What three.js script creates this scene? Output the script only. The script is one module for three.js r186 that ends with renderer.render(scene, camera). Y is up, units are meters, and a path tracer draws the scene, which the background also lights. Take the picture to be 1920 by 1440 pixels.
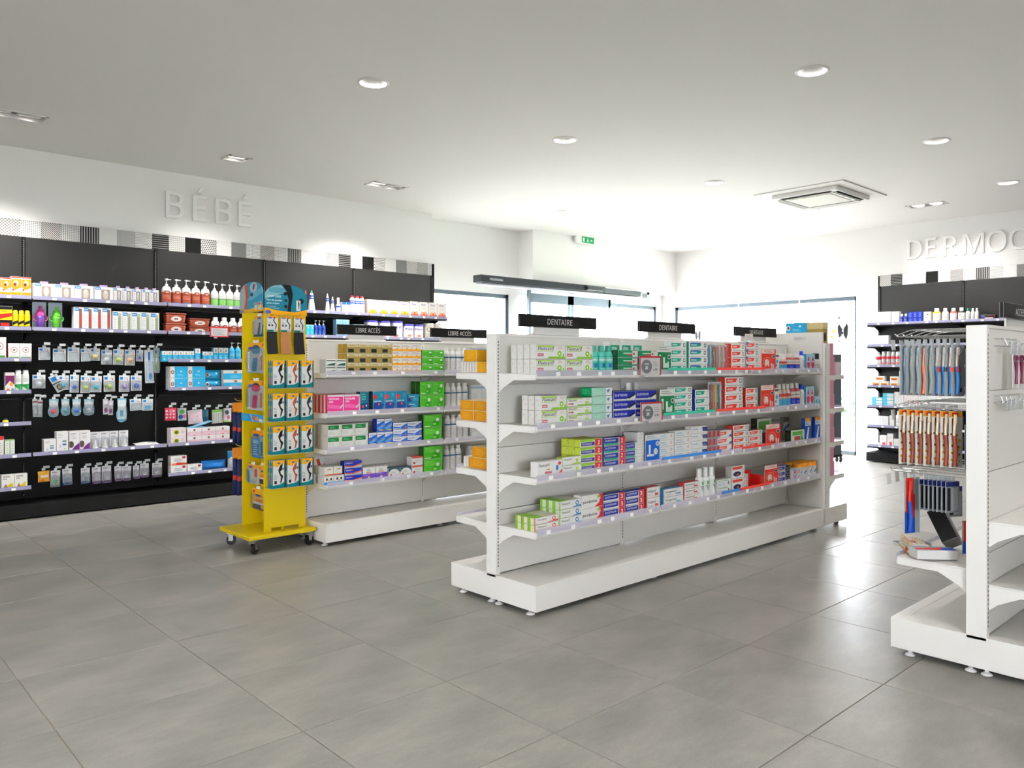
import * as THREE from 'three';
import { mergeGeometries, mergeVertices } from 'three/addons/utils/BufferGeometryUtils.js';
import { FontLoader } from 'three/addons/loaders/FontLoader.js';
import { TextGeometry } from 'three/addons/geometries/TextGeometry.js';
import { RoundedBoxGeometry } from 'three/addons/geometries/RoundedBoxGeometry.js';
import { RectAreaLightUniformsLib } from 'three/addons/lights/RectAreaLightUniformsLib.js';
import { createNoise2D } from 'simplex-noise';

// ---------- camera, sky, exposure ----------
const scene = new THREE.Scene();
const renderer = new THREE.WebGLRenderer({ antialias: true });
renderer.toneMapping = THREE.LinearToneMapping;
renderer.toneMappingExposure = 0.8;
renderer.shadowMap.enabled = true;
RectAreaLightUniformsLib.init();
const camera = new THREE.PerspectiveCamera(51.9, 4 / 3, 0.05, 200);
camera.position.set(0, 1.243, 0);
camera.rotation.y = -(Math.PI / 2 - 0.8016);
camera.setViewOffset(1920, 1440, -64.55, 38.26, 1920, 1440);      // level camera with a shifted lens
const SKY = 48;                                                     // bright overcast sky
scene.background = new THREE.Color(0.94, 0.975, 1.03).multiplyScalar(SKY);
const LAMP = 0.3;                                                  // scale of all ceiling lamps
// ---------- helpers ----------
let seed = 7;
const rnd = () => { seed = (seed * 1664525 + 1013904223) % 4294967296; return seed / 4294967296; };
const V3 = (x, y, v) => new THREE.Vector3(x, y, -v);               // v runs away from the camera, to the left wall
const used = {};
function numbered(n) { const k = used[n] = (used[n] ?? -1) + 1; return k ? `${n}_${String(k).padStart(3, '0')}` : n; }
const mats = {};
function mat(color, roughness = 0.5, o = {}) {
  const k = color + '|' + roughness + JSON.stringify(o);
  return mats[k] ??= new THREE.MeshPhysicalMaterial({ color, roughness, ...o });
}
const clear = (color = '#ffffff', t = 0.9, r = 0.12) => mat(color, r, { transmission: t, thickness: 0, ior: 1.3 });
function mesh(name, geo, material, parent, pos, rotY) {
  const m = new THREE.Mesh(geo, material); m.name = name; m.castShadow = m.receiveShadow = true;
  if (pos) m.position.set(...pos);
  if (rotY) m.rotation.y = rotY;
  parent?.add(m);
  return m;
}
function tag(o, label, category, group) {
  o.userData.label = label; o.userData.category = category;
  if (group) o.userData.group = group;
  return o;
}
function thing(name, label, category, pos = [0, 0, 0], rotY = 0, group) {
  const g = new THREE.Group(); g.name = numbered(name); g.position.set(...pos); g.rotation.y = rotY;
  tag(g, label, category, group); scene.add(g); return g;
}
function structure(name, geo, m, pos) { const o = mesh(name, geo, m, scene, pos); o.userData.kind = 'structure'; return o; }
const bx = (w, h, d, x = 0, y = 0, z = 0) => new THREE.BoxGeometry(w, h, d).translate(x, y, z);
// a box between corners given as x, y, v ranges
const span = (x0, x1, y0, y1, v0, v1) => bx(x1 - x0, y1 - y0, v1 - v0, (x0 + x1) / 2, (y0 + y1) / 2, -(v0 + v1) / 2);
const rbx = (w, h, d, r, x = 0, y = 0, z = 0) => new RoundedBoxGeometry(w, h, d, 1, r).translate(x, y, z);
const rspan = (x0, x1, y0, y1, v0, v1, r = 0.003) => rbx(x1 - x0, y1 - y0, v1 - v0, r, (x0 + x1) / 2, (y0 + y1) / 2, -(v0 + v1) / 2);
const cyl = (r0, r1, h, seg = 16, x = 0, y = 0, z = 0) => new THREE.CylinderGeometry(r0, r1, h, seg).translate(x, y, z);
const lathe = (pts, seg = 20) => new THREE.LatheGeometry(pts.map((p) => new THREE.Vector2(p[0], p[1])), seg);
const merge = (a) => mergeGeometries(a.map((g) => { const h = g.index ? g.toNonIndexed() : g; for (const k of Object.keys(h.attributes)) if (!['position', 'normal', 'uv'].includes(k)) h.deleteAttribute(k); return h; }));
function extrude(pts, depth, bevel = 0) {
  const s = new THREE.Shape(pts.map((p) => new THREE.Vector2(p[0], p[1])));
  return new THREE.ExtrudeGeometry(s, { depth, bevelEnabled: bevel > 0, bevelSize: bevel, bevelThickness: bevel, bevelSegments: 1, curveSegments: 10 });
}
const tube = (pts, r, seg = 12, rad = 6) => new THREE.TubeGeometry(new THREE.CatmullRomCurve3(pts.map((p) => new THREE.Vector3(...p)), false, 'catmullrom', 0.1), seg, r, rad);

// ---------- print atlas: the flat print of every package ----------
const AT = 2048, atlas = document.createElement('canvas'); atlas.width = atlas.height = AT;
const ctx = atlas.getContext('2d'); ctx.fillStyle = '#dddddd'; ctx.fillRect(0, 0, AT, AT);
const queue = [], cells = {};
function paintbox(x, y, w, h) {
  const c = ctx;
  return {
    r(a, b, ww, hh, col) { c.fillStyle = col; c.fillRect(x + a * w, y + b * h, ww * w, hh * h); },
    e(a, b, ra, rb, col) { c.fillStyle = col; c.beginPath(); c.ellipse(x + a * w, y + b * h, ra * w, rb * h, 0, 0, 7); c.fill(); },
    o(a, b, ra, rb, col, lw) { c.strokeStyle = col; c.lineWidth = lw * h; c.beginPath(); c.ellipse(x + a * w, y + b * h, ra * w, rb * h, 0, 0, 7); c.stroke(); },
    p(pts, col) { c.fillStyle = col; c.beginPath(); pts.forEach((q, i) => c[i ? 'lineTo' : 'moveTo'](x + q[0] * w, y + q[1] * h)); c.closePath(); c.fill(); },
    s(pts, col, lw) { c.strokeStyle = col; c.lineWidth = lw * h; c.lineCap = c.lineJoin = 'round'; c.beginPath(); pts.forEach((q, i) => c[i ? 'lineTo' : 'moveTo'](x + q[0] * w, y + q[1] * h)); c.stroke(); },
    t(str, a, b, size, col, ww = 1, style = 'bold', align = 'left') {
      c.fillStyle = col; c.font = `${style} ${Math.max(4, size * h)}px sans-serif`; c.textAlign = align; c.textBaseline = 'middle'; c.fillText(str, x + a * w, y + b * h, ww * w);
    },
    // lines of small print
    l(a, b, ww, n, step, col) { for (let i = 0; i < n; i++) { c.fillStyle = col; c.fillRect(x + a * w, y + (b + i * step) * h, ww * w * (0.7 + 0.3 * ((i * 37) % 10) / 10), Math.max(1, step * h * 0.35)); } },
  };
}
function cell(key, w, h, bg, draw) { queue.push({ key, w, h, bg, draw }); }
function packAtlas() {
  queue.sort((a, b) => b.h - a.h);
  let x = 2, y = 2, row = 0;
  for (const q of queue) {
    if (x + q.w + 6 > AT) { x = 2; y += row + 6; row = 0; }
    if (y + q.h + 4 > AT) throw new Error('atlas full');
    ctx.save(); ctx.fillStyle = q.bg; ctx.fillRect(x - 2, y - 2, q.w + 4, q.h + 4);
    ctx.beginPath(); ctx.rect(x - 2, y - 2, q.w + 4, q.h + 4); ctx.clip();
    q.draw?.(paintbox(x, y, q.w, q.h)); ctx.restore();
    cells[q.key] = [x / AT, 1 - (y + q.h) / AT, (x + q.w) / AT, 1 - y / AT];
    x += q.w + 6; row = Math.max(row, q.h);
  }
  console.log('atlas used to', y + row);
}
const atlasTexture = new THREE.CanvasTexture(atlas); atlasTexture.colorSpace = THREE.SRGBColorSpace; atlasTexture.anisotropy = 8;
const print = new THREE.MeshPhysicalMaterial({ map: atlasTexture, roughness: 0.45, color: '#e9e9e9', specularIntensity: 0.4 });
const printGloss = new THREE.MeshPhysicalMaterial({ map: atlasTexture, roughness: 0.25 });
const uvAt = (c, u, v) => [c[0] + (c[2] - c[0]) * u, c[1] + (c[3] - c[1]) * v];

// chamfered carton, base at y = 0, centred on x and z; front face +z shows cell f, sides s, top t
function carton(w, h, d, f, s = f, t = s, b = Math.min(0.0015, w / 12, d / 12)) {
  const H = [w / 2, h / 2, d / 2], P = [], U = [];
  const vert = (sg, a) => sg.map((q, i) => q * (i === a ? H[i] : H[i] - b));
  const uv = (sg, a) => {
    const c = a === 2 ? f : a === 1 ? t : s;
    const u = a === 0 ? (sg[0] > 0 ? (1 - sg[2]) / 2 : (1 + sg[2]) / 2) : a === 2 ? (sg[2] > 0 ? (1 + sg[0]) / 2 : (1 - sg[0]) / 2) : (1 + sg[0]) / 2;
    return uvAt(c, u, a === 1 ? (1 - sg[2]) / 2 : (1 + sg[1]) / 2);
  };
  const tri = (q) => {
    const [p0, p1, p2] = q.map(([sg, a]) => new THREE.Vector3(...vert(sg, a)));
    const n = p1.clone().sub(p0).cross(p2.clone().sub(p0)), out = n.dot(p0.clone().add(p1).add(p2)) > 0 ? q : [q[0], q[2], q[1]];
    for (const [sg, a] of out) { const p = vert(sg, a); P.push(p[0], p[1] + h / 2, p[2]); U.push(...uv(sg, a)); }
  };
  const quad = (a, b2, c, d2) => { tri([a, b2, c]); tri([a, c, d2]); };
  const S = [-1, 1];
  for (let a = 0; a < 3; a++) for (const s0 of S) {
    const o = [(a + 1) % 3, (a + 2) % 3];
    const mk = (i, j) => { const g = [0, 0, 0]; g[a] = s0; g[o[0]] = i; g[o[1]] = j; return [g, a]; };
    quad(mk(-1, -1), mk(1, -1), mk(1, 1), mk(-1, 1));
  }
  for (let c = 0; c < 3; c++) for (const i of S) for (const j of S) {
    const a = (c + 1) % 3, b2 = (c + 2) % 3;
    const mk = (k, ax) => { const g = [0, 0, 0]; g[c] = k; g[a] = i; g[b2] = j; return [g, ax]; };
    quad(mk(-1, a), mk(1, a), mk(1, b2), mk(-1, b2));
  }
  for (const i of S) for (const j of S) for (const k of S) tri([[[i, j, k], 0], [[i, j, k], 1], [[i, j, k], 2]]);
  const g = new THREE.BufferGeometry();
  g.setAttribute('position', new THREE.Float32BufferAttribute(P, 3)); g.setAttribute('uv', new THREE.Float32BufferAttribute(U, 2)); g.computeVertexNormals();
  return g;
}
// curved label band round a bottle of radii rx, rz, facing +z
function band(rx, rz, y0, y1, c, arc = Math.PI * 1.05, rx1 = rx, rz1 = rz) {
  const P = [], U = [], I = [], n = 14;
  for (let i = 0; i <= n; i++) {
    const t = -arc / 2 + arc * i / n;
    P.push(rx * Math.sin(t), y0, rz * Math.cos(t), rx1 * Math.sin(t), y1, rz1 * Math.cos(t));
    U.push(...uvAt(c, i / n, 0), ...uvAt(c, i / n, 1));
    if (i < n) { const k = i * 2; I.push(k, k + 2, k + 3, k, k + 3, k + 1); }
  }
  const g = new THREE.BufferGeometry(); g.setAttribute('position', new THREE.Float32BufferAttribute(P, 3)); g.setAttribute('uv', new THREE.Float32BufferAttribute(U, 2));
  g.setIndex(I); g.computeVertexNormals(); return g;
}

// ---------- the products ----------
// kind: [name, category, description, shape, depth, print width, print height, print ground, drawing, options]
const W = '#f4f3ef', swoosh = (p, y0, col) => p.p([[0.35, 1], [0.45, y0 + 0.1], [0.75, y0 + 0.12], [0.97, y0 - 0.2], [1, 1]], col);
const fluo = (col, brand = '#3a4a3c') => (p) => {
  p.r(0.02, 0.04, 0.6, 0.1, '#a9d93a'); p.t('Fluocaril', 0.03, 0.27, 0.34, brand, 0.6, 'italic bold'); p.r(0.03, 0.43, 0.56, 0.04, '#a9d93a');
  p.r(0.04, 0.62, 0.2, 0.2, '#c23a4c'); p.t('FORMAT', 0.05, 0.72, 0.13, '#fff', 0.17); p.l(0.75, 0.1, 0.18, 2, 0.1, '#d98');
  p.p([[0.38, 0.98], [0.42, 0.84], [1, 0.84], [1, 0.98]], col); p.e(0.8, 0.62, 0.075, 0.2, col); p.e(0.8, 0.62, 0.035, 0.09, '#e9f4c9'); p.e(0.94, 0.75, 0.03, 0.12, col);
};
const elm = (c1, tip) => (p) => {
  p.p([[0.06, 0.16], [0.68, 0.16], [0.6, 0.62], [0.06, 0.72]], c1); p.t('elmex', 0.12, 0.42, 0.36, '#fff', 0.44);
  p.l(0.1, 0.8, 0.4, 1, 0.1, '#b9c2c4'); p.r(0.8, 0.2, 0.12, 0.5, tip); p.e(0.86, 0.45, 0.04, 0.16, '#ffffff');
};
const elgy = (c2, badge) => (p) => {
  p.r(0, 0.06, 0.68, 0.7, '#1d2a92'); p.t('ELGYDIUM', 0.05, 0.38, 0.38, '#e8e6f4', 0.56); p.l(0.06, 0.62, 0.4, 1, 0.1, '#8f95d8'); p.r(0, 0.78, 0.68, 0.2, c2);
  p.e(0.68, 0.4, 0.03, 0.2, '#53c8d8'); if (badge) { p.r(0.72, 0, 0.27, 1, '#d9282e'); p.t(badge, 0.78, 0.5, 0.85, '#fff', 0.2); } else p.l(0.76, 0.2, 0.16, 3, 0.2, '#c9ccd4');
};
const gyl = (tip) => (p) => { p.t('Parogencyl', 0.08, 0.36, 0.34, '#3c4446', 0.66, 'italic bold'); p.r(0.62, 0.6, 0.25, 0.24, tip); p.l(0.1, 0.68, 0.4, 2, 0.12, '#c9b5b5'); p.r(0, 0, 0.03, 1, tip); };
const pic = (c1, c2) => (p) => { p.t('Picot', 0.18, 0.17, 0.16, '#5a4fb0', 0.7, 'italic bold'); p.e(0.5, 0.85, 0.42, 0.2, c1); p.e(0.3, 0.72, 0.14, 0.1, c2); p.e(0.68, 0.7, 0.13, 0.1, c2); p.r(0, 0.94, 1, 0.06, c1); p.r(0.86, 0, 0.14, 0.05, '#e8623c'); p.l(0.25, 0.36, 0.5, 2, 0.06, '#d7c9c0'); };
const mam = (win, lines = '#bbb') => (p) => { p.r(0.06, 0.02, 0.3, 0.16, '#1f7fd4'); p.t('MAM', 0.09, 0.1, 0.09, '#fff', 0.25); p.r(0.38, 0.16, 0.46, 0.7, win); p.e(0.61, 0.5, 0.14, 0.3, '#cfc6bd'); p.e(0.61, 0.32, 0.1, 0.1, '#e5ded6'); p.l(0.06, 0.3, 0.24, 5, 0.1, lines); };
const lotion = (col) => (p) => { p.e(0.4, 0.25, 0.07, 0.05, col); p.l(0.2, 0.42, 0.6, 2, 0.08, '#8a8a88'); p.r(0.92, 0, 0.08, 1, col); p.r(0, 0, 0.04, 1, col); };
const sky2 = (p) => { p.r(0, 0, 1, 0.36, '#f2f0ec'); p.e(0.5, 0.2, 0.16, 0.09, '#7a4a3a'); p.e(0.5, 0.2, 0.1, 0.05, '#e3c8b8'); p.l(0.2, 0.55, 0.6, 2, 0.14, '#a5dff2'); p.e(0.5, 0.82, 0.12, 0.06, '#fff'); };
const tube4 = (c) => (p) => { p.r(0, 0, 1, 0.2, c); p.l(0.15, 0.45, 0.6, 4, 0.1, '#c8ccd4'); };
const bubbleCard = (c1) => (p) => { p.r(0, 0, 1, 0.3, '#eef0f2'); p.r(0.08, 0.08, 0.28, 0.18, '#1f7fd4'); p.l(0.45, 0.1, 0.42, 2, 0.09, '#b9c0c6'); p.e(0.8, 0.24, 0.05, 0.04, c1); };
const avent = (c1) => (p) => { p.r(0, 0, 1, 0.3, '#e9e8ec'); p.t('AVENT', 0.14, 0.12, 0.12, '#555', 0.7); p.l(0.16, 0.24, 0.6, 2, 0.06, '#8a8694'); p.r(0, 0.84, 1, 0.16, c1); };
const K = {
  fluoBig: ['toothpaste_carton', 'carton', 'wide white carton with lime swoosh', 'box', 0.045, 150, 58, W, fluo('#86c91e'), { side: '#e9e7e1', marks: 1 }],
  fluoSlim: ['toothpaste_carton', 'carton', 'slim white carton with lime swoosh', 'box', 0.04, 150, 36, W, fluo('#86c91e'), { side: '#86c91e' }],
  tealWash: ['mouthwash_bottle', 'bottle', 'teal mouthwash bottle', 'bottle', 0.045, 50, 60, '#3fc0a8', (p) => { p.r(0.1, 0.1, 0.8, 0.35, '#7fd6c6'); p.t('meridol', 0.12, 0.28, 0.2, '#fff', 0.76); p.r(0.35, 0.55, 0.25, 0.3, '#2767b8'); p.l(0.15, 0.9, 0.7, 1, 0.1, '#d9f3ee'); }, { body: '#4cc4ae', cap: '#27a38c', y0: 0.12, y1: 0.62 }],
  greenBrush: ['toothbrush_carton', 'carton', 'green toothbrush carton', 'box', 0.05, 120, 40, '#0f8f58', (p) => { p.r(0, 0, 0.06, 1, '#0a6b42'); p.r(0.25, 0.34, 0.45, 0.16, '#dfeee4'); p.r(0.42, 0.56, 0.3, 0.16, '#d9474a'); p.r(0.72, 0.05, 0.28, 0.9, '#e6ebe6'); p.e(0.8, 0.5, 0.05, 0.2, '#d9474a'); }, { side: '#0b5f3e' }],
  whiteGreen: ['toothpaste_carton', 'carton', 'tall white carton with green label', 'box', 0.05, 60, 60, W, (p) => { p.r(0.1, 0.1, 0.8, 0.22, '#27a37c'); p.t('elmex', 0.2, 0.21, 0.16, '#fff', 0.6); p.l(0.15, 0.45, 0.7, 3, 0.12, '#cfd4d0'); }, {}],
  sens: ['toothpaste_carton', 'carton', 'white carton with teal wordmark', 'box', 0.05, 130, 36, W, elm('#1fae94', '#3c4a4a'), { side: '#e6e8e6' }],
  sensGreen: ['toothpaste_carton', 'carton', 'short white carton with green wordmark', 'box', 0.05, 130, 36, W, elm('#12a184', '#bfe3da'), { side: '#1f3aa0' }],
  sensBlue: ['toothpaste_carton', 'carton', 'white carton with blue and teal wordmark', 'box', 0.05, 130, 36, W, (p) => { elm('#16a08e', '#3c4a5a')(p); p.r(0.1, 0.1, 0.5, 0.16, '#2f55c0'); }, { side: '#13a07a' }],
  elm: ['toothpaste_carton', 'carton', 'white carton with red wordmark', 'box', 0.05, 130, 36, W, elm('#e8402f', '#4a5a60'), { side: '#d8372a' }],
  elmWide: ['toothpaste_carton', 'carton', 'large white carton with red wordmark', 'box', 0.05, 150, 44, W, elm('#e8402f', '#4a5a60'), { side: '#d8372a' }],
  elmKid: ['toothpaste_carton', 'carton', 'white carton with red wordmark and blue corner', 'box', 0.05, 130, 40, W, (p) => { elm('#e8402f', '#46688c')(p); p.p([[0, 0], [0.2, 0], [0, 0.5]], '#2f6fc0'); }, { side: '#dfe3ea' }],
  elmJunior: ['toothpaste_carton', 'carton', 'white carton with red mark and blue toe', 'box', 0.05, 130, 46, W, (p) => { elm('#ec5240', '#f4f3ef')(p); p.p([[0.8, 0.95], [0.84, 0.7], [1, 0.6], [1, 0.95]], '#2a63c8'); p.e(0.12, 0.25, 0.06, 0.12, '#93a4e0'); }, { side: '#c9cfe8' }],
  elmMini: ['toothpaste_carton', 'carton', 'small white carton with red wordmark', 'box', 0.04, 100, 32, W, elm('#e8402f', '#9aa'), {}],
  brush: ['toothbrush_pack', 'toothbrush', 'upright clear toothbrush pack', 'brush', 0.02, 20, 90, '#dfe9ec', (p) => { p.r(0, 0, 1, 0.2, '#cfd8dc'); p.r(0.2, 0.7, 0.6, 0.25, '#e6ecef'); }, { cols: ['#1f7fc8', '#d8dde2', '#12806a'] }],
  redBrush: ['toothbrush_pack', 'toothbrush', 'upright toothbrush pack with red lettering', 'brush', 0.02, 20, 90, '#ece6e4', (p) => { p.r(0, 0.1, 1, 0.08, '#d8655a'); p.r(0.1, 0.6, 0.2, 0.4, '#d8483c'); p.l(0.3, 0.3, 0.5, 5, 0.05, '#d0a8a2'); }, { cols: ['#e06a58', '#d9cfcc', '#e0b0a8', '#d84838'] }],
  colBrush: ['toothbrush_pack', 'toothbrush', 'upright pack with bright toothbrush', 'brush', 0.02, 20, 90, '#e4e8e8', (p) => { p.r(0, 0.62, 1, 0.34, '#eef0f0'); p.r(0.2, 0.66, 0.5, 0.24, '#d84838'); }, { cols: ['#7a3a30', '#e02c26', '#f0c818', '#107868', '#d8dcdc'] }],
  kidCarton: ['mouthwash_carton', 'carton', 'white carton with blue drops', 'box', 0.05, 44, 80, W, (p) => { p.r(0.1, 0.06, 0.8, 0.1, '#4a5058'); p.e(0.5, 0.45, 0.28, 0.12, '#3fb4e0'); p.e(0.3, 0.68, 0.16, 0.08, '#2a80c8'); p.r(0.1, 0.88, 0.8, 0.08, '#1f78c8'); }, {}],
  kidBottle: ['mouthwash_bottle', 'bottle', 'clear mouthwash bottle with sky-blue label', 'bottle', 0.045, 40, 50, '#dfe8ea', (p) => { p.r(0, 0.05, 1, 0.25, '#c8453c'); p.r(0, 0.3, 1, 0.18, '#e8e2d0'); p.r(0, 0.48, 1, 0.45, '#4aa8d8'); p.t('elmex', 0.1, 0.4, 0.2, '#444', 0.8); }, { body: '#d9b9b4', cap: '#e9e9e6', y0: 0.05, y1: 0.62 }],
  meri: ['mouthwash_bottle', 'bottle', 'mouthwash bottle with royal-blue label', 'bottle', 0.05, 56, 66, '#ece6e2', (p) => { p.t('meridol', 0.1, 0.22, 0.18, '#4a4a55', 0.8); p.r(0, 0.42, 1, 0.08, '#e87a30'); p.r(0, 0.48, 1, 0.42, '#1f36b8'); p.l(0.3, 0.66, 0.4, 2, 0.1, '#9fb0e8'); }, { body: '#a83a40', cap: '#e6e4e0', y0: 0.05, y1: 0.66 }],
  blueCap: ['mouthwash_bottle', 'bottle', 'white bottle with bright blue cap', 'bottle', 0.045, 40, 60, '#f0f0ee', (p) => { p.l(0.3, 0.2, 0.4, 6, 0.1, '#8a9090'); }, { body: '#ecebe8', cap: '#1a35d8', y0: 0.05, y1: 0.7 }],
  dropBox: ['mouthwash_carton', 'carton', 'light blue carton with red drop', 'box', 0.05, 56, 90, '#a9d8ec', (p) => { p.p([[0.5, 0.1], [0.75, 0.4], [0.9, 0.6], [0.8, 0.82], [0.5, 0.95], [0.2, 0.82], [0.1, 0.6], [0.25, 0.4]], '#c4283c'); p.r(0.22, 0.42, 0.56, 0.1, '#e8c0c6'); p.r(0, 0.92, 1, 0.08, '#4aa4d8'); }, {}],
  blackCap: ['mouthwash_bottle', 'bottle', 'white bottle with black cap', 'bottle', 0.045, 40, 40, '#eceae6', (p) => { p.l(0.2, 0.3, 0.6, 3, 0.2, '#8c8c8a'); }, { body: '#dddbd6', cap: '#1c1c1e', capH: 0.35, y0: 0.05, y1: 0.5 }],
  mint: ['toothpaste_carton', 'carton', 'mint green carton with white end', 'box', 0.09, 140, 36, '#9adcc0', (p) => { p.r(0, 0, 0.7, 1, '#a9e0c8'); p.l(0.06, 0.3, 0.5, 3, 0.22, '#c9efe0'); p.r(0.7, 0, 0.3, 1, '#f2f3f0'); p.p([[0.74, 0.3], [0.8, 0.7], [0.9, 0.2]], '#3a6fc0'); }, { side: '#17a060' }],
  zen: ['toothpaste_carton', 'carton', 'royal blue carton with white wave', 'box', 0.05, 150, 44, '#1c2aa0', (p) => { p.t('ELGYDIUM', 0.05, 0.42, 0.38, '#dfe0f2', 0.58); p.p([[0.1, 1], [0.55, 0.9], [1, 0.3], [1, 1]], '#f0f0ee'); p.p([[0.62, 0.75], [1, 0.2], [1, 0.42], [0.7, 0.86]], '#14151f'); p.r(0, 0.86, 0.55, 0.14, '#f0f0ee'); }, { side: '#1a2488' }],
  rinse: ['mouthwash_bottle', 'bottle', 'tall dark bottle with white cap', 'bottle', 0.07, 40, 60, '#20302c', null, { body: '#1d2a2a', cap: '#eeeeec', capH: 0.24, y0: 0.1, y1: 0.5 }],
  blueBits: ['floss_carton', 'carton', 'tiny pale blue carton', 'box', 0.04, 40, 40, '#bfe4f0', (p) => { p.p([[0, 1], [0.5, 0.2], [1, 1]], '#4ab4d8'); p.l(0.2, 0.15, 0.6, 2, 0.1, '#fff'); }, {}],
  fluoJunior: ['toothpaste_carton', 'carton', 'white carton with blue and red dots', 'box', 0.05, 150, 60, W, (p) => { p.t('Fluocaril', 0.04, 0.24, 0.26, '#4a5a4c', 0.56, 'italic bold'); p.r(0.36, 0.5, 0.14, 0.08, '#e0a040'); p.r(0.3, 0.68, 0.28, 0.16, '#c86a70'); p.e(0.8, 0.5, 0.05, 0.2, '#2f7cc8'); p.e(0.9, 0.2, 0.06, 0.12, '#d84050'); p.p([[0.7, 0.98], [0.9, 0.8], [1, 0.6], [1, 0.98]], '#e0483c'); }, {}],
  fluoLime: ['toothpaste_carton', 'carton', 'pale carton with lime leaf', 'box', 0.045, 130, 44, W, (p) => { p.t('Fluocaril', 0.05, 0.3, 0.3, '#5a6a4c', 0.6, 'italic bold'); p.e(0.78, 0.5, 0.07, 0.24, '#c3d84a'); p.p([[0.4, 0.98], [0.7, 0.8], [1, 0.78], [1, 0.98]], '#b4d63a'); }, { side: '#b9d838', top: '#b9d838' }],
  elgLime: ['toothpaste_carton', 'carton', 'lime striped carton with navy label', 'box', 0.045, 150, 38, '#e8efd0', (p) => { p.p([[0, 0], [0.9, 0], [0.5, 0.26], [0, 0.3]], '#8fd028'); p.r(0.04, 0.36, 0.6, 0.5, '#333c90'); p.t('ELGYDIUM', 0.08, 0.6, 0.34, '#dfe2f4', 0.5); p.r(0.66, 0.04, 0.32, 0.92, '#d8303a'); p.t('2', 0.78, 0.52, 0.75, '#fff', 0.2); }, { side: '#c9d838' }],
  elgBlue: ['toothpaste_carton', 'carton', 'royal blue carton with green stripe', 'box', 0.05, 150, 38, W, elgy('#18b87c', '2'), { side: '#1d2a92' }],
  elgBlueSlim: ['toothpaste_carton', 'carton', 'short blue carton with green stripe', 'box', 0.05, 110, 38, W, elgy('#18b87c'), { side: '#1d2a92' }],
  elgNavy: ['toothpaste_carton', 'carton', 'navy carton with red number badge', 'box', 0.05, 150, 42, W, elgy('#f2f2f0', '3'), { side: '#1d2a92' }],
  whiteEnd: ['toothpaste_carton', 'carton', 'white carton standing on end', 'box', 0.1, 36, 100, W, (p) => { p.l(0.3, 0.06, 0.5, 9, 0.1, '#cfd0cc'); p.r(0, 0, 0.08, 1, '#dcdcd8'); }, {}],
  sensi: ['toothpaste_carton', 'carton', 'white carton with pale blue wordmark', 'box', 0.05, 130, 36, W, (p) => { p.t('meridol', 0.08, 0.36, 0.36, '#86b4d8', 0.55); p.r(0.06, 0.66, 0.5, 0.12, '#a8cfe4'); p.o(0.82, 0.45, 0.05, 0.18, '#c85a50', 0.06); }, {}],
  sensiNavy: ['toothpaste_carton', 'carton', 'white carton with navy end block', 'box', 0.05, 130, 36, W, (p) => { p.t('meridol', 0.05, 0.4, 0.34, '#8f9fd0', 0.5); p.p([[0.66, 0.2], [1, 0.2], [1, 0.8], [0.72, 0.8]], '#232f78'); p.l(0.74, 0.4, 0.2, 2, 0.2, '#aab'); }, {}],
  redEnd: ['toothpaste_carton', 'carton', 'dark carton showing red end', 'box', 0.05, 44, 44, '#8f9494', (p) => { p.r(0.2, 0.1, 0.55, 0.8, '#c42a2c'); p.r(0, 0, 0.12, 1, '#3a3c40'); }, { side: '#5a5c60' }],
  greenBox: ['bandage_carton', 'carton', 'green and white carton with red label', 'box', 0.05, 90, 80, '#dfe8d8', (p) => { p.r(0.1, 0.1, 0.75, 0.34, '#5cae4a'); p.r(0.24, 0.54, 0.44, 0.4, '#b8343a'); p.p([[0.68, 0.9], [0.78, 0.4], [0.95, 0.9]], '#3aa03c'); }, { side: '#2d3a24' }],
  interBlue: ['toothbrush_pack', 'carton', 'tall blue toothbrush carton', 'box', 0.03, 44, 100, '#2450b0', (p) => { p.r(0, 0, 1, 0.14, '#e8932a'); p.r(0, 0.14, 1, 0.2, '#dfe6f0'); p.p([[0.2, 0.95], [0.5, 0.4], [0.75, 0.42], [0.5, 0.95]], '#eef2f6'); p.l(0.1, 0.2, 0.7, 2, 0.06, '#4a6ab8'); }, {}],
  greyBox: ['toothbrush_pack', 'carton', 'grey toothbrush carton', 'box', 0.03, 44, 90, '#b9b4ae', (p) => { p.r(0, 0, 1, 0.2, '#5a5650'); p.p([[0, 0.5], [1, 0.24], [1, 0.4], [0, 0.6]], '#2a4a90'); }, {}],
  fluoRed: ['toothpaste_carton', 'carton', 'white carton with red ring', 'box', 0.045, 140, 34, W, (p) => { p.t('Fluocaril', 0.12, 0.36, 0.36, '#5f6a50', 0.48, 'italic bold'); p.p([[0.5, 0.95], [0.8, 0.76], [1, 0.7], [1, 0.95]], '#e0443c'); p.o(0.82, 0.46, 0.06, 0.24, '#e0443c', 0.13); p.r(0, 0, 0.04, 1, '#e88a4a'); }, { side: '#e8e4c8', stripe: '#86c91e' }],
  fluoBlue: ['toothpaste_carton', 'carton', 'white carton with blue ring', 'box', 0.045, 140, 36, W, (p) => { p.t('Fluocaril', 0.1, 0.36, 0.36, '#5f6a50', 0.48, 'italic bold'); p.p([[0.55, 0.95], [0.8, 0.78], [1, 0.72], [1, 0.95]], '#2f80c8'); p.o(0.82, 0.44, 0.06, 0.24, '#2f80c8', 0.13); p.r(0, 0, 0.04, 1, '#86c91e'); }, { side: '#e8ead8', stripe: '#86c91e' }],
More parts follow.
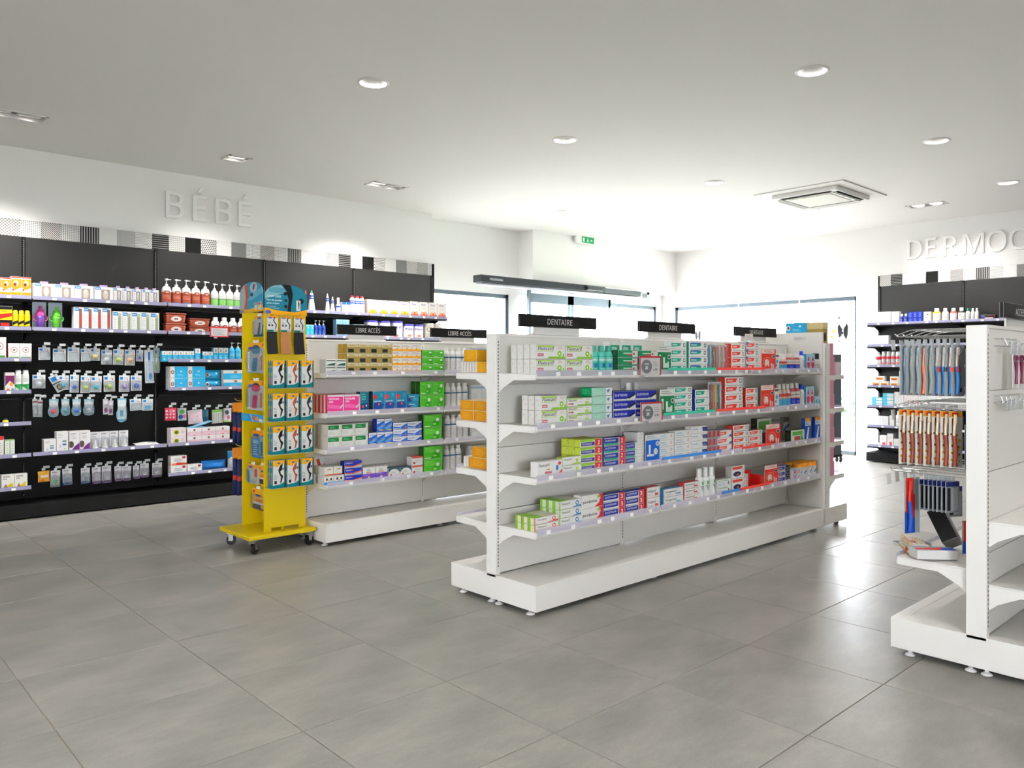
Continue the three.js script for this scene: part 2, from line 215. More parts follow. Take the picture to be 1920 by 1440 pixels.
  paro: ['toothpaste_carton', 'carton', 'white carton with red curved end', 'box', 0.06, 150, 62, W, (p) => { p.t('parodontax', 0.04, 0.52, 0.3, '#3c4244', 0.7); p.p([[0.6, 1], [0.82, 0.7], [0.9, 0.3], [0.8, 0], [1, 0], [1, 1]], '#d8262e'); p.r(0.74, 0.1, 0.14, 0.2, '#8fc040'); p.e(0.82, 0.42, 0.015, 0.04, '#d8262e'); }, {}],
  gyl: ['toothpaste_carton', 'carton', 'white carton with grey script and red tip', 'box', 0.05, 130, 44, W, gyl('#d24a44'), { side: '#c8383a' }],
  gylBlue: ['toothpaste_carton', 'carton', 'white carton with grey script and blue tip', 'box', 0.05, 130, 40, W, gyl('#7fb4dc'), { side: '#4a90c8' }],
  whiteBottle: ['mouthwash_bottle', 'bottle', 'white rinse bottle with green label', 'bottle', 0.055, 46, 80, '#f2f3f0', (p) => { p.r(0.4, 0.05, 0.2, 0.2, '#5ab06a'); p.p([[0.3, 0.3], [0.7, 0.3], [0.5, 0.7]], '#a8b4ac'); p.r(0.9, 0, 0.1, 1, '#3c9c5a'); p.r(0, 0, 0.06, 1, '#4a80c0'); }, { body: '#eeefec', cap: '#f2f2f0', capH: 0.3, y0: 0.03, y1: 0.58 }],
  whiteLines: ['toothpaste_carton', 'carton', 'white carton with pale blue lines', 'box', 0.05, 110, 40, W, (p) => { p.r(0.04, 0.08, 0.7, 0.14, '#8fc89c'); p.l(0.06, 0.4, 0.6, 3, 0.18, '#9cc4dc'); p.r(0.78, 0.3, 0.08, 0.5, '#5a6a70'); }, {}],
  aquaBox: ['toothpaste_carton', 'carton', 'white carton with navy oval logo', 'box', 0.05, 90, 60, W, (p) => { p.r(0.05, 0.06, 0.78, 0.22, '#e04a34'); p.e(0.42, 0.66, 0.3, 0.2, '#22285c'); p.p([[0.35, 0.76], [0.5, 0.58], [0.55, 0.76]], '#e8803c'); p.l(0.8, 0.36, 0.14, 4, 0.13, '#8a9a98'); }, { side: '#c8c4bc' }],
  darkBox: ['toothpaste_carton', 'carton', 'blue carton with black patterned end', 'box', 0.05, 110, 36, '#e4e6ec', (p) => { p.r(0.04, 0.15, 0.52, 0.6, '#2438a0'); p.t('signal', 0.08, 0.44, 0.3, '#fff', 0.4); p.r(0.6, 0, 0.4, 1, '#1c2230'); p.s([[0.62, 0.2], [0.8, 0.8], [0.96, 0.3]], '#aab4c8', 0.08); p.r(0.04, 0.78, 0.3, 0.14, '#e89a30'); }, { side: '#8a84d0' }],
  pinkBits: ['denture_carton', 'carton', 'small white carton with pink band', 'box', 0.05, 80, 40, '#e9e6e8', (p) => { p.r(0.2, 0.1, 0.4, 0.3, '#9aa8d8'); p.r(0.3, 0.5, 0.24, 0.4, '#d85a98'); p.r(0.7, 0.3, 0.2, 0.5, '#e8b8d0'); p.r(0.6, 0.8, 0.3, 0.1, '#e0c840'); }, {}],
  orangeCap: ['denture_cream_jar', 'jar', 'white jar with orange lid', 'jar', 0.07, 56, 50, '#f0f0ee', (p) => { p.p([[0.5, 0.25], [0.72, 0.6], [0.5, 0.82], [0.32, 0.62]], '#3a78c8'); p.e(0.5, 0.62, 0.08, 0.1, '#fff'); p.l(0.3, 0.9, 0.4, 1, 0.1, '#aab'); }, { body: '#ecebe8', cap: '#f09a18', capH: 0.3 }],
  tealSmall: ['medicine_carton', 'carton', 'white medicine carton with dark teal swoosh', 'box', 0.04, 70, 50, '#f2f1ec', (p) => { p.r(0.05, 0.12, 0.9, 0.16, '#174a40'); p.p([[0.05, 0.95], [0.4, 0.66], [0.95, 0.55], [0.9, 0.95]], '#1f5c50'); p.l(0.08, 0.42, 0.6, 1, 0.1, '#cdc'); }, { side: '#cfc9c4' }],
  gold: ['medicine_carton', 'carton', 'gold medicine carton', 'box', 0.04, 80, 60, '#c9a218', (p) => { p.r(0, 0, 1, 0.1, '#efeff0'); p.l(0.06, 0.22, 0.7, 4, 0.14, '#8a6c08'); p.r(0.66, 0.55, 0.28, 0.4, '#d8c070'); }, { side: '#a8860e', top: '#e6e4dc' }],
  amber: ['medicine_carton', 'carton', 'white carton with orange peaks', 'box', 0.04, 80, 44, '#f4f0e8', (p) => { p.l(0.05, 0.12, 0.85, 2, 0.16, '#9a8aa8'); p.p([[0, 1], [0, 0.7], [0.2, 0.74], [0.35, 0.66], [0.5, 0.42], [0.65, 0.7], [0.8, 0.66], [1, 0.74], [1, 1]], '#f0a51a'); p.l(0.1, 0.88, 0.7, 1, 0.1, '#f8d088'); }, {}],
  lime: ['medicine_carton', 'carton', 'bright green medicine carton', 'box', 0.06, 80, 66, '#44b81a', (p) => { p.p([[0.3, 0.95], [0.5, 0.5], [0.9, 0.4], [0.8, 0.9]], '#2a9810'); p.l(0.06, 0.1, 0.6, 2, 0.09, '#90e060'); p.e(0.74, 0.34, 0.12, 0.14, '#e8f2e4'); p.r(0.06, 0.84, 0.4, 0.08, '#b8e89a'); p.e(0.6, 0.72, 0.1, 0.07, '#8adc60'); }, { side: '#1a5c0a', top: '#5cc832' }],
  limeWide: ['medicine_carton', 'carton', 'large bright green carton', 'box', 0.07, 110, 64, '#44b81a', (p) => { p.p([[0.4, 0.95], [0.55, 0.5], [0.9, 0.4], [0.85, 0.9]], '#2a9810'); p.l(0.06, 0.1, 0.66, 4, 0.1, '#90e060'); p.e(0.76, 0.4, 0.1, 0.14, '#eef4ea'); p.r(0.06, 0.86, 0.3, 0.08, '#d0ecc0'); p.e(0.6, 0.74, 0.1, 0.08, '#8adc60'); }, { side: '#1a5c0a', top: '#5cc832' }],
  pink: ['medicine_carton', 'carton', 'hot pink medicine carton', 'box', 0.05, 110, 80, '#ef3f96', (p) => { p.r(0, 0, 1, 0.1, '#f4e8ec'); p.t('POLYSILANE', 0.06, 0.22, 0.15, '#fff', 0.84); p.t('UPSA', 0.06, 0.38, 0.15, '#fff', 0.4); p.p([[0, 0.5], [0.9, 0.62], [0.9, 0.8], [0, 0.72]], '#f56fb0'); p.s([[0.78, 0.72], [0.96, 0.56]], '#f2e4ec', 0.07); p.r(0.78, 0.88, 0.16, 0.06, '#b02048'); p.r(0.95, 0, 0.05, 1, '#f4e8ec'); }, { side: '#d8244a', stripe: '#f0e4e0' }],
  tealPack: ['medicine_carton', 'carton', 'narrow dark teal medicine carton', 'box', 0.06, 50, 80, '#0f6f8c', (p) => { p.p([[0, 1], [0, 0.6], [1, 0.55], [1, 1]], '#0c3f80'); p.l(0.1, 0.1, 0.7, 3, 0.12, '#5fd0a0'); p.e(0.3, 0.74, 0.12, 0.08, '#e8503c'); p.e(0.75, 0.7, 0.1, 0.06, '#e8e8e8'); }, { side: '#0a4a60' }],
  tealRed: ['medicine_carton', 'carton', 'teal medicine carton with red corner', 'box', 0.06, 70, 90, '#1482a8', (p) => { p.p([[0, 1], [0, 0.62], [0.5, 0.5], [0.9, 0.66], [0.7, 1]], '#0b3f98'); p.p([[0, 0.18], [0.3, 0.16], [0.34, 0.34], [0, 0.42]], '#e0352c'); p.t('nicorette', 0.06, 0.5, 0.11, '#fff', 0.8, 'italic bold'); p.e(0.5, 0.66, 0.09, 0.07, '#e8503c'); p.r(0, 0.95, 1, 0.05, '#e0352c'); p.l(0.6, 0.1, 0.3, 3, 0.07, '#58c8b0'); }, { side: '#0a4a60' }],
  tealLow: ['medicine_carton', 'carton', 'low teal medicine carton', 'box', 0.06, 90, 50, '#158ab0', (p) => { p.p([[0, 1], [0, 0.5], [0.3, 0.4], [0.35, 1]], '#0b3f98'); p.t('nicorette', 0.1, 0.3, 0.22, '#fff', 0.8, 'italic bold'); p.e(0.28, 0.66, 0.06, 0.1, '#e8503c'); p.l(0.45, 0.55, 0.5, 2, 0.2, '#7fd0e0'); }, {}],
  whiteMint: ['medicine_carton', 'carton', 'white carton with green top panel', 'box', 0.07, 90, 74, '#f0efe9', (p) => { p.r(0.02, 0.04, 0.8, 0.36, '#12803c'); p.l(0.12, 0.16, 0.5, 2, 0.1, '#8fd0a0'); p.s([[0.74, 0.92], [0.95, 0.62]], '#b8d8c0', 0.06); p.l(0.06, 0.56, 0.5, 3, 0.1, '#d4d2cc'); p.e(0.92, 0.5, 0.02, 0.03, '#d03030'); }, { side: '#d9d2c8' }],
  blueTall: ['medicine_carton', 'carton', 'blue carton with white diagonal top', 'box', 0.06, 56, 76, '#1f5fc8', (p) => { p.p([[0, 0], [1, 0], [1, 0.14], [0, 0.4]], '#f0f2f6'); p.t('Nicopatch', 0.1, 0.16, 0.12, '#2a3a70', 0.7); p.p([[0, 0.7], [1, 0.3], [1, 0.6], [0.2, 0.9]], '#4aa4ec'); p.e(0.62, 0.56, 0.1, 0.09, '#f08a3a'); p.r(0.3, 0.82, 0.6, 0.1, '#f0c030'); }, { side: '#14309a' }],
  blueWave: ['medicine_carton', 'carton', 'blue and white wavy carton', 'box', 0.06, 110, 42, '#f0f2f8', (p) => { p.t('Nicopatch', 0.05, 0.3, 0.26, '#3c4a80', 0.5); p.p([[0, 1], [0, 0.55], [0.5, 0.7], [0.9, 0.2], [1, 0.2], [1, 1]], '#2f68d0'); p.p([[0, 0.75], [0.4, 0.85], [0.6, 0.75], [0.5, 1], [0, 1]], '#a8c4f0'); p.e(0.86, 0.72, 0.05, 0.16, '#f0863c'); }, { side: '#2a4aa8' }],
  petTray: ['flea_treatment_tray', 'tray', 'low blue and white pet treatment carton', 'box', 0.09, 80, 40, '#f0efea', (p) => { p.r(0, 0.72, 1, 0.28, '#1f98d8'); p.e(0.3, 0.4, 0.1, 0.16, '#4a4038'); p.e(0.72, 0.4, 0.1, 0.16, '#2c2c30'); p.r(0.45, 0.5, 0.1, 0.16, '#e05a48'); p.l(0.1, 0.1, 0.6, 1, 0.1, '#e07a68'); }, { side: '#e4e2da' }],
  petBox: ['flea_treatment_carton', 'carton', 'white pet treatment carton', 'box', 0.07, 60, 60, '#f2f0ea', (p) => { p.e(0.62, 0.3, 0.18, 0.09, '#c8a070'); p.e(0.4, 0.32, 0.1, 0.06, '#e89040'); p.l(0.1, 0.5, 0.6, 3, 0.1, '#d8d4cc'); p.r(0, 0.86, 1, 0.14, '#e0703a'); }, { side: '#dedcd4' }],
  orangeWave: ['medicine_carton', 'carton', 'blue carton with orange wave', 'box', 0.06, 110, 46, '#1f34b8', (p) => { p.t('NiQuitin', 0.06, 0.3, 0.28, '#e8ecff', 0.4); p.e(0.44, 0.28, 0.06, 0.14, '#e0402c'); p.p([[0, 0.62], [0.5, 0.72], [1, 0.4], [1, 0.6], [0.5, 0.86], [0, 0.78]], '#f07020'); p.p([[0, 0.8], [0.5, 0.88], [1, 0.62], [1, 1], [0, 1]], '#c8ccd4'); }, { side: '#14247c' }],
  violet: ['medicine_carton', 'carton', 'white carton with violet lower half', 'box', 0.08, 90, 70, '#f0eeea', (p) => { p.l(0.3, 0.14, 0.4, 3, 0.1, '#8a8a88'); p.r(0.24, 0.4, 0.5, 0.05, '#e06a60'); p.r(0, 0.5, 1, 0.5, '#7d52c0'); p.e(0.5, 0.8, 0.1, 0.08, '#e6d8c0'); p.l(0.1, 0.58, 0.6, 1, 0.1, '#b8a0e0'); }, {}],
  roundWhite: ['medicine_carton', 'carton', 'white carton with grey arc', 'box', 0.07, 90, 60, '#3a5a66', (p) => { p.e(0.5, 0.75, 0.5, 0.66, '#f2f1ee'); p.r(0, 0.7, 1, 0.3, '#f2f1ee'); p.e(0.22, 0.78, 0.08, 0.13, '#c8403a'); p.l(0.2, 0.42, 0.5, 2, 0.12, '#b8bcbc'); }, {}],
  redWhite: ['medicine_carton', 'carton', 'white carton with red top edge', 'box', 0.07, 80, 54, '#f2f1ee', (p) => { p.r(0, 0, 1, 0.16, '#e8482c'); p.e(0.2, 0.72, 0.09, 0.15, '#b02c30'); p.l(0.3, 0.36, 0.5, 3, 0.14, '#c8cccc'); }, { top: '#e8482c' }],
  longTube: ['spray_bottle', 'bottle', 'tall white bottle with narrow blue band', 'bottle', 0.045, 40, 90, '#f4f4f2', (p) => { p.r(0, 0.14, 1, 0.08, '#46729c'); p.l(0.3, 0.4, 0.4, 6, 0.09, '#dcdcda'); }, { body: '#f2f2f0', cap: '#f0f0ee', capH: 0.12, y0: 0.02, y1: 0.86 }],
  orangeBox: ['formula_carton', 'carton', 'orange and white carton with red top', 'box', 0.06, 60, 100, '#f2ece4', (p) => { p.r(0, 0, 1, 0.06, '#d8382c'); p.p([[0, 0.12], [1, 0.1], [1, 0.5], [0.4, 0.62], [0, 0.5]], '#f09a28'); p.e(0.5, 0.3, 0.26, 0.14, '#f4d8a8'); p.e(0.4, 0.36, 0.16, 0.08, '#7a3a28'); p.r(0, 0.72, 1, 0.14, '#f0a018'); p.e(0.2, 0.62, 0.1, 0.05, '#d83030'); }, { side: '#e8dcc8' }],
  windowBox: ['baby_bottle_carton', 'carton', 'white baby bottle carton with window', 'hangbox', 0.08, 90, 90, '#f2f1f2', mam('#a89a90', '#d8d8e4'), {}],
  windowSlim: ['baby_bottle_carton', 'carton', 'narrow white baby bottle carton with window', 'hangbox', 0.07, 56, 90, '#f2f1f2', mam('#8a8c90', '#e0b0c0'), {}],
  tallWindow: ['baby_bottle_carton', 'carton', 'tall baby bottle carton with coloured bottle', 'box', 0.07, 50, 110, '#f0f0f0', (p) => { p.r(0.06, 0.02, 0.5, 0.14, '#1f7fd4'); p.t('MAM', 0.1, 0.09, 0.08, '#fff', 0.4); p.r(0.56, 0.06, 0.34, 0.88, '#8a6a60'); p.r(0.6, 0.3, 0.26, 0.5, '#b8483c'); p.l(0.08, 0.3, 0.36, 7, 0.08, '#c8ccd4'); }, {}],
  tallPale: ['baby_bottle_carton', 'carton', 'tall pale baby bottle carton', 'box', 0.07, 50, 110, '#f0f1f1', (p) => { p.r(0.04, 0.04, 0.54, 0.16, '#1f7fd4'); p.t('MAM', 0.1, 0.12, 0.08, '#fff', 0.4); p.r(0.56, 0.08, 0.34, 0.86, '#b8c0a8'); p.r(0.6, 0.25, 0.26, 0.62, '#9aa488'); p.l(0.08, 0.3, 0.36, 7, 0.08, '#c8ccd4'); }, {}],
  pumpBrown: ['lotion_bottle', 'bottle', 'white pump bottle with rust label', 'pump', 0.06, 60, 80, '#b0513a', (p) => { p.r(0, 0, 1, 0.1, '#f2f0ee'); p.e(0.5, 0.12, 0.2, 0.13, '#8a3a2c'); p.e(0.5, 0.12, 0.12, 0.07, '#d8a890'); p.l(0.2, 0.34, 0.6, 3, 0.09, '#d89a84'); p.r(0.3, 0.8, 0.4, 0.1, '#4a80c0'); }, { body: '#f2f1ef', y0: 0.03, y1: 0.6 }],
  pumpGreen: ['lotion_bottle', 'bottle', 'white pump bottle with green label', 'pump', 0.055, 60, 80, '#f2f2f0', (p) => { p.l(0.2, 0.15, 0.6, 2, 0.1, '#b8c0b8'); p.r(0, 0.36, 1, 0.6, '#8ecf72'); p.r(0, 0.34, 1, 0.06, '#7a8a78'); p.p([[0.6, 0.96], [0.8, 0.6], [1, 0.5], [1, 0.96]], '#6fb858'); }, { body: '#f2f2f0', y0: 0.03, y1: 0.62 }],
  sprayTeal: ['spray_bottle', 'bottle', 'turquoise spray bottle', 'bottle', 0.05, 30, 60, '#2fb8b0', (p) => { p.r(0, 0.4, 1, 0.3, '#e04048'); }, { body: '#30b0b4', cap: '#e04a50', y0: 0.1, y1: 0.7 }],
  bigBlueBottle: ['cleansing_bottle', 'bottle', 'large conical white bottle with blue band', 'cone', 0.07, 60, 30, '#1f50c0', (p) => { p.t('Mustela', 0.1, 0.5, 0.5, '#fff', 0.8); }, { body: '#f0f1f2', cap: '#22a880' }],
  blueBandTube: ['lotion_tube', 'bottle', 'slim white conical bottle with blue band', 'cone', 0.05, 50, 30, '#2450c0', (p) => { p.t('Mustela', 0.1, 0.5, 0.45, '#fff', 0.8); }, { body: '#f0f1f2', cap: '#f0f1f2' }],
  blueBandCap: ['lotion_tube', 'bottle', 'white flip-cap bottle with blue band', 'bottle', 0.05, 40, 60, '#f2f2f4', (p) => { p.r(0, 0, 1, 0.2, '#2450c0'); p.l(0.2, 0.4, 0.6, 3, 0.12, '#c8ccd8'); }, { body: '#f0f1f2', cap: '#f4f4f2', capH: 0.4, y0: 0.02, y1: 0.56 }],
  blueTopBox: ['cream_carton', 'carton', 'white cream carton with blue top band', 'box', 0.05, 50, 80, '#f2f2f4', tube4('#2a6ac8'), {}],
  redCapBottle: ['cleansing_bottle', 'bottle', 'white bottle with blue band and red cap', 'bottle', 0.055, 50, 80, '#f2f2f4', (p) => { p.r(0, 0, 1, 0.22, '#2450c0'); p.t('Mustela', 0.1, 0.11, 0.13, '#fff', 0.8); p.l(0.2, 0.4, 0.6, 3, 0.12, '#c8ccd8'); }, { body: '#f0f1f2', cap: '#d0323c', capH: 0.1, y0: 0.02, y1: 0.8 }],
  cereal: ['baby_cereal_carton', 'carton', 'white cereal carton with orange fruit', 'box', 0.06, 80, 100, '#f6f0ea', pic('#f5a428', '#f4d05a'), { side: '#f0d8c8' }],
  cerealRed: ['baby_cereal_carton', 'carton', 'white cereal carton with red fruit', 'box', 0.06, 80, 100, '#f6f0ea', pic('#e0603c', '#e8a888'), { side: '#d88a78' }],
  yellowBox: ['insect_repellent_carton', 'carton', 'yellow and black carton with red flash', 'box', 0.05, 60, 110, '#f2d418', (p) => { p.r(0, 0, 1, 0.14, '#1c1c1c'); p.p([[0, 0.36], [1, 0.28], [1, 0.42], [0, 0.58]], '#d83028'); p.r(0, 0.6, 1, 0.4, '#181818'); p.r(0.2, 0.72, 0.6, 0.14, '#d83028'); p.l(0.2, 0.2, 0.6, 1, 0.06, '#444'); }, { side: '#181818' }],
  yellowCan: ['insect_repellent_can', 'can', 'yellow spray can with black base', 'can', 0.04, 40, 90, '#f2d418', (p) => { p.p([[0, 0.55], [1, 0.3], [1, 0.5], [0, 0.75]], '#222'); p.l(0.2, 0.5, 0.6, 2, 0.08, '#222'); p.r(0, 0.8, 1, 0.2, '#1c1c1c'); p.e(0.5, 0.88, 0.2, 0.06, '#e8e8e0'); }, { body: '#f0d21a', cap: '#f4d820' }],
  brownTub: ['wipes_tub', 'tub', 'rust brown wipes tub with oval label', 'tub', 0.1, 100, 56, '#a5492f', (p) => { p.e(0.5, 0.5, 0.36, 0.42, '#f0ece8'); p.o(0.5, 0.5, 0.36, 0.42, '#c8b8a8', 0.04); p.p([[0.36, 0.62], [0.4, 0.34], [0.5, 0.44], [0.6, 0.34], [0.64, 0.62]], '#7a3424'); }, { body: '#a5492f', cap: '#93402a' }],
  brownBottle: ['lotion_bottle', 'bottle', 'white bottle with rust label', 'bottle', 0.055, 50, 50, '#b0513a', (p) => { p.r(0, 0, 1, 0.16, '#f2f0ee'); p.e(0.5, 0.2, 0.22, 0.18, '#8a3a2c'); p.e(0.5, 0.2, 0.12, 0.1, '#d8a890'); p.r(0.3, 0.74, 0.4, 0.14, '#3a68b0'); p.l(0.2, 0.46, 0.6, 2, 0.12, '#d89a84'); }, { body: '#f2f1ef', cap: '#f4f3f1', capH: 0.2, y0: 0.04, y1: 0.56 }],
  aquaCarton: ['cream_carton', 'carton', 'turquoise cream carton', 'box', 0.05, 50, 90, '#35bcd4', (p) => { p.r(0, 0, 1, 0.1, '#a8e4ea'); p.e(0.6, 0.24, 0.16, 0.07, '#f0f4f4'); p.l(0.2, 0.5, 0.6, 3, 0.1, '#a8e8f0'); }, {}],
  navyPump: ['lotion_bottle', 'bottle', 'navy pump bottle', 'pump', 0.05, 50, 70, '#1f46a8', (p) => { p.p([[0.1, 0.9], [0.4, 0.2], [0.7, 0.9]], '#4a78c8'); p.l(0.3, 0.7, 0.5, 2, 0.1, '#a8c0e8'); }, { body: '#1f46a8', y0: 0.03, y1: 0.62 }],
  skyBox: ['cream_carton', 'carton', 'sky blue cream carton', 'box', 0.07, 60, 60, '#8cc4e4', (p) => { p.l(0.15, 0.3, 0.7, 3, 0.12, '#c8e6f4'); p.r(0, 0, 1, 0.08, '#a8d8ee'); }, {}],
  skySmall: ['cream_carton', 'carton', 'white-topped pale blue cream carton', 'box', 0.05, 50, 60, '#5a9cc8', (p) => { p.r(0, 0, 1, 0.3, '#d8ecf6'); p.l(0.2, 0.5, 0.6, 2, 0.12, '#a8d0e8'); }, {}],
  milkTin: ['formula_tin', 'tin', 'large white formula tin with indigo lid', 'can', 0.12, 90, 90, '#f2f0f4', (p) => { p.t('Picot', 0.1, 0.24, 0.24, '#3a34a0', 0.8, 'italic bold'); p.e(0.3, 0.8, 0.14, 0.1, '#e88070'); p.e(0.62, 0.62, 0.14, 0.1, '#f0d8d0'); p.r(0, 0.92, 1, 0.08, '#6a60c8'); }, { body: '#f0eef4', cap: '#4a44b0', lid: 0.1 }],
  milkSmall: ['formula_tin', 'tin', 'small white formula tin with indigo lid', 'can', 0.1, 80, 80, '#f2f0f4', (p) => { p.t('Picot', 0.1, 0.2, 0.22, '#3a34a0', 0.8, 'italic bold'); p.e(0.4, 0.74, 0.14, 0.1, '#e8a080'); p.r(0, 0.92, 1, 0.08, '#6a60c8'); }, { body: '#f0eef4', cap: '#5a54b8', lid: 0.12 }],
  goatTin: ['formula_tin', 'tin', 'white formula tin with gold edge', 'can', 0.11, 70, 80, '#f3f1ea', (p) => { p.o(0.5, 0.3, 0.22, 0.16, '#b8a878', 0.05); p.l(0.25, 0.6, 0.5, 3, 0.1, '#c8c0a8'); p.r(0.92, 0, 0.08, 1, '#e8b040'); }, { body: '#f2efe6', cap: '#f2efe6', lid: 0.08 }],
  ringBox: ['baby_food_carton', 'carton', 'white carton with pink ring', 'box', 0.06, 60, 80, '#f0f0ec', (p) => { p.o(0.5, 0.38, 0.28, 0.15, '#d89aa8', 0.05); p.e(0.5, 0.38, 0.1, 0.05, '#6a5a50'); p.l(0.2, 0.62, 0.6, 2, 0.07, '#c8ccc4'); p.r(0.06, 0.78, 0.88, 0.1, '#5a9a3a'); p.r(0, 0.94, 1, 0.06, '#c8384a'); }, {}],
  plumBox: ['vitamin_carton', 'carton', 'plum and white vitamin carton', 'box', 0.05, 50, 90, '#f0ece8', (p) => { p.r(0, 0, 1, 0.08, '#e8d8e0'); p.p([[0, 0.14], [1, 0.14], [1, 0.6], [0.5, 0.4], [0, 0.66]], '#7a2860'); p.e(0.66, 0.56, 0.2, 0.1, '#f0a028'); p.e(0.3, 0.86, 0.2, 0.08, '#e87a3c'); p.e(0.8, 0.82, 0.14, 0.05, '#4aa8c0'); }, {}],
  greenSpray: ['spray_can', 'can', 'white spray can with green print', 'can', 0.05, 40, 90, '#eef0ee', (p) => { p.p([[0, 0.55], [1, 0.5], [1, 0.62], [0.7, 0.7], [0.6, 0.86], [0, 0.6]], '#1f9c50'); p.r(0.5, 0.6, 0.4, 0.3, '#28a858'); p.l(0.2, 0.2, 0.6, 3, 0.08, '#a8b0a8'); }, { body: '#eef0ee', cap: '#e8eae8' }],
  yellowDrop: ['hygiene_bottle', 'bottle', 'small yellow dropper bottle', 'bottle', 0.04, 30, 30, '#e8d020', null, { body: '#e4cc22', cap: '#2c3a24', y0: 0.1, y1: 0.6 }],
  redTop: ['syrup_carton', 'carton', 'white carton with red top and dots', 'box', 0.05, 36, 90, '#f0eeea', (p) => { p.r(0, 0, 1, 0.16, '#c8282c'); p.l(0.2, 0.3, 0.6, 6, 0.09, '#b8b0a8'); p.r(0, 0.92, 1, 0.08, '#c8383c'); }, {}],
  greenStripe: ['syrup_carton', 'carton', 'narrow white carton with green edges', 'box', 0.05, 36, 90, '#eef0e8', (p) => { p.r(0, 0, 0.1, 1, '#8ab870'); p.l(0.3, 0.1, 0.5, 8, 0.1, '#a8b498'); p.r(0, 0, 1, 0.05, '#7aa860'); }, {}],
  triangleBox: ['herbal_tea_carton', 'carton', 'white carton with yellow triangle', 'box', 0.06, 80, 90, '#f2f0e8', (p) => { p.t('ORGANO', 0.1, 0.14, 0.12, '#2c2c2c', 0.8); p.t('flash', 0.1, 0.28, 0.12, '#3c3c3c', 0.5); p.p([[0.1, 0.95], [0.9, 0.5], [0.9, 0.95]], '#e8cc28'); p.p([[0.12, 0.92], [0.3, 0.6], [0.56, 0.92]], '#8a4028'); p.e(0.32, 0.72, 0.1, 0.09, '#c08060'); }, {}],
  paleCarton: ['breast_pump_carton', 'carton', 'pale carton with small blue print', 'box', 0.07, 60, 100, '#f0efee', (p) => { p.l(0.1, 0.1, 0.5, 3, 0.07, '#b8b4bc'); p.r(0.5, 0.4, 0.34, 0.1, '#8aa8a8'); p.r(0.5, 0.56, 0.34, 0.08, '#4a6ab0'); p.r(0.24, 0.6, 0.14, 0.16, '#c8d0dc'); p.e(0.7, 0.8, 0.08, 0.05, '#c8d8a8'); }, { side: '#d8d6d4' }],
  purpleCarton: ['teat_carton', 'carton', 'white carton with purple corner and disc', 'box', 0.07, 60, 110, '#f0eeee', (p) => { p.t('AVENT', 0.14, 0.12, 0.09, '#6a6670', 0.7); p.l(0.15, 0.22, 0.6, 3, 0.06, '#b8b0b4'); p.p([[0.1, 1], [0.5, 0.72], [1, 0.55], [1, 1]], '#7a2a8c'); p.e(0.18, 0.62, 0.26, 0.16, '#5a4a44'); p.r(0.5, 0.88, 0.4, 0.06, '#e0c8e4'); }, { side: '#c8c4c8' }],
  teatCup: ['teat_pack', 'blister pack', 'clear teat pack with purple base card', 'standpack', 0.05, 56, 90, '#d9d8de', avent('#5a2a78'), {}],
  skyLow: ['baby_cream_carton', 'carton', 'small sky blue and white carton', 'box', 0.045, 44, 60, '#36b4e2', sky2, {}],
  skyCarton: ['baby_cream_carton', 'carton', 'tall sky blue and white carton', 'box', 0.045, 44, 80, '#36b4e2', sky2, {}],
  skySpray: ['baby_spray_bottle', 'bottle', 'sky blue spray bottle', 'pump', 0.045, 44, 60, '#36b4e2', (p) => { p.l(0.2, 0.2, 0.6, 3, 0.12, '#a8e0f4'); }, { body: '#3cb4e0', y0: 0.03, y1: 0.6 }],
  skyBig: ['wipes_carton', 'carton', 'large sky blue wipes carton', 'box', 0.12, 110, 70, '#2cb0e4', (p) => { p.r(0, 0, 0.24, 1, '#f0efec'); p.e(0.12, 0.5, 0.1, 0.17, '#8a4a38'); p.e(0.12, 0.5, 0.06, 0.1, '#e0c0b0'); p.e(0.62, 0.44, 0.06, 0.08, '#f0d8d0'); p.l(0.4, 0.7, 0.4, 2, 0.1, '#9adcf4'); p.r(0.24, 0, 0.76, 0.05, '#6ac8ee'); }, { top: '#6cc8ea' }],
  skyPouch: ['wipes_pouch', 'pouch', 'sky blue wipes pouch', 'pouch', 0.1, 100, 56, '#2aa6dc', (p) => { p.e(0.14, 0.5, 0.1, 0.24, '#f0efec'); p.e(0.14, 0.5, 0.06, 0.14, '#8a4a38'); p.e(0.66, 0.34, 0.06, 0.1, '#d8f0f8'); p.l(0.34, 0.6, 0.4, 2, 0.14, '#9adcf4'); }, {}],
  skyWide: ['wipes_carton', 'carton', 'wide blue wipes carton with white top', 'box', 0.12, 110, 60, '#2cb0e4', (p) => { p.r(0, 0, 1, 0.34, '#f0efec'); p.e(0.52, 0.2, 0.08, 0.13, '#a8745c'); p.l(0.3, 0.56, 0.4, 3, 0.12, '#9adcf4'); }, { side: '#eeece8' }],
  yellowDisc: ['nursing_pad_carton', 'carton', 'pale carton with yellow disc', 'box', 0.1, 90, 60, '#efe4e6', (p) => { p.e(0.36, 0.5, 0.2, 0.3, '#d8c020'); p.e(0.36, 0.5, 0.12, 0.18, '#3c6a34'); p.l(0.66, 0.24, 0.28, 3, 0.16, '#b8a0a4'); p.e(0.1, 0.22, 0.04, 0.06, '#e870a8'); }, {}],
  pinkBand: ['nursing_pad_carton', 'carton', 'white carton with pink lower half', 'box', 0.1, 90, 56, '#f1eeee', (p) => { p.r(0, 0.45, 1, 0.55, '#ecc4d2'); p.e(0.5, 0.26, 0.08, 0.14, '#8a5a50'); p.l(0.2, 0.66, 0.6, 2, 0.14, '#f6e4ea'); p.e(0.5, 0.9, 0.1, 0.05, '#e85a8c'); }, {}],
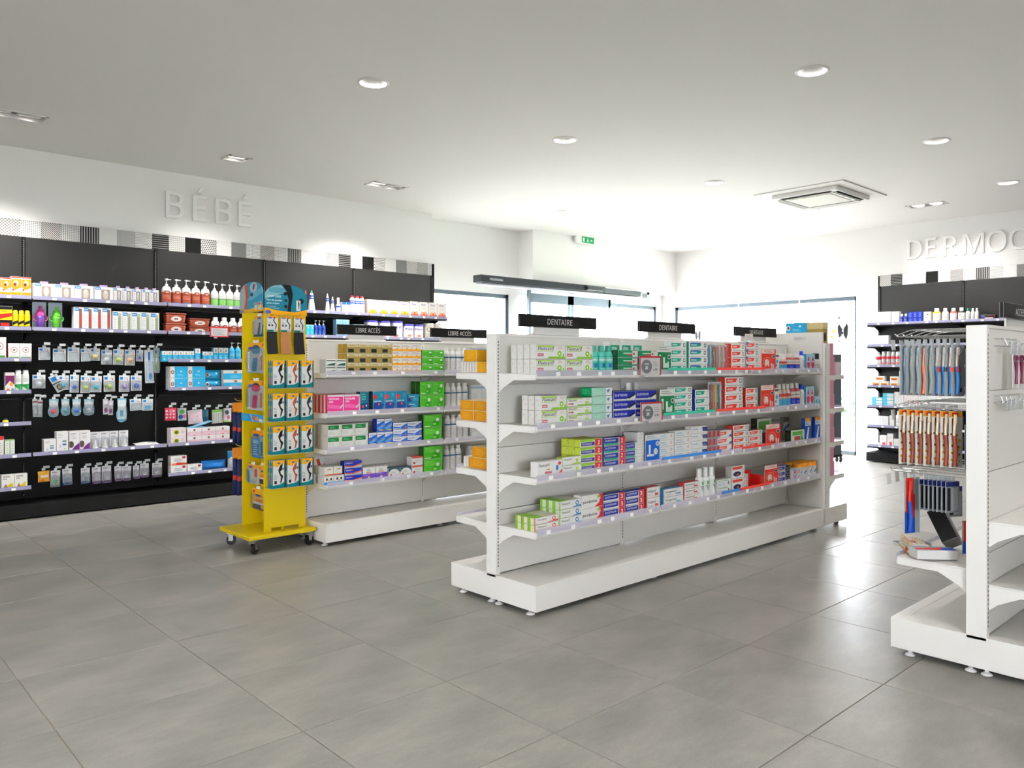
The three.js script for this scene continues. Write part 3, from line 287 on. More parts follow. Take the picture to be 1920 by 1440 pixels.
  fruitBox: ['baby_food_carton', 'carton', 'white carton with red fruit corner', 'box', 0.08, 100, 60, '#f2f0ec', (p) => { p.p([[0, 1], [0.4, 0.7], [1, 0.8], [1, 1]], '#d84028'); p.l(0.2, 0.3, 0.6, 3, 0.12, '#5a6890'); p.e(0.82, 0.18, 0.12, 0.14, '#a83040'); p.e(0.2, 0.88, 0.16, 0.12, '#e88060'); }, {}],
  bluePack: ['nappy_pack', 'packet', 'bright blue wrapped packet', 'pouch', 0.12, 110, 50, '#1f78d0', (p) => { for (let i = 0; i < 5; i++) p.r(0, 0.12 + i * 0.18, 1, 0.03, '#4a9ae8'); }, {}],
  blueBag: ['cotton_bag', 'bag', 'upright white and blue cotton bag', 'pouch', 0.07, 50, 90, '#eef2f6', (p) => { p.r(0, 0.02, 1, 0.4, '#2f9ce4'); p.p([[0, 0.42], [0.5, 0.3], [1, 0.42], [0.5, 0.62]], '#eef4fa'); p.l(0.2, 0.7, 0.6, 2, 0.08, '#c4ccd4'); }, {}],
  palePot: ['cream_carton', 'carton', 'plain white skincare carton', 'box', 0.07, 60, 70, '#f4f4f4', (p) => { p.l(0.2, 0.2, 0.6, 2, 0.1, '#d4d4d8'); p.o(0.5, 0.6, 0.3, 0.2, '#e8e8ec', 0.03); }, {}],
  navySmall: ['skincare_bottle', 'bottle', 'white-capped indigo bottle', 'bottle', 0.045, 40, 60, '#2a3c9c', (p) => { p.l(0.2, 0.2, 0.6, 4, 0.15, '#a8b4e4'); }, { body: '#30429c', cap: '#e8eaf2', y0: 0.05, y1: 0.62 }],
  navyBox: ['skincare_carton', 'carton', 'indigo skincare carton', 'box', 0.05, 60, 60, '#2438a4', (p) => { p.o(0.5, 0.35, 0.18, 0.18, '#a8b8f0', 0.05); p.l(0.2, 0.66, 0.6, 2, 0.14, '#8c9ce0'); }, {}],
  dotBox: ['skincare_carton', 'carton', 'white carton with red dot', 'box', 0.06, 60, 80, '#f4f3f1', (p) => { p.e(0.56, 0.24, 0.1, 0.07, '#d03a34'); p.l(0.2, 0.5, 0.6, 1, 0.1, '#777'); p.r(0.94, 0, 0.06, 1, '#e89a30'); }, {}],
  yellowLotion: ['shower_bottle', 'bottle', 'white bottle with yellow sides', 'bottle', 0.06, 60, 80, '#f2f1ee', lotion('#f0c028'), { body: '#eebc20', cap: '#f2f1ee', y0: 0.04, y1: 0.72 }],
  whiteLotion: ['shower_bottle', 'bottle', 'plain white skincare bottle', 'bottle', 0.06, 60, 80, '#f2f1ee', lotion('#d8d8d4'), { body: '#f0f0ee', cap: '#f2f1ee', y0: 0.04, y1: 0.72 }],
  redLotion: ['shower_bottle', 'bottle', 'white bottle with red sides', 'bottle', 0.06, 60, 80, '#f2f1ee', lotion('#d04a40'), { body: '#cc4a40', cap: '#f2f1ee', y0: 0.04, y1: 0.72 }],
  blackLotion: ['shower_bottle', 'bottle', 'white bottle with black sides', 'bottle', 0.06, 60, 80, '#f2f1ee', lotion('#2a2a2c'), { body: '#303032', cap: '#f2f1ee', y0: 0.04, y1: 0.72 }],
  greenLotion: ['shower_bottle', 'bottle', 'white bottle with dark green cap', 'bottle', 0.05, 50, 80, '#f2f3f0', lotion('#3aa070'), { body: '#f0f2ee', cap: '#1c7c60', y0: 0.04, y1: 0.72 }],
  brownBox: ['gift_carton', 'carton', 'dark brown gift carton', 'box', 0.09, 90, 44, '#4a2018', (p) => { p.e(0.14, 0.24, 0.12, 0.18, '#4a5ae8'); p.r(0.24, 0.42, 0.6, 0.3, '#d8d0c8'); p.r(0, 0.8, 1, 0.1, '#7a3a2c'); }, { side: '#3c1812' }],
  redBandTube: ['skincare_tube', 'bottle', 'white tube with red band', 'bottle', 0.05, 50, 90, '#f0efee', (p) => { p.r(0, 0.1, 1, 0.28, '#c8283c'); p.l(0.2, 0.6, 0.6, 3, 0.1, '#c4c8cc'); }, { body: '#f0efee', cap: '#e4e4e4', y0: 0.02, y1: 0.85, capH: 0.1 }],
  greySpray: ['skincare_spray', 'can', 'grey spray with red bands', 'can', 0.05, 50, 90, '#b4b8b8', (p) => { p.r(0, 0.12, 1, 0.22, '#c8283c'); p.e(0.5, 0.72, 0.24, 0.1, '#d8323c'); p.l(0.2, 0.46, 0.6, 2, 0.07, '#e4e6e6'); p.p([[0.3, 0.8], [0.7, 0.6], [0.7, 0.7]], '#f0d0d0'); }, { body: '#b4b8b8', cap: '#c8cccc' }],
  purpleText: ['skincare_carton', 'carton', 'white carton with purple lettering', 'box', 0.06, 80, 44, '#f4f2f6', (p) => { p.t('noreva', 0.08, 0.4, 0.4, '#6a3cc0', 0.8); p.l(0.1, 0.75, 0.6, 1, 0.1, '#b8a8d8'); }, {}],
  amberCream: ['cream_carton', 'carton', 'white cream carton with amber block', 'box', 0.06, 80, 50, '#f4f1ec', (p) => { p.r(0.1, 0.28, 0.76, 0.4, '#d88a28'); p.r(0.2, 0.5, 0.56, 0.2, '#a03a20'); p.r(0.86, 0, 0.06, 1, '#e8d8c0'); }, {}],
  sunBox: ['sunscreen_carton', 'carton', 'white sunscreen carton with orange block', 'box', 0.06, 70, 90, '#f4f1ec', (p) => { p.e(0.55, 0.16, 0.14, 0.09, '#d86a78'); p.r(0.15, 0.4, 0.66, 0.5, '#e07c2c'); p.r(0.25, 0.5, 0.4, 0.12, '#c83a28'); p.l(0.25, 0.7, 0.46, 2, 0.08, '#f4d8a8'); }, {}],
  aquaBand: ['cream_carton', 'carton', 'white carton with aqua end', 'box', 0.06, 90, 40, '#eef2f3', (p) => { p.r(0, 0, 0.4, 1, '#5cc4e0'); p.r(0, 0, 1, 0.14, '#4ab8d8'); p.l(0.46, 0.4, 0.4, 2, 0.2, '#b8ccd4'); p.e(0.9, 0.5, 0.03, 0.08, '#556'); }, {}],
  whiteTall: ['skincare_carton', 'carton', 'tall plain white carton', 'box', 0.06, 44, 80, '#f3f3f2', (p) => { p.l(0.2, 0.2, 0.6, 5, 0.12, '#d4d6d6'); p.r(0, 0, 0.05, 1, '#dcdede'); }, {}],
  redText: ['skincare_carton', 'carton', 'white carton with red script', 'box', 0.06, 60, 90, '#f4f0ef', (p) => { p.s([[0.1, 0.12], [0.4, 0.05], [0.5, 0.14], [0.9, 0.06]], '#d03848', 0.05); p.l(0.2, 0.4, 0.6, 4, 0.12, '#d8c8c8'); p.r(0.8, 0.5, 0.2, 0.3, '#d03848'); }, {}],
  pinkCorner: ['skincare_carton', 'carton', 'white carton with pink square', 'box', 0.06, 60, 90, '#f4f2f2', (p) => { p.r(0.4, 0.6, 0.4, 0.3, '#e8506c'); p.l(0.2, 0.15, 0.5, 3, 0.1, '#d8d4d4'); }, {}],
  whiteLow: ['skincare_carton', 'carton', 'low plain white carton', 'box', 0.06, 60, 50, '#f4f3f2', (p) => { p.l(0.2, 0.3, 0.6, 3, 0.18, '#d8d6d4'); }, {}],
  pinkSalon: ['skincare_carton', 'carton', 'rose pink carton', 'box', 0.05, 50, 80, '#e4a4b8', (p) => { p.l(0.2, 0.3, 0.6, 3, 0.1, '#f0c8d4'); p.r(0, 0, 0.06, 1, '#d894aa'); }, {}],
  paleRose: ['skincare_carton', 'carton', 'pale rose carton', 'box', 0.1, 50, 60, '#ecdae2', (p) => { p.l(0.2, 0.3, 0.6, 3, 0.14, '#dcc0cc'); }, {}],
  honey: ['medicine_carton', 'carton', 'plain amber medicine carton', 'box', 0.05, 60, 60, '#e6a812', (p) => { p.l(0.1, 0.2, 0.7, 3, 0.2, '#d89a0c'); }, { side: '#dfa00c', top: '#f0e0c0' }],
  honeyTag: ['medicine_carton', 'carton', 'amber medicine carton with grey flap', 'box', 0.06, 60, 60, '#dc960c', (p) => { p.l(0.1, 0.2, 0.7, 3, 0.2, '#c07c0a'); p.r(0, 0.1, 0.1, 0.8, '#b83a2c'); }, { side: '#d8920e', top: '#e0b050' }],
  edgeBook: ['medicine_carton', 'carton', 'thin white and amber carton on edge', 'box', 0.02, 20, 60, '#efe8de', (p) => { p.r(0, 0, 0.4, 1, '#d08a3c'); }, { side: '#ece8e0' }],
  whiteStrip: ['medicine_carton', 'carton', 'white carton with pale blue stripe', 'box', 0.08, 60, 80, '#f0f1f1', (p) => { p.r(0, 0.06, 1, 0.1, '#a4c0dc'); p.l(0.2, 0.4, 0.5, 4, 0.1, '#d4d8dc'); }, { side: '#f0f1f1' }],
};
// hanging packs: [name, category, description, shape, -, print w, print h, ground, drawing, options]
Object.assign(K, {
  clearPack: ['teat_pack', 'blister pack', 'clear teat pack with small blue logo', 'hang', 0.03, 56, 64, '#dfe3e6', bubbleCard('#d8506c'), { bubble: '#e8ecee', core: 0 }],
  clearBlue: ['teat_pack', 'blister pack', 'clear pack with pale blue block', 'hang', 0.03, 56, 64, '#e3e8ec', (p) => { bubbleCard('#4ab')(p); p.r(0.2, 0.55, 0.6, 0.36, '#5cb4e0'); }, { bubble: '#eef2f4', core: 0 }],
  sootherYellow: ['soother_pack', 'blister pack', 'soother pack with yellow soother', 'hang', 0.03, 56, 64, '#d8dcdc', bubbleCard('#e8c030'), { core: '#e8d060' }],
  sootherGrey: ['soother_pack', 'blister pack', 'soother pack with pale grey soother', 'hang', 0.03, 56, 64, '#c4c8ca', bubbleCard('#9ab'), { core: '#d4dadc' }],
  sootherLime: ['soother_pack', 'blister pack', 'soother pack with lime soother', 'hang', 0.03, 56, 64, '#d4d8d4', bubbleCard('#d84a58'), { core: '#b8cc58' }],
  sootherPeach: ['soother_pack', 'blister pack', 'soother pack with peach soother', 'hang', 0.03, 56, 64, '#dcd8d2', bubbleCard('#e87838'), { core: '#e8a878' }],
  sootherNavy: ['soother_pack', 'blister pack', 'soother pack with blue soother', 'hang', 0.03, 56, 64, '#d4dae4', bubbleCard('#e8c030'), { core: '#2a56b8' }],
  sootherTeal: ['soother_pack', 'blister pack', 'soother pack with turquoise soother', 'hang', 0.03, 56, 64, '#d4e0e2', bubbleCard('#d84a58'), { core: '#3aa8c4' }],
  sootherPink: ['soother_pack', 'blister pack', 'soother pack with mauve soother', 'hang', 0.03, 56, 64, '#dcd8e2', bubbleCard('#c85a9c'), { core: '#9c8cc8' }],
  sootherChain: ['soother_pack', 'blister pack', 'tilted soother clip pack', 'hang', 0.02, 40, 64, '#dcdede', (p) => { p.r(0.1, 0.1, 0.6, 0.24, '#1f7fd4'); p.r(0, 0.45, 1, 0.06, '#1c1c1c'); p.e(0.5, 0.75, 0.3, 0.18, '#2a2a2a'); p.e(0.5, 0.75, 0.14, 0.09, '#e8c838'); }, { core: 0, tilt: 0.5 }],
  longBrush: ['bottle_brush_pack', 'blister pack', 'long pack with blue bottle brush', 'hang', 0.04, 40, 120, '#dde6ee', (p) => { p.r(0, 0, 1, 0.08, '#e8ecf0'); p.r(0.4, 0.06, 0.24, 0.3, '#2a78c8'); p.r(0.46, 0.3, 0.1, 0.5, '#b8c8d8'); p.e(0.6, 0.8, 0.2, 0.1, '#3a90d0'); p.r(0.8, 0.2, 0.1, 0.7, '#c8d4e0'); }, { bubble: '#eef2f6', core: 0 }],
  longGreen: ['bottle_brush_pack', 'blister pack', 'long clear pack with green brush', 'hang', 0.04, 34, 110, '#aab4b4', (p) => { p.r(0.2, 0.1, 0.3, 0.1, '#3a68b0'); p.e(0.5, 0.45, 0.24, 0.16, '#dde4e0'); p.p([[0.2, 0.9], [0.6, 0.5], [0.8, 0.6], [0.4, 0.95]], '#8cc83c'); }, { core: 0 }],
  slimBrown: ['soother_pack', 'blister pack', 'narrow brown-edged soother pack', 'hang', 0.02, 24, 64, '#b4bcc0', (p) => { p.r(0, 0.1, 1, 0.1, '#8a4a48'); p.e(0.5, 0.7, 0.3, 0.14, '#d8dcde'); }, { core: 0 }],
  slimPlum: ['soother_pack', 'blister pack', 'narrow plum soother pack', 'hang', 0.02, 24, 64, '#c8c4cc', (p) => { p.r(0.2, 0.1, 0.6, 0.2, '#e4e4e8'); p.e(0.5, 0.72, 0.34, 0.16, '#8c2c74'); }, { core: 0 }],
  roundRed: ['soother_pack', 'blister pack', 'waisted blue pack with red soother', 'hang', 0.03, 56, 80, '#8cb8c8', (p) => { p.l(0.15, 0.1, 0.7, 3, 0.08, '#e4eaee'); p.e(0.5, 0.3, 0.4, 0.18, '#c8ccd0'); }, { core: '#cc2e34', waist: 1 }],
  roundTeal: ['soother_pack', 'blister pack', 'waisted blue pack with teal soother', 'hang', 0.03, 56, 80, '#8cb8c8', (p) => { p.e(0.5, 0.3, 0.4, 0.18, '#c8ccd0'); p.l(0.15, 0.1, 0.7, 3, 0.08, '#e4eaee'); }, { core: '#4c98a0', waist: 1 }],
  roundBlue: ['soother_pack', 'blister pack', 'waisted blue pack with royal blue soother', 'hang', 0.03, 56, 80, '#8cb8c8', (p) => { p.e(0.5, 0.3, 0.4, 0.18, '#c8ccd0'); p.l(0.15, 0.1, 0.7, 3, 0.08, '#e4eaee'); }, { core: '#3a66c0', waist: 1 }],
  roundGrey: ['soother_pack', 'blister pack', 'waisted blue pack with grey soother', 'hang', 0.03, 56, 80, '#7fa8b8', (p) => { p.e(0.5, 0.3, 0.4, 0.18, '#b8bcc0'); p.l(0.15, 0.1, 0.7, 3, 0.08, '#e4eaee'); }, { core: '#a8acae', waist: 1 }],
  tallAqua: ['baby_bottle_pack', 'blister pack', 'tall aqua pack with white bottle', 'hang', 0.04, 56, 110, '#7cc0dc', (p) => { p.r(0.14, 0.06, 0.72, 0.8, '#dde8ec'); p.e(0.5, 0.34, 0.18, 0.12, '#f2f2f0'); p.r(0.34, 0.5, 0.32, 0.26, '#58a8bc'); p.r(0.1, 0.9, 0.8, 0.06, '#4a98c8'); }, { core: 0, waist: 1 }],
  pouchOrange: ['teether_pack', 'blister pack', 'orange and yellow teether pouch', 'pouchhang', 0.03, 56, 64, '#f0a83c', (p) => { p.p([[0, 0], [0.6, 0.1], [0.3, 0.3], [0, 0.3]], '#f2c440'); p.r(0.2, 0.36, 0.7, 0.24, '#f4ead8'); p.p([[0, 1], [0.4, 0.7], [0.6, 1]], '#e07828'); }, {}],
  soothGreenCup: ['soother_pack', 'blister pack', 'clear-cased pack with green soother', 'hang', 0.05, 48, 70, '#c8ccce', avent('#8a9a90'), { core: '#58c070' }],
  cupBlue: ['soother_pack', 'blister pack', 'clear-cased soother pack with blue base', 'hang', 0.05, 48, 70, '#c4c8ce', avent('#2c4c88'), { core: '#8c98a8' }],
  cupPurple: ['teat_pack', 'blister pack', 'clear-cased teat pack with purple base', 'hang', 0.05, 48, 70, '#c8c4cc', avent('#5c2a6c'), { core: '#c4bcc8' }],
  pouchRed: ['toy_pack', 'blister pack', 'pink and red patterned pouch', 'pouchhang', 0.04, 60, 64, '#d8405c', (p) => { for (let i = 0; i < 9; i++) p.e(0.15 + 0.3 * (i % 3), 0.25 + 0.25 * Math.floor(i / 3), 0.1, 0.08, i % 2 ? '#f4c0cc' : '#e8e0e4'); p.r(0.4, 0.1, 0.3, 0.3, '#e8889c'); }, {}],
  pouchGarden: ['toy_pack', 'blister pack', 'green and blue toy pouch', 'pouchhang', 0.04, 56, 64, '#c8d0cc', (p) => { p.e(0.5, 0.3, 0.3, 0.16, '#4a9a4c'); p.e(0.3, 0.7, 0.24, 0.18, '#2c58b8'); p.e(0.72, 0.66, 0.18, 0.16, '#d85a88'); }, {}],
  pouchPink: ['toy_pack', 'blister pack', 'pale pink pouch', 'pouchhang', 0.05, 64, 64, '#e8ccd2', (p) => { p.r(0, 0, 1, 0.14, '#f2ece8'); p.e(0.4, 0.74, 0.12, 0.08, '#f8f4f2'); p.e(0.62, 0.46, 0.05, 0.04, '#a89aa0'); }, { tilt: 0.1 }],
  pouchBlue: ['toy_pack', 'blister pack', 'dark teal pouch', 'pouchhang', 0.04, 40, 64, '#28687c', (p) => { p.r(0, 0.6, 1, 0.4, '#1c5068'); }, {}],
  pouchWhite: ['bib_pack', 'blister pack', 'white striped bib pack', 'pouchhang', 0.03, 60, 70, '#dadcd4', (p) => { for (let i = 0; i < 6; i++) p.r(0.05 + i * 0.16, 0.25, 0.05, 0.75, '#8a9088'); p.r(0, 0, 1, 0.2, '#8cc060'); }, {}],
  pouchFlower: ['bib_pack', 'blister pack', 'flower patterned bib pack', 'pouchhang', 0.03, 60, 70, '#dcd4d8', (p) => { p.e(0.4, 0.3, 0.24, 0.16, '#3c3c44'); p.e(0.6, 0.66, 0.2, 0.15, '#e85a98'); p.e(0.3, 0.74, 0.12, 0.1, '#f0e4ea'); p.r(0, 0.9, 1, 0.1, '#a8c860'); }, {}],
});
for (const [key, k] of Object.entries(K)) {
  const o = k[9]; k[5] = Math.round(k[5] * 1.5); k[6] = Math.round(k[6] * 1.5);
  cell(key, k[5], k[6], k[7], k[8]);
  if (o.side) cell(key + '/side', 40, 32, o.side, (p) => { if (o.stripe) p.r(0, 0, 0.4, 1, o.stripe); else if (o.marks) { p.e(0.3, 0.3, 0.04, 0.05, '#777'); p.r(0.6, 0.6, 0.2, 0.03, '#aaa'); } else p.l(0.2, 0.2, 0.6, 4, 0.16, 'rgba(255,255,255,0.28)'); });
  if (o.top) cell(key + '/top', 12, 12, o.top);
}
// signs, tiles, cards and other flat print
const cardCell = (key, w, h, bg, draw) => cell(key, w, h, bg, draw);
for (const [key, word] of [['sign/libre', 'LIBRE ACCÈS'], ['sign/dental', 'DENTAIRE'], ['sign/access', 'ACCESSOIRES']])
  cardCell(key, 640, 72, '#0a0a0a', (p) => p.t(word, 0.5, 0.53, 0.66, '#eceae6', word.length > 9 ? 0.5 : 0.36, 'normal', 'center'));
const PAT = {
  weave: (p) => { for (let i = 0; i < 12; i++) for (let j = 0; j < 12; j++) if ((i + j) % 2) p.r(i / 12, j / 12, 1 / 12, 1 / 12, '#8a8886'); },
  dots: (p) => { for (let i = 0; i < 10; i++) for (let j = 0; j < 10; j++) p.r(i / 10 + 0.02, j / 10 + 0.03, 0.05, 0.03, '#333'); },
  diagonal: (p) => { p.r(0, 0, 1, 1, '#151515'); for (let i = -8; i < 8; i++) p.s([[i / 8, 0], [i / 8 + 1, 1]], '#f2f2f0', 0.05); },
  cross: (p) => { for (let i = 0; i < 10; i++) for (let j = 0; j < 10; j++) { p.r(i / 10, j / 10 + 0.04, 0.07, 0.02, '#555'); p.r(i / 10 + 0.025, j / 10 + 0.01, 0.02, 0.08, '#555'); } },
  upright: (p) => { p.r(0, 0, 1, 1, '#181818'); for (let i = 0; i < 7; i++) p.r(0.06 + i / 7.2, 0, 0.055, 1, '#c8c6c4'); },
  plain: () => {},
  grey: (p) => { p.r(0, 0, 1, 1, '#c4c4c2'); for (let i = 0; i < 20; i++) p.r(i / 20, 0, 0.02, 1, '#b0b0ae'); },
  lozenge: (p) => { for (let i = 0; i < 10; i++) for (let j = 0; j < 10; j++) p.e(i / 10 + (j % 2 ? 0.05 : 0), j / 10 + 0.05, 0.028, 0.02, '#333'); },
  level: (p) => { p.r(0, 0, 1, 1, '#161616'); for (let i = 0; i < 7; i++) p.r(0, 0.05 + i / 7.2, 1, 0.04, '#b8b6b4'); },
  hatch: (p) => { for (let i = 0; i < 8; i++) for (let j = 0; j < 8; j++) p.s([[i / 8, j / 8], [i / 8 + 0.08, j / 8 + 0.06]], '#555', 0.03); },
  black: (p) => { p.r(0, 0, 1, 1, '#0e0e0e'); },
  diamond: (p) => { for (let i = 0; i < 8; i++) for (let j = 0; j < 8; j++) { const a = i / 8 + (j % 2 ? 0.06 : 0), b = j / 8; p.p([[a, b + 0.05], [a + 0.05, b], [a + 0.1, b + 0.05], [a + 0.05, b + 0.1]], '#1c1c1c'); } },
  slate: (p) => { p.r(0, 0, 1, 1, '#8c8c8a'); for (let i = 0; i < 16; i++) p.r(0, i / 16, 1, 0.02, '#6c6c6a'); },
};
for (const [k, d] of Object.entries(PAT)) cardCell('pat/' + k, 72, 72, '#f0efed', d);
cardCell('talk/green', 100, 140, '#0c7c48', (p) => { p.r(0, 0, 1, 0.24, '#e8e9e4'); p.l(0.08, 0.06, 0.8, 2, 0.07, '#9aa09a'); p.r(0.1, 0.34, 0.14, 0.4, '#e8efe8'); p.r(0.4, 0.44, 0.14, 0.3, '#e8efe8'); p.r(0.4, 0.66, 0.44, 0.18, '#dfe8e0'); p.r(0.72, 0.6, 0.12, 0.2, '#dfe8e0'); p.e(0.86, 0.42, 0.12, 0.09, '#f2f2f0'); p.e(0.86, 0.42, 0.08, 0.06, '#3a4a40'); });
cardCell('talk/red', 100, 140, '#dc2c20', (p) => { p.r(0.02, 0.01, 0.9, 0.2, '#f2e2dc'); p.l(0.16, 0.06, 0.66, 2, 0.06, '#d8685c'); p.o(0.4, 0.58, 0.27, 0.2, '#f0a888', 0.02); p.p([[0.24, 0.5], [0.36, 0.46], [0.5, 0.5], [0.54, 0.64], [0.48, 0.84], [0.42, 0.72], [0.36, 0.72], [0.28, 0.84], [0.22, 0.64]], '#f2e8e2'); p.r(0.66, 0.66, 0.1, 0.24, '#f2ddd4'); p.r(0.8, 0.7, 0.09, 0.2, '#f2ddd4'); p.e(0.84, 0.34, 0.13, 0.08, '#e8e8e4'); p.e(0.84, 0.34, 0.1, 0.06, '#3c4448'); });
cardCell('talk/blue', 100, 140, '#0f62cc', (p) => { p.r(0, 0, 1, 0.2, '#e8ebee'); p.l(0.1, 0.05, 0.8, 2, 0.06, '#a8b4c0'); p.r(0.22, 0.36, 0.14, 0.4, '#f0f0ea'); p.r(0.1, 0.7, 0.5, 0.08, '#f0f0ea'); p.e(0.72, 0.62, 0.15, 0.12, '#e8e6da'); p.e(0.86, 0.34, 0.14, 0.09, '#e6ecf0'); p.e(0.86, 0.34, 0.09, 0.06, '#a8b8c8'); });
cardCell('price', 160, 96, '#b9b8b8', (p) => { p.r(0.06, 0.09, 0.88, 0.91, '#d4d3d2'); p.r(0, 0, 1, 0.09, '#b81f2c'); p.r(0, 0, 0.045, 1, '#b81f2c'); p.r(0.955, 0, 0.045, 1, '#b81f2c'); p.e(0.33, 0.55, 0.24, 0.36, '#77777a'); p.t('POUR', 0.33, 0.42, 0.13, '#eee', 0.3, 'bold', 'center'); p.t('2€', 0.33, 0.62, 0.22, '#fff', 0.3, 'bold', 'center'); p.l(0.62, 0.3, 0.26, 3, 0.1, '#9a9a9a'); p.t('4,90', 0.63, 0.72, 0.16, '#5c5c5e', 0.28); });
cardCell('price/red', 130, 80, '#d8d4d4', (p) => { p.r(0, 0, 1, 0.12, '#d8303a'); p.r(0, 0, 0.06, 1, '#d8303a'); p.r(0.94, 0, 0.06, 1, '#d8303a'); p.r(0, 0.9, 1, 0.1, '#d8303a'); p.l(0.14, 0.26, 0.7, 5, 0.12, '#9c9c9e'); });
cardCell('petback', 120, 130, '#eeece8', (p) => { p.p([[0.14, 0.1], [0.3, 0.06], [0.4, 0.4], [0.3, 0.5]], '#e0503c'); p.e(0.42, 0.42, 0.06, 0.06, '#d83c34'); p.e(0.56, 0.3, 0.05, 0.05, '#e88078'); p.l(0.5, 0.08, 0.42, 5, 0.06, '#c8c6c4'); });
cardCell('exit', 90, 44, '#0c8c50', (p) => { p.r(0.06, 0.16, 0.16, 0.68, '#f0f4f0'); p.e(0.48, 0.3, 0.05, 0.1, '#f0f4f0'); p.p([[0.38, 0.82], [0.46, 0.4], [0.56, 0.46], [0.54, 0.62], [0.62, 0.82], [0.54, 0.84], [0.48, 0.66], [0.44, 0.84]], '#f0f4f0'); p.p([[0.72, 0.3], [0.92, 0.5], [0.72, 0.74]], '#f0f4f0'); });
cardCell('poster', 160, 200, '#f4f4f2', (p) => { p.l(0.24, 0.08, 0.5, 2, 0.05, '#d8d8d6'); p.t('le petit carnet', 0.26, 0.24, 0.05, '#666', 0.5); p.p([[0.42, 0.42], [0.5, 0.3], [0.66, 0.5], [0.62, 0.74], [0.5, 0.82], [0.44, 0.6]], '#17171a'); p.p([[0.95, 0.4], [0.9, 0.28], [0.72, 0.5], [0.74, 0.72], [0.86, 0.9], [0.94, 0.7]], '#17171a'); p.e(0.68, 0.64, 0.045, 0.045, '#17171a'); p.e(0.62, 0.86, 0.2, 0.06, '#e2e2e4'); p.e(0.22, 0.56, 0.12, 0.07, '#f0b078'); p.e(0.2, 0.7, 0.08, 0.05, '#f4e8dc'); p.e(0.12, 0.78, 0.1, 0.05, '#e8a060'); p.e(0.14, 0.6, 0.02, 0.015, '#6a5848'); p.e(0.26, 0.6, 0.02, 0.015, '#6a5848'); });
cardCell('strip/feet', 160, 50, '#1f9cd8', (p) => { p.l(0.06, 0.2, 0.3, 4, 0.16, '#6cc4ec'); p.p([[0.4, 0.1], [0.5, 0.9], [0.58, 0.9], [0.46, 0.1]], '#b8dcea'); p.e(0.62, 0.5, 0.14, 0.3, '#b86a5a'); p.e(0.72, 0.6, 0.1, 0.3, '#e09a88'); p.r(0.8, 0.1, 0.17, 0.4, '#28a4dc'); p.r(0.8, 0.55, 0.17, 0.42, '#e0e4e4'); });
cardCell('head/front', 256, 192, '#1f7c94', (p) => {
  p.p([[0, 0.1], [0.5, 0], [0.5, 0.25], [0, 0.5]], '#7fb4c0'); p.e(0.3, 0.2, 0.22, 0.1, '#5a9cac'); p.p([[0.38, 0], [0.6, 0], [0.66, 0.3], [0.6, 0.9], [0.52, 0.92], [0.56, 0.5], [0.5, 0.2]], '#10181c'); p.e(0.48, 0.3, 0.04, 0.06, '#10181c'); p.e(0.49, 0.52, 0.035, 0.05, '#1c3038'); p.e(0.49, 0.72, 0.04, 0.06, '#10181c');
  p.t('LIGHT LEGS', 0.04, 0.4, 0.09, '#dfe8ea', 0.34); p.t('Pour des jambes', 0.04, 0.53, 0.07, '#f0f4f4', 0.36); p.t('galbées et légères', 0.04, 0.63, 0.06, '#d8e4e6', 0.3); p.l(0.04, 0.72, 0.32, 2, 0.06, '#9cc0c8');
  p.p([[0, 0.78], [0.3, 0.86], [0.7, 0.9], [1, 0.8], [1, 1], [0, 1]], '#f0a818'); p.e(0.08, 0.92, 0.07, 0.06, '#4a66c0'); p.e(0.86, 0.52, 0.06, 0.09, '#10242c'); p.r(0.74, 0.5, 0.1, 0.34, '#e4e4de'); p.p([[0.78, 0.5], [0.82, 0.6], [0.8, 0.84]], '#222');
});
cardCell('head/side', 220, 192, '#2f9cc0', (p) => {
  p.p([[0, 0.1], [0.3, 0], [0.3, 0.9], [0, 0.9]], '#b4c4c8'); p.p([[0.22, 0.05], [0.36, 0.1], [0.4, 0.5], [0.3, 0.9], [0.2, 0.9], [0.28, 0.5]], '#cc5434'); p.e(0.62, 0.18, 0.16, 0.16, '#c8ccd0'); p.p([[0.56, 0.24], [0.62, 0.06], [0.7, 0.1], [0.64, 0.28]], '#b84430'); p.e(0.62, 0.16, 0.04, 0.09, '#1c6c98');
  p.p([[0.3, 0.6], [0.6, 0.35], [1, 0.2], [1, 0.4], [0.5, 0.6]], '#6cb8d4'); p.e(0.54, 0.42, 0.06, 0.05, '#10283c'); p.p([[0, 0.86], [0.4, 0.9], [1, 0.78], [1, 1], [0, 1]], '#f0b010'); p.e(0.1, 0.94, 0.1, 0.05, '#7890c8'); p.r(0.66, 0.7, 0.12, 0.22, '#e4e0d8'); p.r(0.82, 0.68, 0.14, 0.26, '#e4dcd8'); p.e(0.72, 0.74, 0.05, 0.04, '#c87a3c'); p.e(0.88, 0.74, 0.05, 0.04, '#c83c34');
});
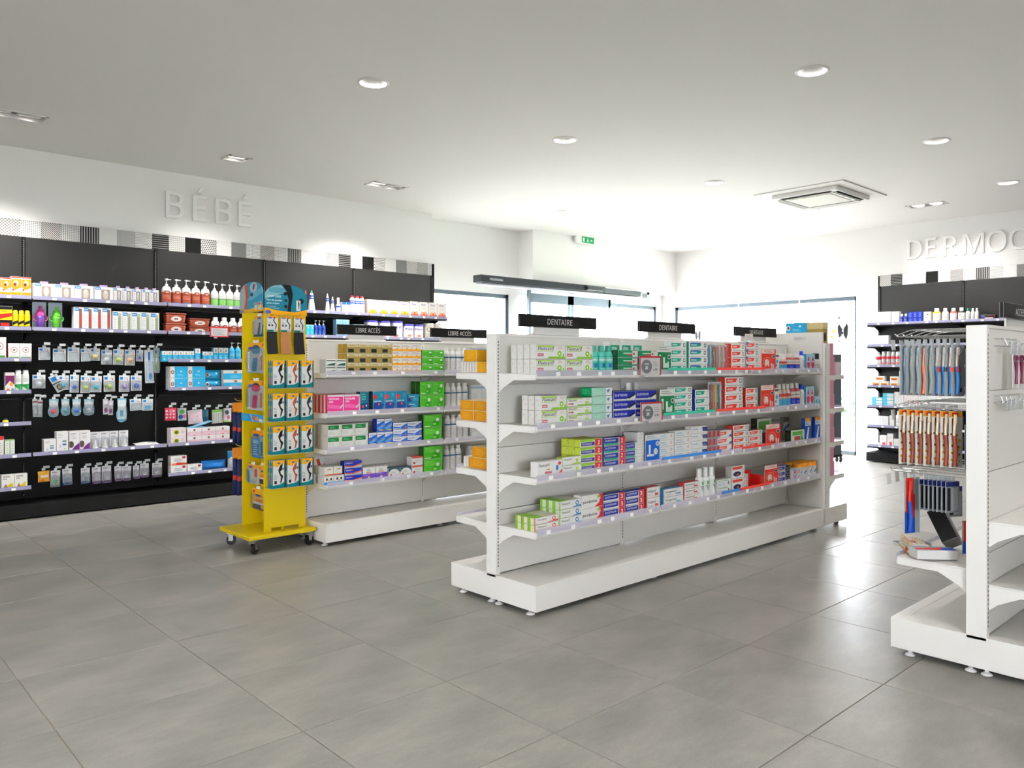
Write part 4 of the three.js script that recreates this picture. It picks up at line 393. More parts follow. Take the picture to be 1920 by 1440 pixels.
const hose = (leg, spot) => (p) => {
  p.r(0, 0, 1, 1, '#0f7c84'); p.p([[0.05, 0], [1, 0], [1, 0.12], [0.5, 0.2], [0.05, 0.22]], '#f4b012'); p.e(0.5, 0.1, 0.12, 0.035, '#5a74c4');
  p.p([[0.05, 0.2], [0.4, 0.22], [0.62, 0.16], [0.9, 0.12], [0.92, 0.8], [0.6, 0.88], [0.05, 0.9]], '#e8e8e6'); p.p([[0.6, 0.18], [0.8, 0.12], [0.74, 0.36], [0.6, 0.4], [0.66, 0.5], [0.84, 0.58], [0.7, 0.8], [0.6, 0.86], [0.66, 0.62], [0.48, 0.42], [0.46, 0.34]], leg);
  p.e(0.82, 0.32, 0.055, 0.045, spot); p.l(0.12, 0.52, 0.28, 4, 0.05, '#9c9c9c'); p.r(0.16, 0.74, 0.18, 0.11, '#241c1c'); p.r(0.94, 0, 0.06, 1, '#1a1a1c');
};
for (const [a, leg] of [['black', '#16161a'], ['tan', '#b4583c'], ['dark', '#222026']]) for (const [b, s] of [['yellow', '#d8b020'], ['blue', '#2c60a0'], ['pink', '#b82c6c'], ['plum', '#4c3078']]) cardCell(`hose/${a}/${b}`, 90, 130, '#0f7c84', hose(leg, s));
cardCell('hose/spine', 30, 130, '#0f7c88', (p) => { p.p([[0, 0], [1, 0], [1, 0.1], [0.5, 0.02]], '#f4a818'); p.e(0.5, 0.22, 0.25, 0.05, '#e8984c'); p.p([[0.5, 0.4], [0.8, 0.5], [0.5, 0.62]], '#e8d040'); p.p([[0.4, 0.6], [0.7, 0.62], [0.7, 0.84], [0.4, 0.86]], '#e85c84'); });
cardCell('sockcard', 60, 84, '#e2e4e4', (p) => { p.r(0, 0, 1, 0.14, '#f0941c'); p.e(0.28, 0.12, 0.16, 0.06, '#5a74c4'); p.s([[0.7, 0.1], [0.6, 0.3], [0.86, 0.55], [0.8, 0.8]], '#222428', 0.06); p.l(0.1, 0.42, 0.44, 3, 0.1, '#9aa0a0'); p.e(0.2, 0.6, 0.07, 0.06, '#33383c'); p.e(0.5, 0.6, 0.07, 0.06, '#33383c'); p.r(0, 0.88, 0.6, 0.12, '#14705c'); p.r(0.6, 0.86, 0.4, 0.14, '#b8bcbc'); });
const file = (h, q) => (p) => { p.p([[0, 0], [1, 0], [1, 0.16], [0.4, 0.2], [0, 0.3]], '#f0ac1c'); p.e(0.22, 0.18, 0.16, 0.06, '#4a66bc'); p.e(0.92, 0.08, 0.07, 0.06, '#d83c3c'); p.e(0.5, 0.2, 0.22, 0.13, '#3a4a54'); p.e(0.5, 0.26, 0.24, 0.12, h); p.r(0.4, 0.36, 0.2, 0.14, '#c4b4ac'); p.p([[0.34, 0.5], [0.6, 0.5], [0.54, 0.94], [0.28, 0.94]], h); p.p([[0.72, 0.42], [0.86, 0.4], [0.84, 0.9], [0.74, 0.9]], q); p.p([[0.05, 0.3], [0.16, 0.3], [0.2, 0.95], [0.06, 0.95]], '#eef0f0'); };
cardCell('foot/blue', 76, 110, '#b4c4cc', file('#1c7ca4', '#dc7440'));
cardCell('foot/pink', 76, 110, '#c4ccce', file('#dc2868', '#dc7a4c'));
cardCell('foot/small', 60, 100, '#1c78ac', (p) => { p.p([[0, 0], [1, 0], [1, 0.1], [0.5, 0.26], [0, 0.26]], '#f0941c'); p.e(0.36, 0.18, 0.26, 0.06, '#2c4c8c'); p.r(0.1, 0.36, 0.44, 0.14, '#8cc4e0'); p.l(0.12, 0.54, 0.4, 5, 0.08, '#cfe4ec'); p.r(0.62, 0.2, 0.3, 0.74, '#9cb4bc'); p.r(0.68, 0.4, 0.18, 0.5, '#2c6c84'); });
cardCell('foot/white', 60, 84, '#c8ccc8', (p) => { p.p([[0, 0], [1, 0], [1, 0.16], [0, 0.24]], '#f0a01c'); p.e(0.3, 0.14, 0.2, 0.06, '#3c58a8'); p.r(0.62, 0.2, 0.24, 0.42, '#e4483c'); p.r(0.3, 0.4, 0.2, 0.4, '#e4dcb4'); p.r(0, 0.34, 0.2, 0.66, '#2c8cb0'); });
cardCell('foot/yellow', 60, 100, '#f2b414', (p) => { p.e(0.5, 0.3, 0.24, 0.06, '#3c50a8'); p.r(0.2, 0.48, 0.6, 0.12, '#e8742c'); p.r(0.1, 0.62, 0.8, 0.1, '#e4e8e8'); p.r(0.06, 0.72, 0.88, 0.24, '#141c3c'); p.e(0.4, 0.84, 0.2, 0.08, '#3c3c40'); p.e(0.82, 0.82, 0.14, 0.1, '#e0a878'); p.e(0.16, 0.14, 0.1, 0.06, '#e0364c'); });
cardCell('foot/scissors', 60, 84, '#c0c8cc', (p) => { p.r(0, 0, 1, 0.14, '#f0b41c'); p.e(0.5, 0.1, 0.16, 0.05, '#4a66bc'); p.p([[0.3, 0.95], [0.5, 0.3], [0.62, 0.34], [0.5, 0.95]], '#24303c'); p.p([[0.6, 0.95], [0.76, 0.4], [0.88, 0.5], [0.78, 0.95]], '#2c88c0'); p.r(0, 0.88, 1, 0.12, '#14606c'); });
cardCell('navysock', 50, 130, '#141c4c', (p) => { p.r(0, 0, 1, 0.1, '#e08a1c'); p.r(0.1, 0.02, 0.8, 0.05, '#f0a83c'); p.r(0, 0.52, 1, 0.12, '#b83420'); p.r(0.86, 0.1, 0.14, 0.9, '#5a8494'); p.r(0.3, 0.2, 0.08, 0.7, '#1c3474'); });
cardCell('brushpack/grey', 60, 150, '#a8aaaa', (p) => { p.o(0.5, 0.12, 0.34, 0.08, '#4a7ca8', 0.015); p.l(0.2, 0.3, 0.6, 12, 0.045, '#8c8e90'); p.r(0.4, 0.84, 0.4, 0.08, '#3c3c5c'); });
cardCell('brushpack/amber', 60, 150, '#ece8dc', (p) => { p.r(0, 0, 1, 0.1, '#e89c14'); p.r(0.2, 0.02, 0.5, 0.06, '#d83424'); p.r(0.1, 0.2, 0.8, 0.16, '#e8e0d8'); for (let i = 0; i < 26; i++) p.e(0.15 + 0.7 * ((i * 37 % 50) / 50), 0.4 + 0.5 * ((i * 23 % 41) / 41), 0.07, 0.02, i % 3 ? '#e0a018' : '#7a4a18'); p.r(0.2, 0.12, 0.2, 0.3, '#a83020'); p.r(0.2, 0.92, 0.5, 0.06, '#888'); });
cardCell('brushpack/navy', 60, 110, '#8c949c', (p) => { p.r(0, 0, 1, 0.16, '#1c2868'); p.r(0.1, 0.2, 0.24, 0.74, '#1c1c20'); p.r(0.4, 0.2, 0.5, 0.74, '#aab0b4'); });
cardCell('brushpack/red', 60, 150, '#b8c0c4', (p) => { p.r(0.1, 0, 0.5, 0.3, '#d83828'); p.p([[0.1, 0.3], [0.7, 0.3], [0.7, 0.76], [0.1, 0.8]], '#d02c24'); p.p([[0.05, 0.6], [0.7, 0.75], [0.7, 1], [0.05, 1]], '#1c4cb0'); p.r(0.75, 0, 0.25, 1, '#9ca8ac'); });
cardCell('gold', 60, 80, '#a8904c', (p) => { p.r(0, 0, 1, 0.3, '#d8c898'); p.l(0.2, 0.1, 0.6, 2, 0.08, '#7a6a40'); p.r(0.1, 0.5, 0.5, 0.4, '#1c1a14'); });
cardCell('operator', 120, 12, '#20262b', (p) => { p.t('manusa', 0.05, 0.5, 0.7, '#d0d4d8', 0.1); });
cardCell('cards', 40, 40, '#e8e4e0', (p) => p.l(0.1, 0.2, 0.8, 4, 0.18, '#b0a8b8'));
packAtlas();

// ---------- materials of the building ----------
const noise = createNoise2D(() => { seed = (seed * 1664525 + 1013904223) % 4294967296; return seed / 4294967296; });
function tileMaps() {
  const N = 1024, col = new Uint8Array(N * N * 4), rough = new Uint8Array(N * N * 4);
  for (let j = 0; j < N; j++) for (let i = 0; i < N; i++) {
    const u = i / N * 2.4, v = j / N * 2.4;
    const cloud = noise(u * 1.6, v * 2.4) * 0.5 + noise(u * 4 + 9, v * 7) * 0.3;
    const streak = noise(u * 9 + 30, v * 22) * 0.5 + noise(u * 30, v * 60 + 7) * 0.4;
    const grain = noise(u * 120, v * 120) * 0.6;
    const t = 1 + cloud * 0.12 + streak * 0.045 + grain * 0.055, k = (j * N + i) * 4;
    col[k] = 146 * t; col[k + 1] = 143.5 * t - cloud * 2; col[k + 2] = 137 * t - cloud * 3; col[k + 3] = 255;
    const r = 90 + cloud * 12 + streak * 10 + grain * 10; rough[k] = rough[k + 1] = rough[k + 2] = r; rough[k + 3] = 255;
  }
  return [col, rough].map((d, i) => { const t = new THREE.DataTexture(d, N, N); t.wrapS = t.wrapT = THREE.RepeatWrapping; t.magFilter = THREE.LinearFilter; t.minFilter = THREE.LinearMipmapLinearFilter; t.generateMipmaps = true; if (!i) t.colorSpace = THREE.SRGBColorSpace; t.needsUpdate = true; return t; });
}
const [tileColor, tileRough] = tileMaps();
const M = {
  tile: new THREE.MeshPhysicalMaterial({ map: tileColor, roughnessMap: tileRough, roughness: 1, ior: 1.5 }),
  grout: mat('#a89c86', 0.9), wall: mat('#f6f5f3', 0.85), ceiling: mat('#f4f2f0', 0.9), white: mat('#e9e6e1', 0.36), whitePanel: mat('#e2dfd9', 0.42),
  black: mat('#0b0b0b', 0.5, { specularIntensity: 0.4 }), litBlackPanel: mat('#1a1918', 0.45), slot: mat('#0b0b0b', 0.8), rail: clear('#f4f2fb', 0.7, 0.2), tagWhite: mat('#f4f2f0', 0.5),
  alu: mat('#5a6670', 0.4, { metalness: 0.5 }), steel: mat('#c4c6c8', 0.25, { metalness: 1 }), chrome: mat('#dcdedf', 0.16, { metalness: 1 }), yellow: mat('#d4b800', 0.4), rubber: mat('#141414', 0.6),
  glass: mat('#ffffff', 0, { transmission: 1, thickness: 0, ior: 1.45 }), lampTrim: mat('#efeeec', 0.4), reflector: mat('#f6f6f4', 0.25),
};

// ---------- floor: porcelain tiles of 60 cm with open joints ----------
const TX = 0.0654, TV = 0.0888, TS = 0.6, JOINT = 0.0035;
const floor = structure('floor', span(-3.6, 10.6, -0.12, -0.004, -2.6, 8.2), M.grout);
const tileGeos = [];
for (let k = 0; k < 12; k++) {
  const g = carton(TS - JOINT, 0.02, TS - JOINT, [0, 0, 1, 1], [0, 0, 1, 1], [0, 0, 1, 1], 0.0012), p = g.attributes.position, u = g.attributes.uv;
  const ox = rnd(), oz = rnd(), fl = k % 2 ? 1 : -1;
  for (let i = 0; i < p.count; i++) u.setXY(i, (fl * p.getX(i)) / 2.4 + ox, (fl * p.getZ(i)) / 2.4 + oz);
  tileGeos.push(g.translate(0, -0.02, 0));
}
const rest = [];
for (let i = -6; i < 18; i++) for (let j = -5; j < 14; j++) {
  const x = TX + (i + 0.5) * TS, v = TV + (j + 0.5) * TS, g = tileGeos[Math.floor(rnd() * 12)];
  if (x > 10.3 || v > 8.1) continue;
  const seen = i >= -1 && j >= 0 && !(x < 1.2 && v < 1.2) && v > 1.05 * (x - 5) * 0.9 - 3 && v < 3.6 + 1.25 * x + 1.6;
  if (seen) mesh('tile', g, M.tile, floor, [x, 0, -v]); else rest.push(g.clone().translate(x, 0, -v));
}
const restTiles = mesh('tile_field', merge(rest), M.tile, floor); restTiles.userData.kind = 'stuff';

// ---------- lamps' places, ceiling with their openings ----------
const CEIL = 3.04;
const ROUND = [[0.62, 2.37], [2.715, 4.396], [4.542, 2.345], [4.511, 4.447], [6.687, 2.383], [6.637, 4.465], [8.731, 2.437], [8.644, 4.489], [6.622, 6.582], [8.586, 6.622], [2.6, 0.3], [4.55, 0.3], [-1.4, 2.37], [0.62, 4.4], [0.62, 0.3]];
const SQUARE = [[2.857, 6.85, 1], [1.2, 6.76, 2], [4.381, 6.844, 2], [9.3, 3.42, 2]];          // [x, v, lamps]; the last one runs along v
const AC = [7.43, 8.46, 3.52, 4.5];
{
  const s = new THREE.Shape([[-3.6, -2.6], [10.6, -2.6], [10.6, 8.2], [-3.6, 8.2]].map((p) => new THREE.Vector2(...p)));
  for (const [x, v] of ROUND) { const h = new THREE.Path(); h.absarc(x, v, 0.085, 0, Math.PI * 2, true); s.holes.push(h); }
  const rect = (x0, x1, v0, v1) => s.holes.push(new THREE.Path([[x0, v0], [x0, v1], [x1, v1], [x1, v0]].map((p) => new THREE.Vector2(...p))));
  SQUARE.forEach(([x, v, n], i) => { const a = n * 0.1 - 0.012, b = 0.088; i === 3 ? rect(x - b, x + b, v - a, v + a) : rect(x - a, x + a, v - b, v + b); });
  const g = new THREE.ExtrudeGeometry(s, { depth: 0.03, bevelEnabled: false, curveSegments: 12 }).rotateX(-Math.PI / 2).translate(0, CEIL, 0);
  structure('ceiling', g, M.ceiling);
  structure('roof', span(-3.8, 10.8, 3.3, 3.5, -2.8, 8.4), M.ceiling);
}
// ---------- walls ----------
const WX = 10.4, WV = 7.77;
structure('wall_left', span(-3.8, 5.6, -0.1, 3.3, WV, 8.3), M.wall);
const wallFront = structure('wall_front', merge([span(5.6, 10.65, 2.172, 3.3, 8.0, 8.3), span(7.05, 7.2, 0, 2.172, 8.0, 8.3), span(8.95, 8.99, 0, 2.172, 8.0, 8.3), span(10.25, 10.65, 0, 2.172, 8.0, 8.3)]), M.wall);
structure('beam', span(7.22, 10.4, 2.36, 3.04, 7.72, 8.0), M.wall);
structure('wall_end', merge([span(WX, WX + 0.3, 2.155, 3.3, -2.8, 8.3), span(WX, WX + 0.3, -0.1, 2.155, -2.8, 4.74), span(WX, WX + 0.3, -0.1, 2.155, 7.78, 8.0)]), M.wall);
structure('wall_right', merge([span(-3.8, -1.4, -0.1, 3.3, -2.8, -2.6), span(0.7, 10.7, -0.1, 3.3, -2.8, -2.6), span(-1.4, 0.7, -0.1, 0.9, -2.8, -2.6), span(-1.4, 0.7, 1.95, 3.3, -2.8, -2.6)]), M.wall);
structure('wall_back', merge([span(-3.8, -3.6, -0.1, 3.3, -2.8, 1.2), span(-3.8, -3.6, -0.1, 3.3, 2.8, 8.3), span(-3.8, -3.6, -0.1, 0.9, 1.2, 2.8), span(-3.8, -3.6, 2.05, 3.3, 1.2, 2.8)]), M.wall);
const frameOf = (x0, x1, y0, y1, t, d) => [bx(x1 - x0, t, d, (x0 + x1) / 2, y1 - t / 2), bx(x1 - x0, t, d, (x0 + x1) / 2, y0 + t / 2), bx(t, y1 - y0, d, x0 + t / 2, (y0 + y1) / 2), bx(t, y1 - y0, d, x1 - t / 2, (y0 + y1) / 2)];
function windowUnit(n, x0, x1, y1, pos, rot, mullions = []) {
  const g = new THREE.Group(); g.name = `window_${n}`; g.userData.kind = 'structure'; g.position.set(...pos); g.rotation.y = rot; scene.add(g);
  mesh('window_frame', merge(frameOf(x0, x1, 0, y1, 0.05, 0.07)), M.alu, g);
  for (const m of mullions) mesh('mullion', bx(0.012, y1 - 0.1, 0.05, m, y1 / 2), M.alu, g);
  const cuts = [x0 + 0.05, ...mullions, x1 - 0.05];
  for (let i = 0; i < cuts.length - 1; i++) mesh('pane', bx(cuts[i + 1] - cuts[i] - 0.012, y1 - 0.1, 0.006, (cuts[i] + cuts[i + 1]) / 2, y1 / 2), M.glass, g);
}
windowUnit(1, 5.62, 7.05, 2.172, [0, 0, -8.06], 0);
windowUnit(2, 8.99, 10.25, 2.172, [0, 0, -8.06], 0);
windowUnit(3, 4.74, 7.78, 2.155, [WX + 0.1, 0, 0], Math.PI / 2, []);   // local x runs along v
windowUnit(4, 1.2, 2.8, 1.15, [-3.7, 0.9, 0], Math.PI / 2);  // added window out of view in the back wall, fill light for shelf ends
windowUnit(5, -1.4, 0.7, 1.05, [0, 0.9, 2.7], 0);         // added window out of view in the right wall, brightens the shelving sides
for (const w of scene.children.filter((o) => o.name === 'window_3')) for (const v of [5.6, 6.6]) mesh('mullion', bx(0.02, 0.05, 0.078, v, 2.13), mat('#e4e6e8', 0.5), w);
// automatic sliding door under the beam
{
  const g = new THREE.Group(); g.name = 'door_1'; g.userData.kind = 'structure'; scene.add(g);
  const leaf = (x0, x1, v) => {
    const d = new THREE.Group(); d.name = 'door_leaf'; g.add(d);
    mesh('leaf_frame', merge([span(x0, x0 + 0.045, 0.01, 2.2, v - 0.02, v + 0.02), span(x1 - 0.045, x1, 0.01, 2.2, v - 0.02, v + 0.02), span(x0, x1, 2.08, 2.2, v - 0.02, v + 0.02), span(x0, x1, 0.01, 0.1, v - 0.02, v + 0.02)]), M.alu, d);
    mesh('pane', span(x0 + 0.045, x1 - 0.045, 0.1, 2.08, v - 0.003, v + 0.003), M.glass, d);
  };
  leaf(7.26, 8.06, 7.86); leaf(8.09, 8.93, 7.86);
  mesh('door_post', merge([span(7.225, 7.26, 0, 2.25, 7.8, 7.84)]), M.alu, g);
}
{
  const op = thing('door_operator', 'long dark sliding-door drive housing above the glass entrance', 'door operator');
  const front = cells.operator;
  mesh('housing', span(6.2, 8.5, 2.255, 2.345, 7.56, 7.72), mat('#23292e', 0.5), op);
  const face = mesh('cover', carton(2.2, 0.07, 0.008, front), print, op, [7.32, 2.265, -7.556]); face.name = 'cover';
  mesh('track', rspan(6.24, 9.5, 2.225, 2.25, 7.6, 7.72), mat('#c8ccd0', 0.3, { metalness: 0.8 }), op);
  mesh('rear_housing', span(8.5, 9.35, 2.26, 2.335, 7.6, 7.72), mat('#3c444a', 0.5), op);
  mesh('motion_sensor', rspan(8.08, 8.4, 2.27, 2.33, 7.51, 7.555, 0.01), mat('#20262c', 0.3), op);
  mesh('end_bracket', merge([span(9.35, 9.56, 2.3, 2.335, 7.6, 7.72), span(9.5, 9.56, 2.22, 2.34, 7.6, 7.7)]), mat('#a4aab0', 0.35, { metalness: 0.6 }), op);
}
{
  const ex = thing('exit_sign', 'green running-man exit sign high on the wall over the entrance', 'exit sign', [8.18, 2.945, -7.68]);
  mesh('casing', rbx(0.37, 0.105, 0.05, 0.008, 0, 0.0525, 0), mat('#f2f2f0', 0.5), ex);
  mesh('pictogram', carton(0.25, 0.085, 0.006, cells.exit), print, ex, [0.05, 0.01, 0.027]);
}
// ---------- outside: paving, lawn, hedge ----------
structure('ground_outside', merge([span(10.7, 40, -0.2, -0.06, -12, 40), span(-10, 10.7, -0.2, -0.06, 8.3, 40), span(-20, -3.8, -0.2, -0.06, -12, 20), span(-3.8, 10.7, -0.2, -0.06, -12, -2.8)]), mat('#b4b2ac', 0.9));
structure('lawn', merge([span(15, 24, -0.08, -0.045, -4, 22)]), mat('#7fa070', 0.95));
function bush(x, v, r, label) {
  const t = thing('garden_bush', label, 'bush', [x, -0.05, -v]), leaves = [];
  for (let i = 0; i < 260; i++) {
    const a = rnd() * 6.28, b = Math.acos(1 - rnd() * 1.4), q = r * (0.75 + 0.3 * rnd());
    const g = new THREE.PlaneGeometry(0.14, 0.07); g.rotateX(rnd() * 6); g.rotateY(rnd() * 6);
    leaves.push(g.translate(q * Math.sin(b) * Math.cos(a), r * 0.6 + q * 0.7 * Math.cos(b), q * Math.sin(b) * Math.sin(a)));
  }
  const f = mesh('foliage', merge(leaves), mat('#7c9a80', 0.9), t); f.userData.kind = 'stuff';
  mesh('stem', cyl(0.03, 0.05, r * 0.7, 8, 0, r * 0.35, 0), mat('#6a5a48', 0.9), t);
}
bush(16.6, 7.6, 0.45, 'low green bush outside seen through the glass beside the skincare wall');
bush(17.8, 8.6, 0.5, 'green bush outside behind the dark display rack');
// ---------- raised lettering ----------
const font = await new FontLoader().loadAsync('fonts/droid/droid_sans_regular.typeface.json');
function lettering(word, name, label, size, pos, rot, advance, m) {
  const t = thing(name, label, 'lettering', pos, rot);
  [...word].forEach((ch, i) => {
    const base = ch === 'É' ? 'E' : ch, gs = [new TextGeometry(base, { font, size, depth: 0.025, curveSegments: 8, bevelEnabled: true, bevelSize: 0.002, bevelThickness: 0.002, bevelSegments: 1 })];
    gs[0].computeBoundingBox(); const bb = gs[0].boundingBox, w = bb.max.x - bb.min.x;
    gs[0].translate(-bb.min.x, 0, 0);
    if (ch === 'É') gs.push(extrude([[w * 0.34, size * 1.1], [w * 0.58, size * 1.1], [w * 0.86, size * 1.3], [w * 0.56, size * 1.3]], 0.025, 0.002));
    mesh('letter', merge(gs), m, t, [advance[i], 0, 0]);
  });
}
lettering('BÉBÉ', 'wall_lettering', 'raised white letters BÉBÉ on the wall above the baby products', 0.245, [2.565, 2.61, -WV + 0.001], 0, [0, 0.245, 0.46, 0.685], mat('#fdfdfc', 0.6));
lettering('DERMOC', 'wall_lettering', 'raised white letters DERMOC on the wall above the skincare products', 0.245, [WX - 0.001, 2.58, -4.06], -Math.PI / 2, [0, 0.225, 0.44, 0.668, 0.93, 1.17], mat('#fdfdfc', 0.6));

// ---------- ceiling fittings ----------
const led = mat('#ffffff', 0.5, { emissive: '#fff6ea', emissiveIntensity: 5 });
const where = [', near the left edge of the room', '', '', '', '', '', '', '', '', '', '', '', '', '', ''];
const roundLabels = ['near the camera side', 'nearest the baby wall, in front of the others', 'nearest the camera on the right', 'in the middle, behind the nearest two', 'at right before the far skincare letters', 'just to the left of the air conditioner', 'at far right above the skincare wall', 'just below the air conditioner', 'above the end of the open-access gondola', 'deep in the room over the entrance', 'behind', 'behind', 'behind', 'behind', 'behind'];
ROUND.forEach(([x, v], i) => {
  const off = i === 0 || i > 9;
  const t = thing('ceiling_downlight', off ? 'round recessed white ceiling downlight outside the picture' : `round recessed white downlight ${roundLabels[i]}`, 'ceiling light', [x, CEIL, -v], 0, off ? 'downlights outside the picture' : 'round ceiling downlights');
  mesh('trim_ring', lathe([[0.083, 0.01], [0.083, -0.004], [0.09, -0.008], [0.1, -0.004], [0.102, 0]], 32), M.lampTrim, t);
  mesh('reflector', lathe([[0.03, 0.075], [0.05, 0.07], [0.07, 0.045], [0.083, 0.002]], 32), mat('#d4d4d2', 0.3, { metalness: 0.6 }), t);
  mesh('light_source', cyl(0.03, 0.03, 0.006, 20, 0, 0.072, 0), led, t);
  mesh('glare_ring', lathe([[0.012, 0.064], [0.022, 0.058], [0.026, 0.064]], 20), M.steel, t);
  const s = new THREE.SpotLight('#fffaf4', 26 * LAMP, 0, 1.15, 0.7, 2); s.name = 'downlight_beam'; s.position.set(x, CEIL + 0.06, -v); s.target.position.set(x, 0, -v); s.castShadow = true; s.shadow.radius = 2; scene.add(s, s.target);
});
const squareLabels = ['square recessed ceiling spotlight with one lit lamp', 'two-lamp rectangular ceiling spotlight near the baby lettering wall', 'two-lamp rectangular ceiling spotlight above the formula shelves', 'two-lamp rectangular ceiling spotlight near the skincare lettering'];
SQUARE.forEach(([x, v, n], i) => {
  const t = thing('ceiling_spotlight', squareLabels[i], 'ceiling light', [x, CEIL, -v], i === 3 ? Math.PI / 2 : 0);
  const a = n * 0.1, b = 0.1;
  mesh('trim_frame', merge([bx(2 * a, 0.006, 0.014, 0, -0.003, -b + 0.007), bx(2 * a, 0.006, 0.014, 0, -0.003, b - 0.007), bx(0.014, 0.006, 2 * b, -a + 0.007, -0.003, 0), bx(0.014, 0.006, 2 * b, a - 0.007, -0.003, 0)]), M.lampTrim, t);
  for (let k = 0; k < n; k++) {
    const cx = (k - (n - 1) / 2) * 0.19, tilt = 0.18;
    const lamp = new THREE.Group(); lamp.name = 'lamp_head'; lamp.position.set(cx, 0.02, 0); lamp.rotation.x = tilt; t.add(lamp);
    mesh('bezel', lathe([[0.05, 0.05], [0.075, 0.0], [0.08, -0.012], [0.07, -0.016], [0.045, 0.04]], 28), mat('#d8d8d6', 0.35), lamp);
    mesh('light_source', i === 1 || (i === 2 && k) ? cyl(0.05, 0.05, 0.006, 20, 0, 0.03, 0) : cyl(0.066, 0.066, 0.006, 24, 0, -0.011, 0), led, lamp);
    mesh('pivot', merge([cyl(0.004, 0.004, 0.02, 8).rotateZ(Math.PI / 2).translate(0.084, -0.004, 0), cyl(0.004, 0.004, 0.02, 8).rotateZ(Math.PI / 2).translate(-0.084, -0.004, 0)]), M.steel, lamp);
    const wx = x + (i === 3 ? 0 : cx), wv = v + (i === 3 ? cx : 0);
    const s = new THREE.SpotLight('#fffaf4', (i === 3 ? 26 : 44) * LAMP, 0, i === 3 ? 0.9 : 0.75, 0.8, 2); s.name = 'spotlight_beam'; s.position.set(wx, CEIL - 0.01, -wv);
    s.target.position.set(i === 3 ? wx + 1.05 : wx, i === 3 ? 1.3 : 0.9, i === 3 ? -wv : -wv - 1.0); s.castShadow = true; s.shadow.radius = 3; scene.add(s, s.target);
  }
});
// cassette air conditioner
{
  const [x0, x1, v0, v1] = AC, cx = (x0 + x1) / 2, cv = (v0 + v1) / 2, w = (x1 - x0) / 2, d = (v1 - v0) / 2;
  const t = thing('air_conditioner', 'white square cassette air conditioner in the ceiling', 'air conditioner', [cx, CEIL, -cv]);
  mesh('ceiling_plate', rbx(2 * w, 0.012, 2 * d, 0.004, 0, -0.006, 0), mat('#eceae6', 0.6), t);
  mesh('body', rbx(1.5 * w, 0.05, 1.5 * d, 0.02, 0, -0.03, 0), mat('#f2f1ee', 0.5), t);
  mesh('intake_grille', rbx(0.95 * w, 0.008, 0.95 * d, 0.003, 0, -0.058, 0), mat('#d8d5ce', 0.6), t);
  for (const [sx, sz] of [[1, 0], [-1, 0], [0, 1], [0, -1]]) {
    const o = mesh('air_outlet', sx ? bx(0.07, 0.006, 1.15 * d, sx * 0.62 * w, -0.054, 0) : bx(1.15 * w, 0.006, 0.07, 0, -0.054, sz * 0.62 * d), mat('#23221f', 0.7), t);
    mesh('louvre', (sx ? bx(0.04, 0.005, 1.1 * d, 0, 0, 0) : bx(1.1 * w, 0.005, 0.04, 0, 0, 0)).rotateZ(sx * -0.5).rotateX(sz * 0.5).translate(sx * 0.63 * w, -0.062, sz * 0.63 * d), mat('#eeece8', 0.5), o);
  }
}

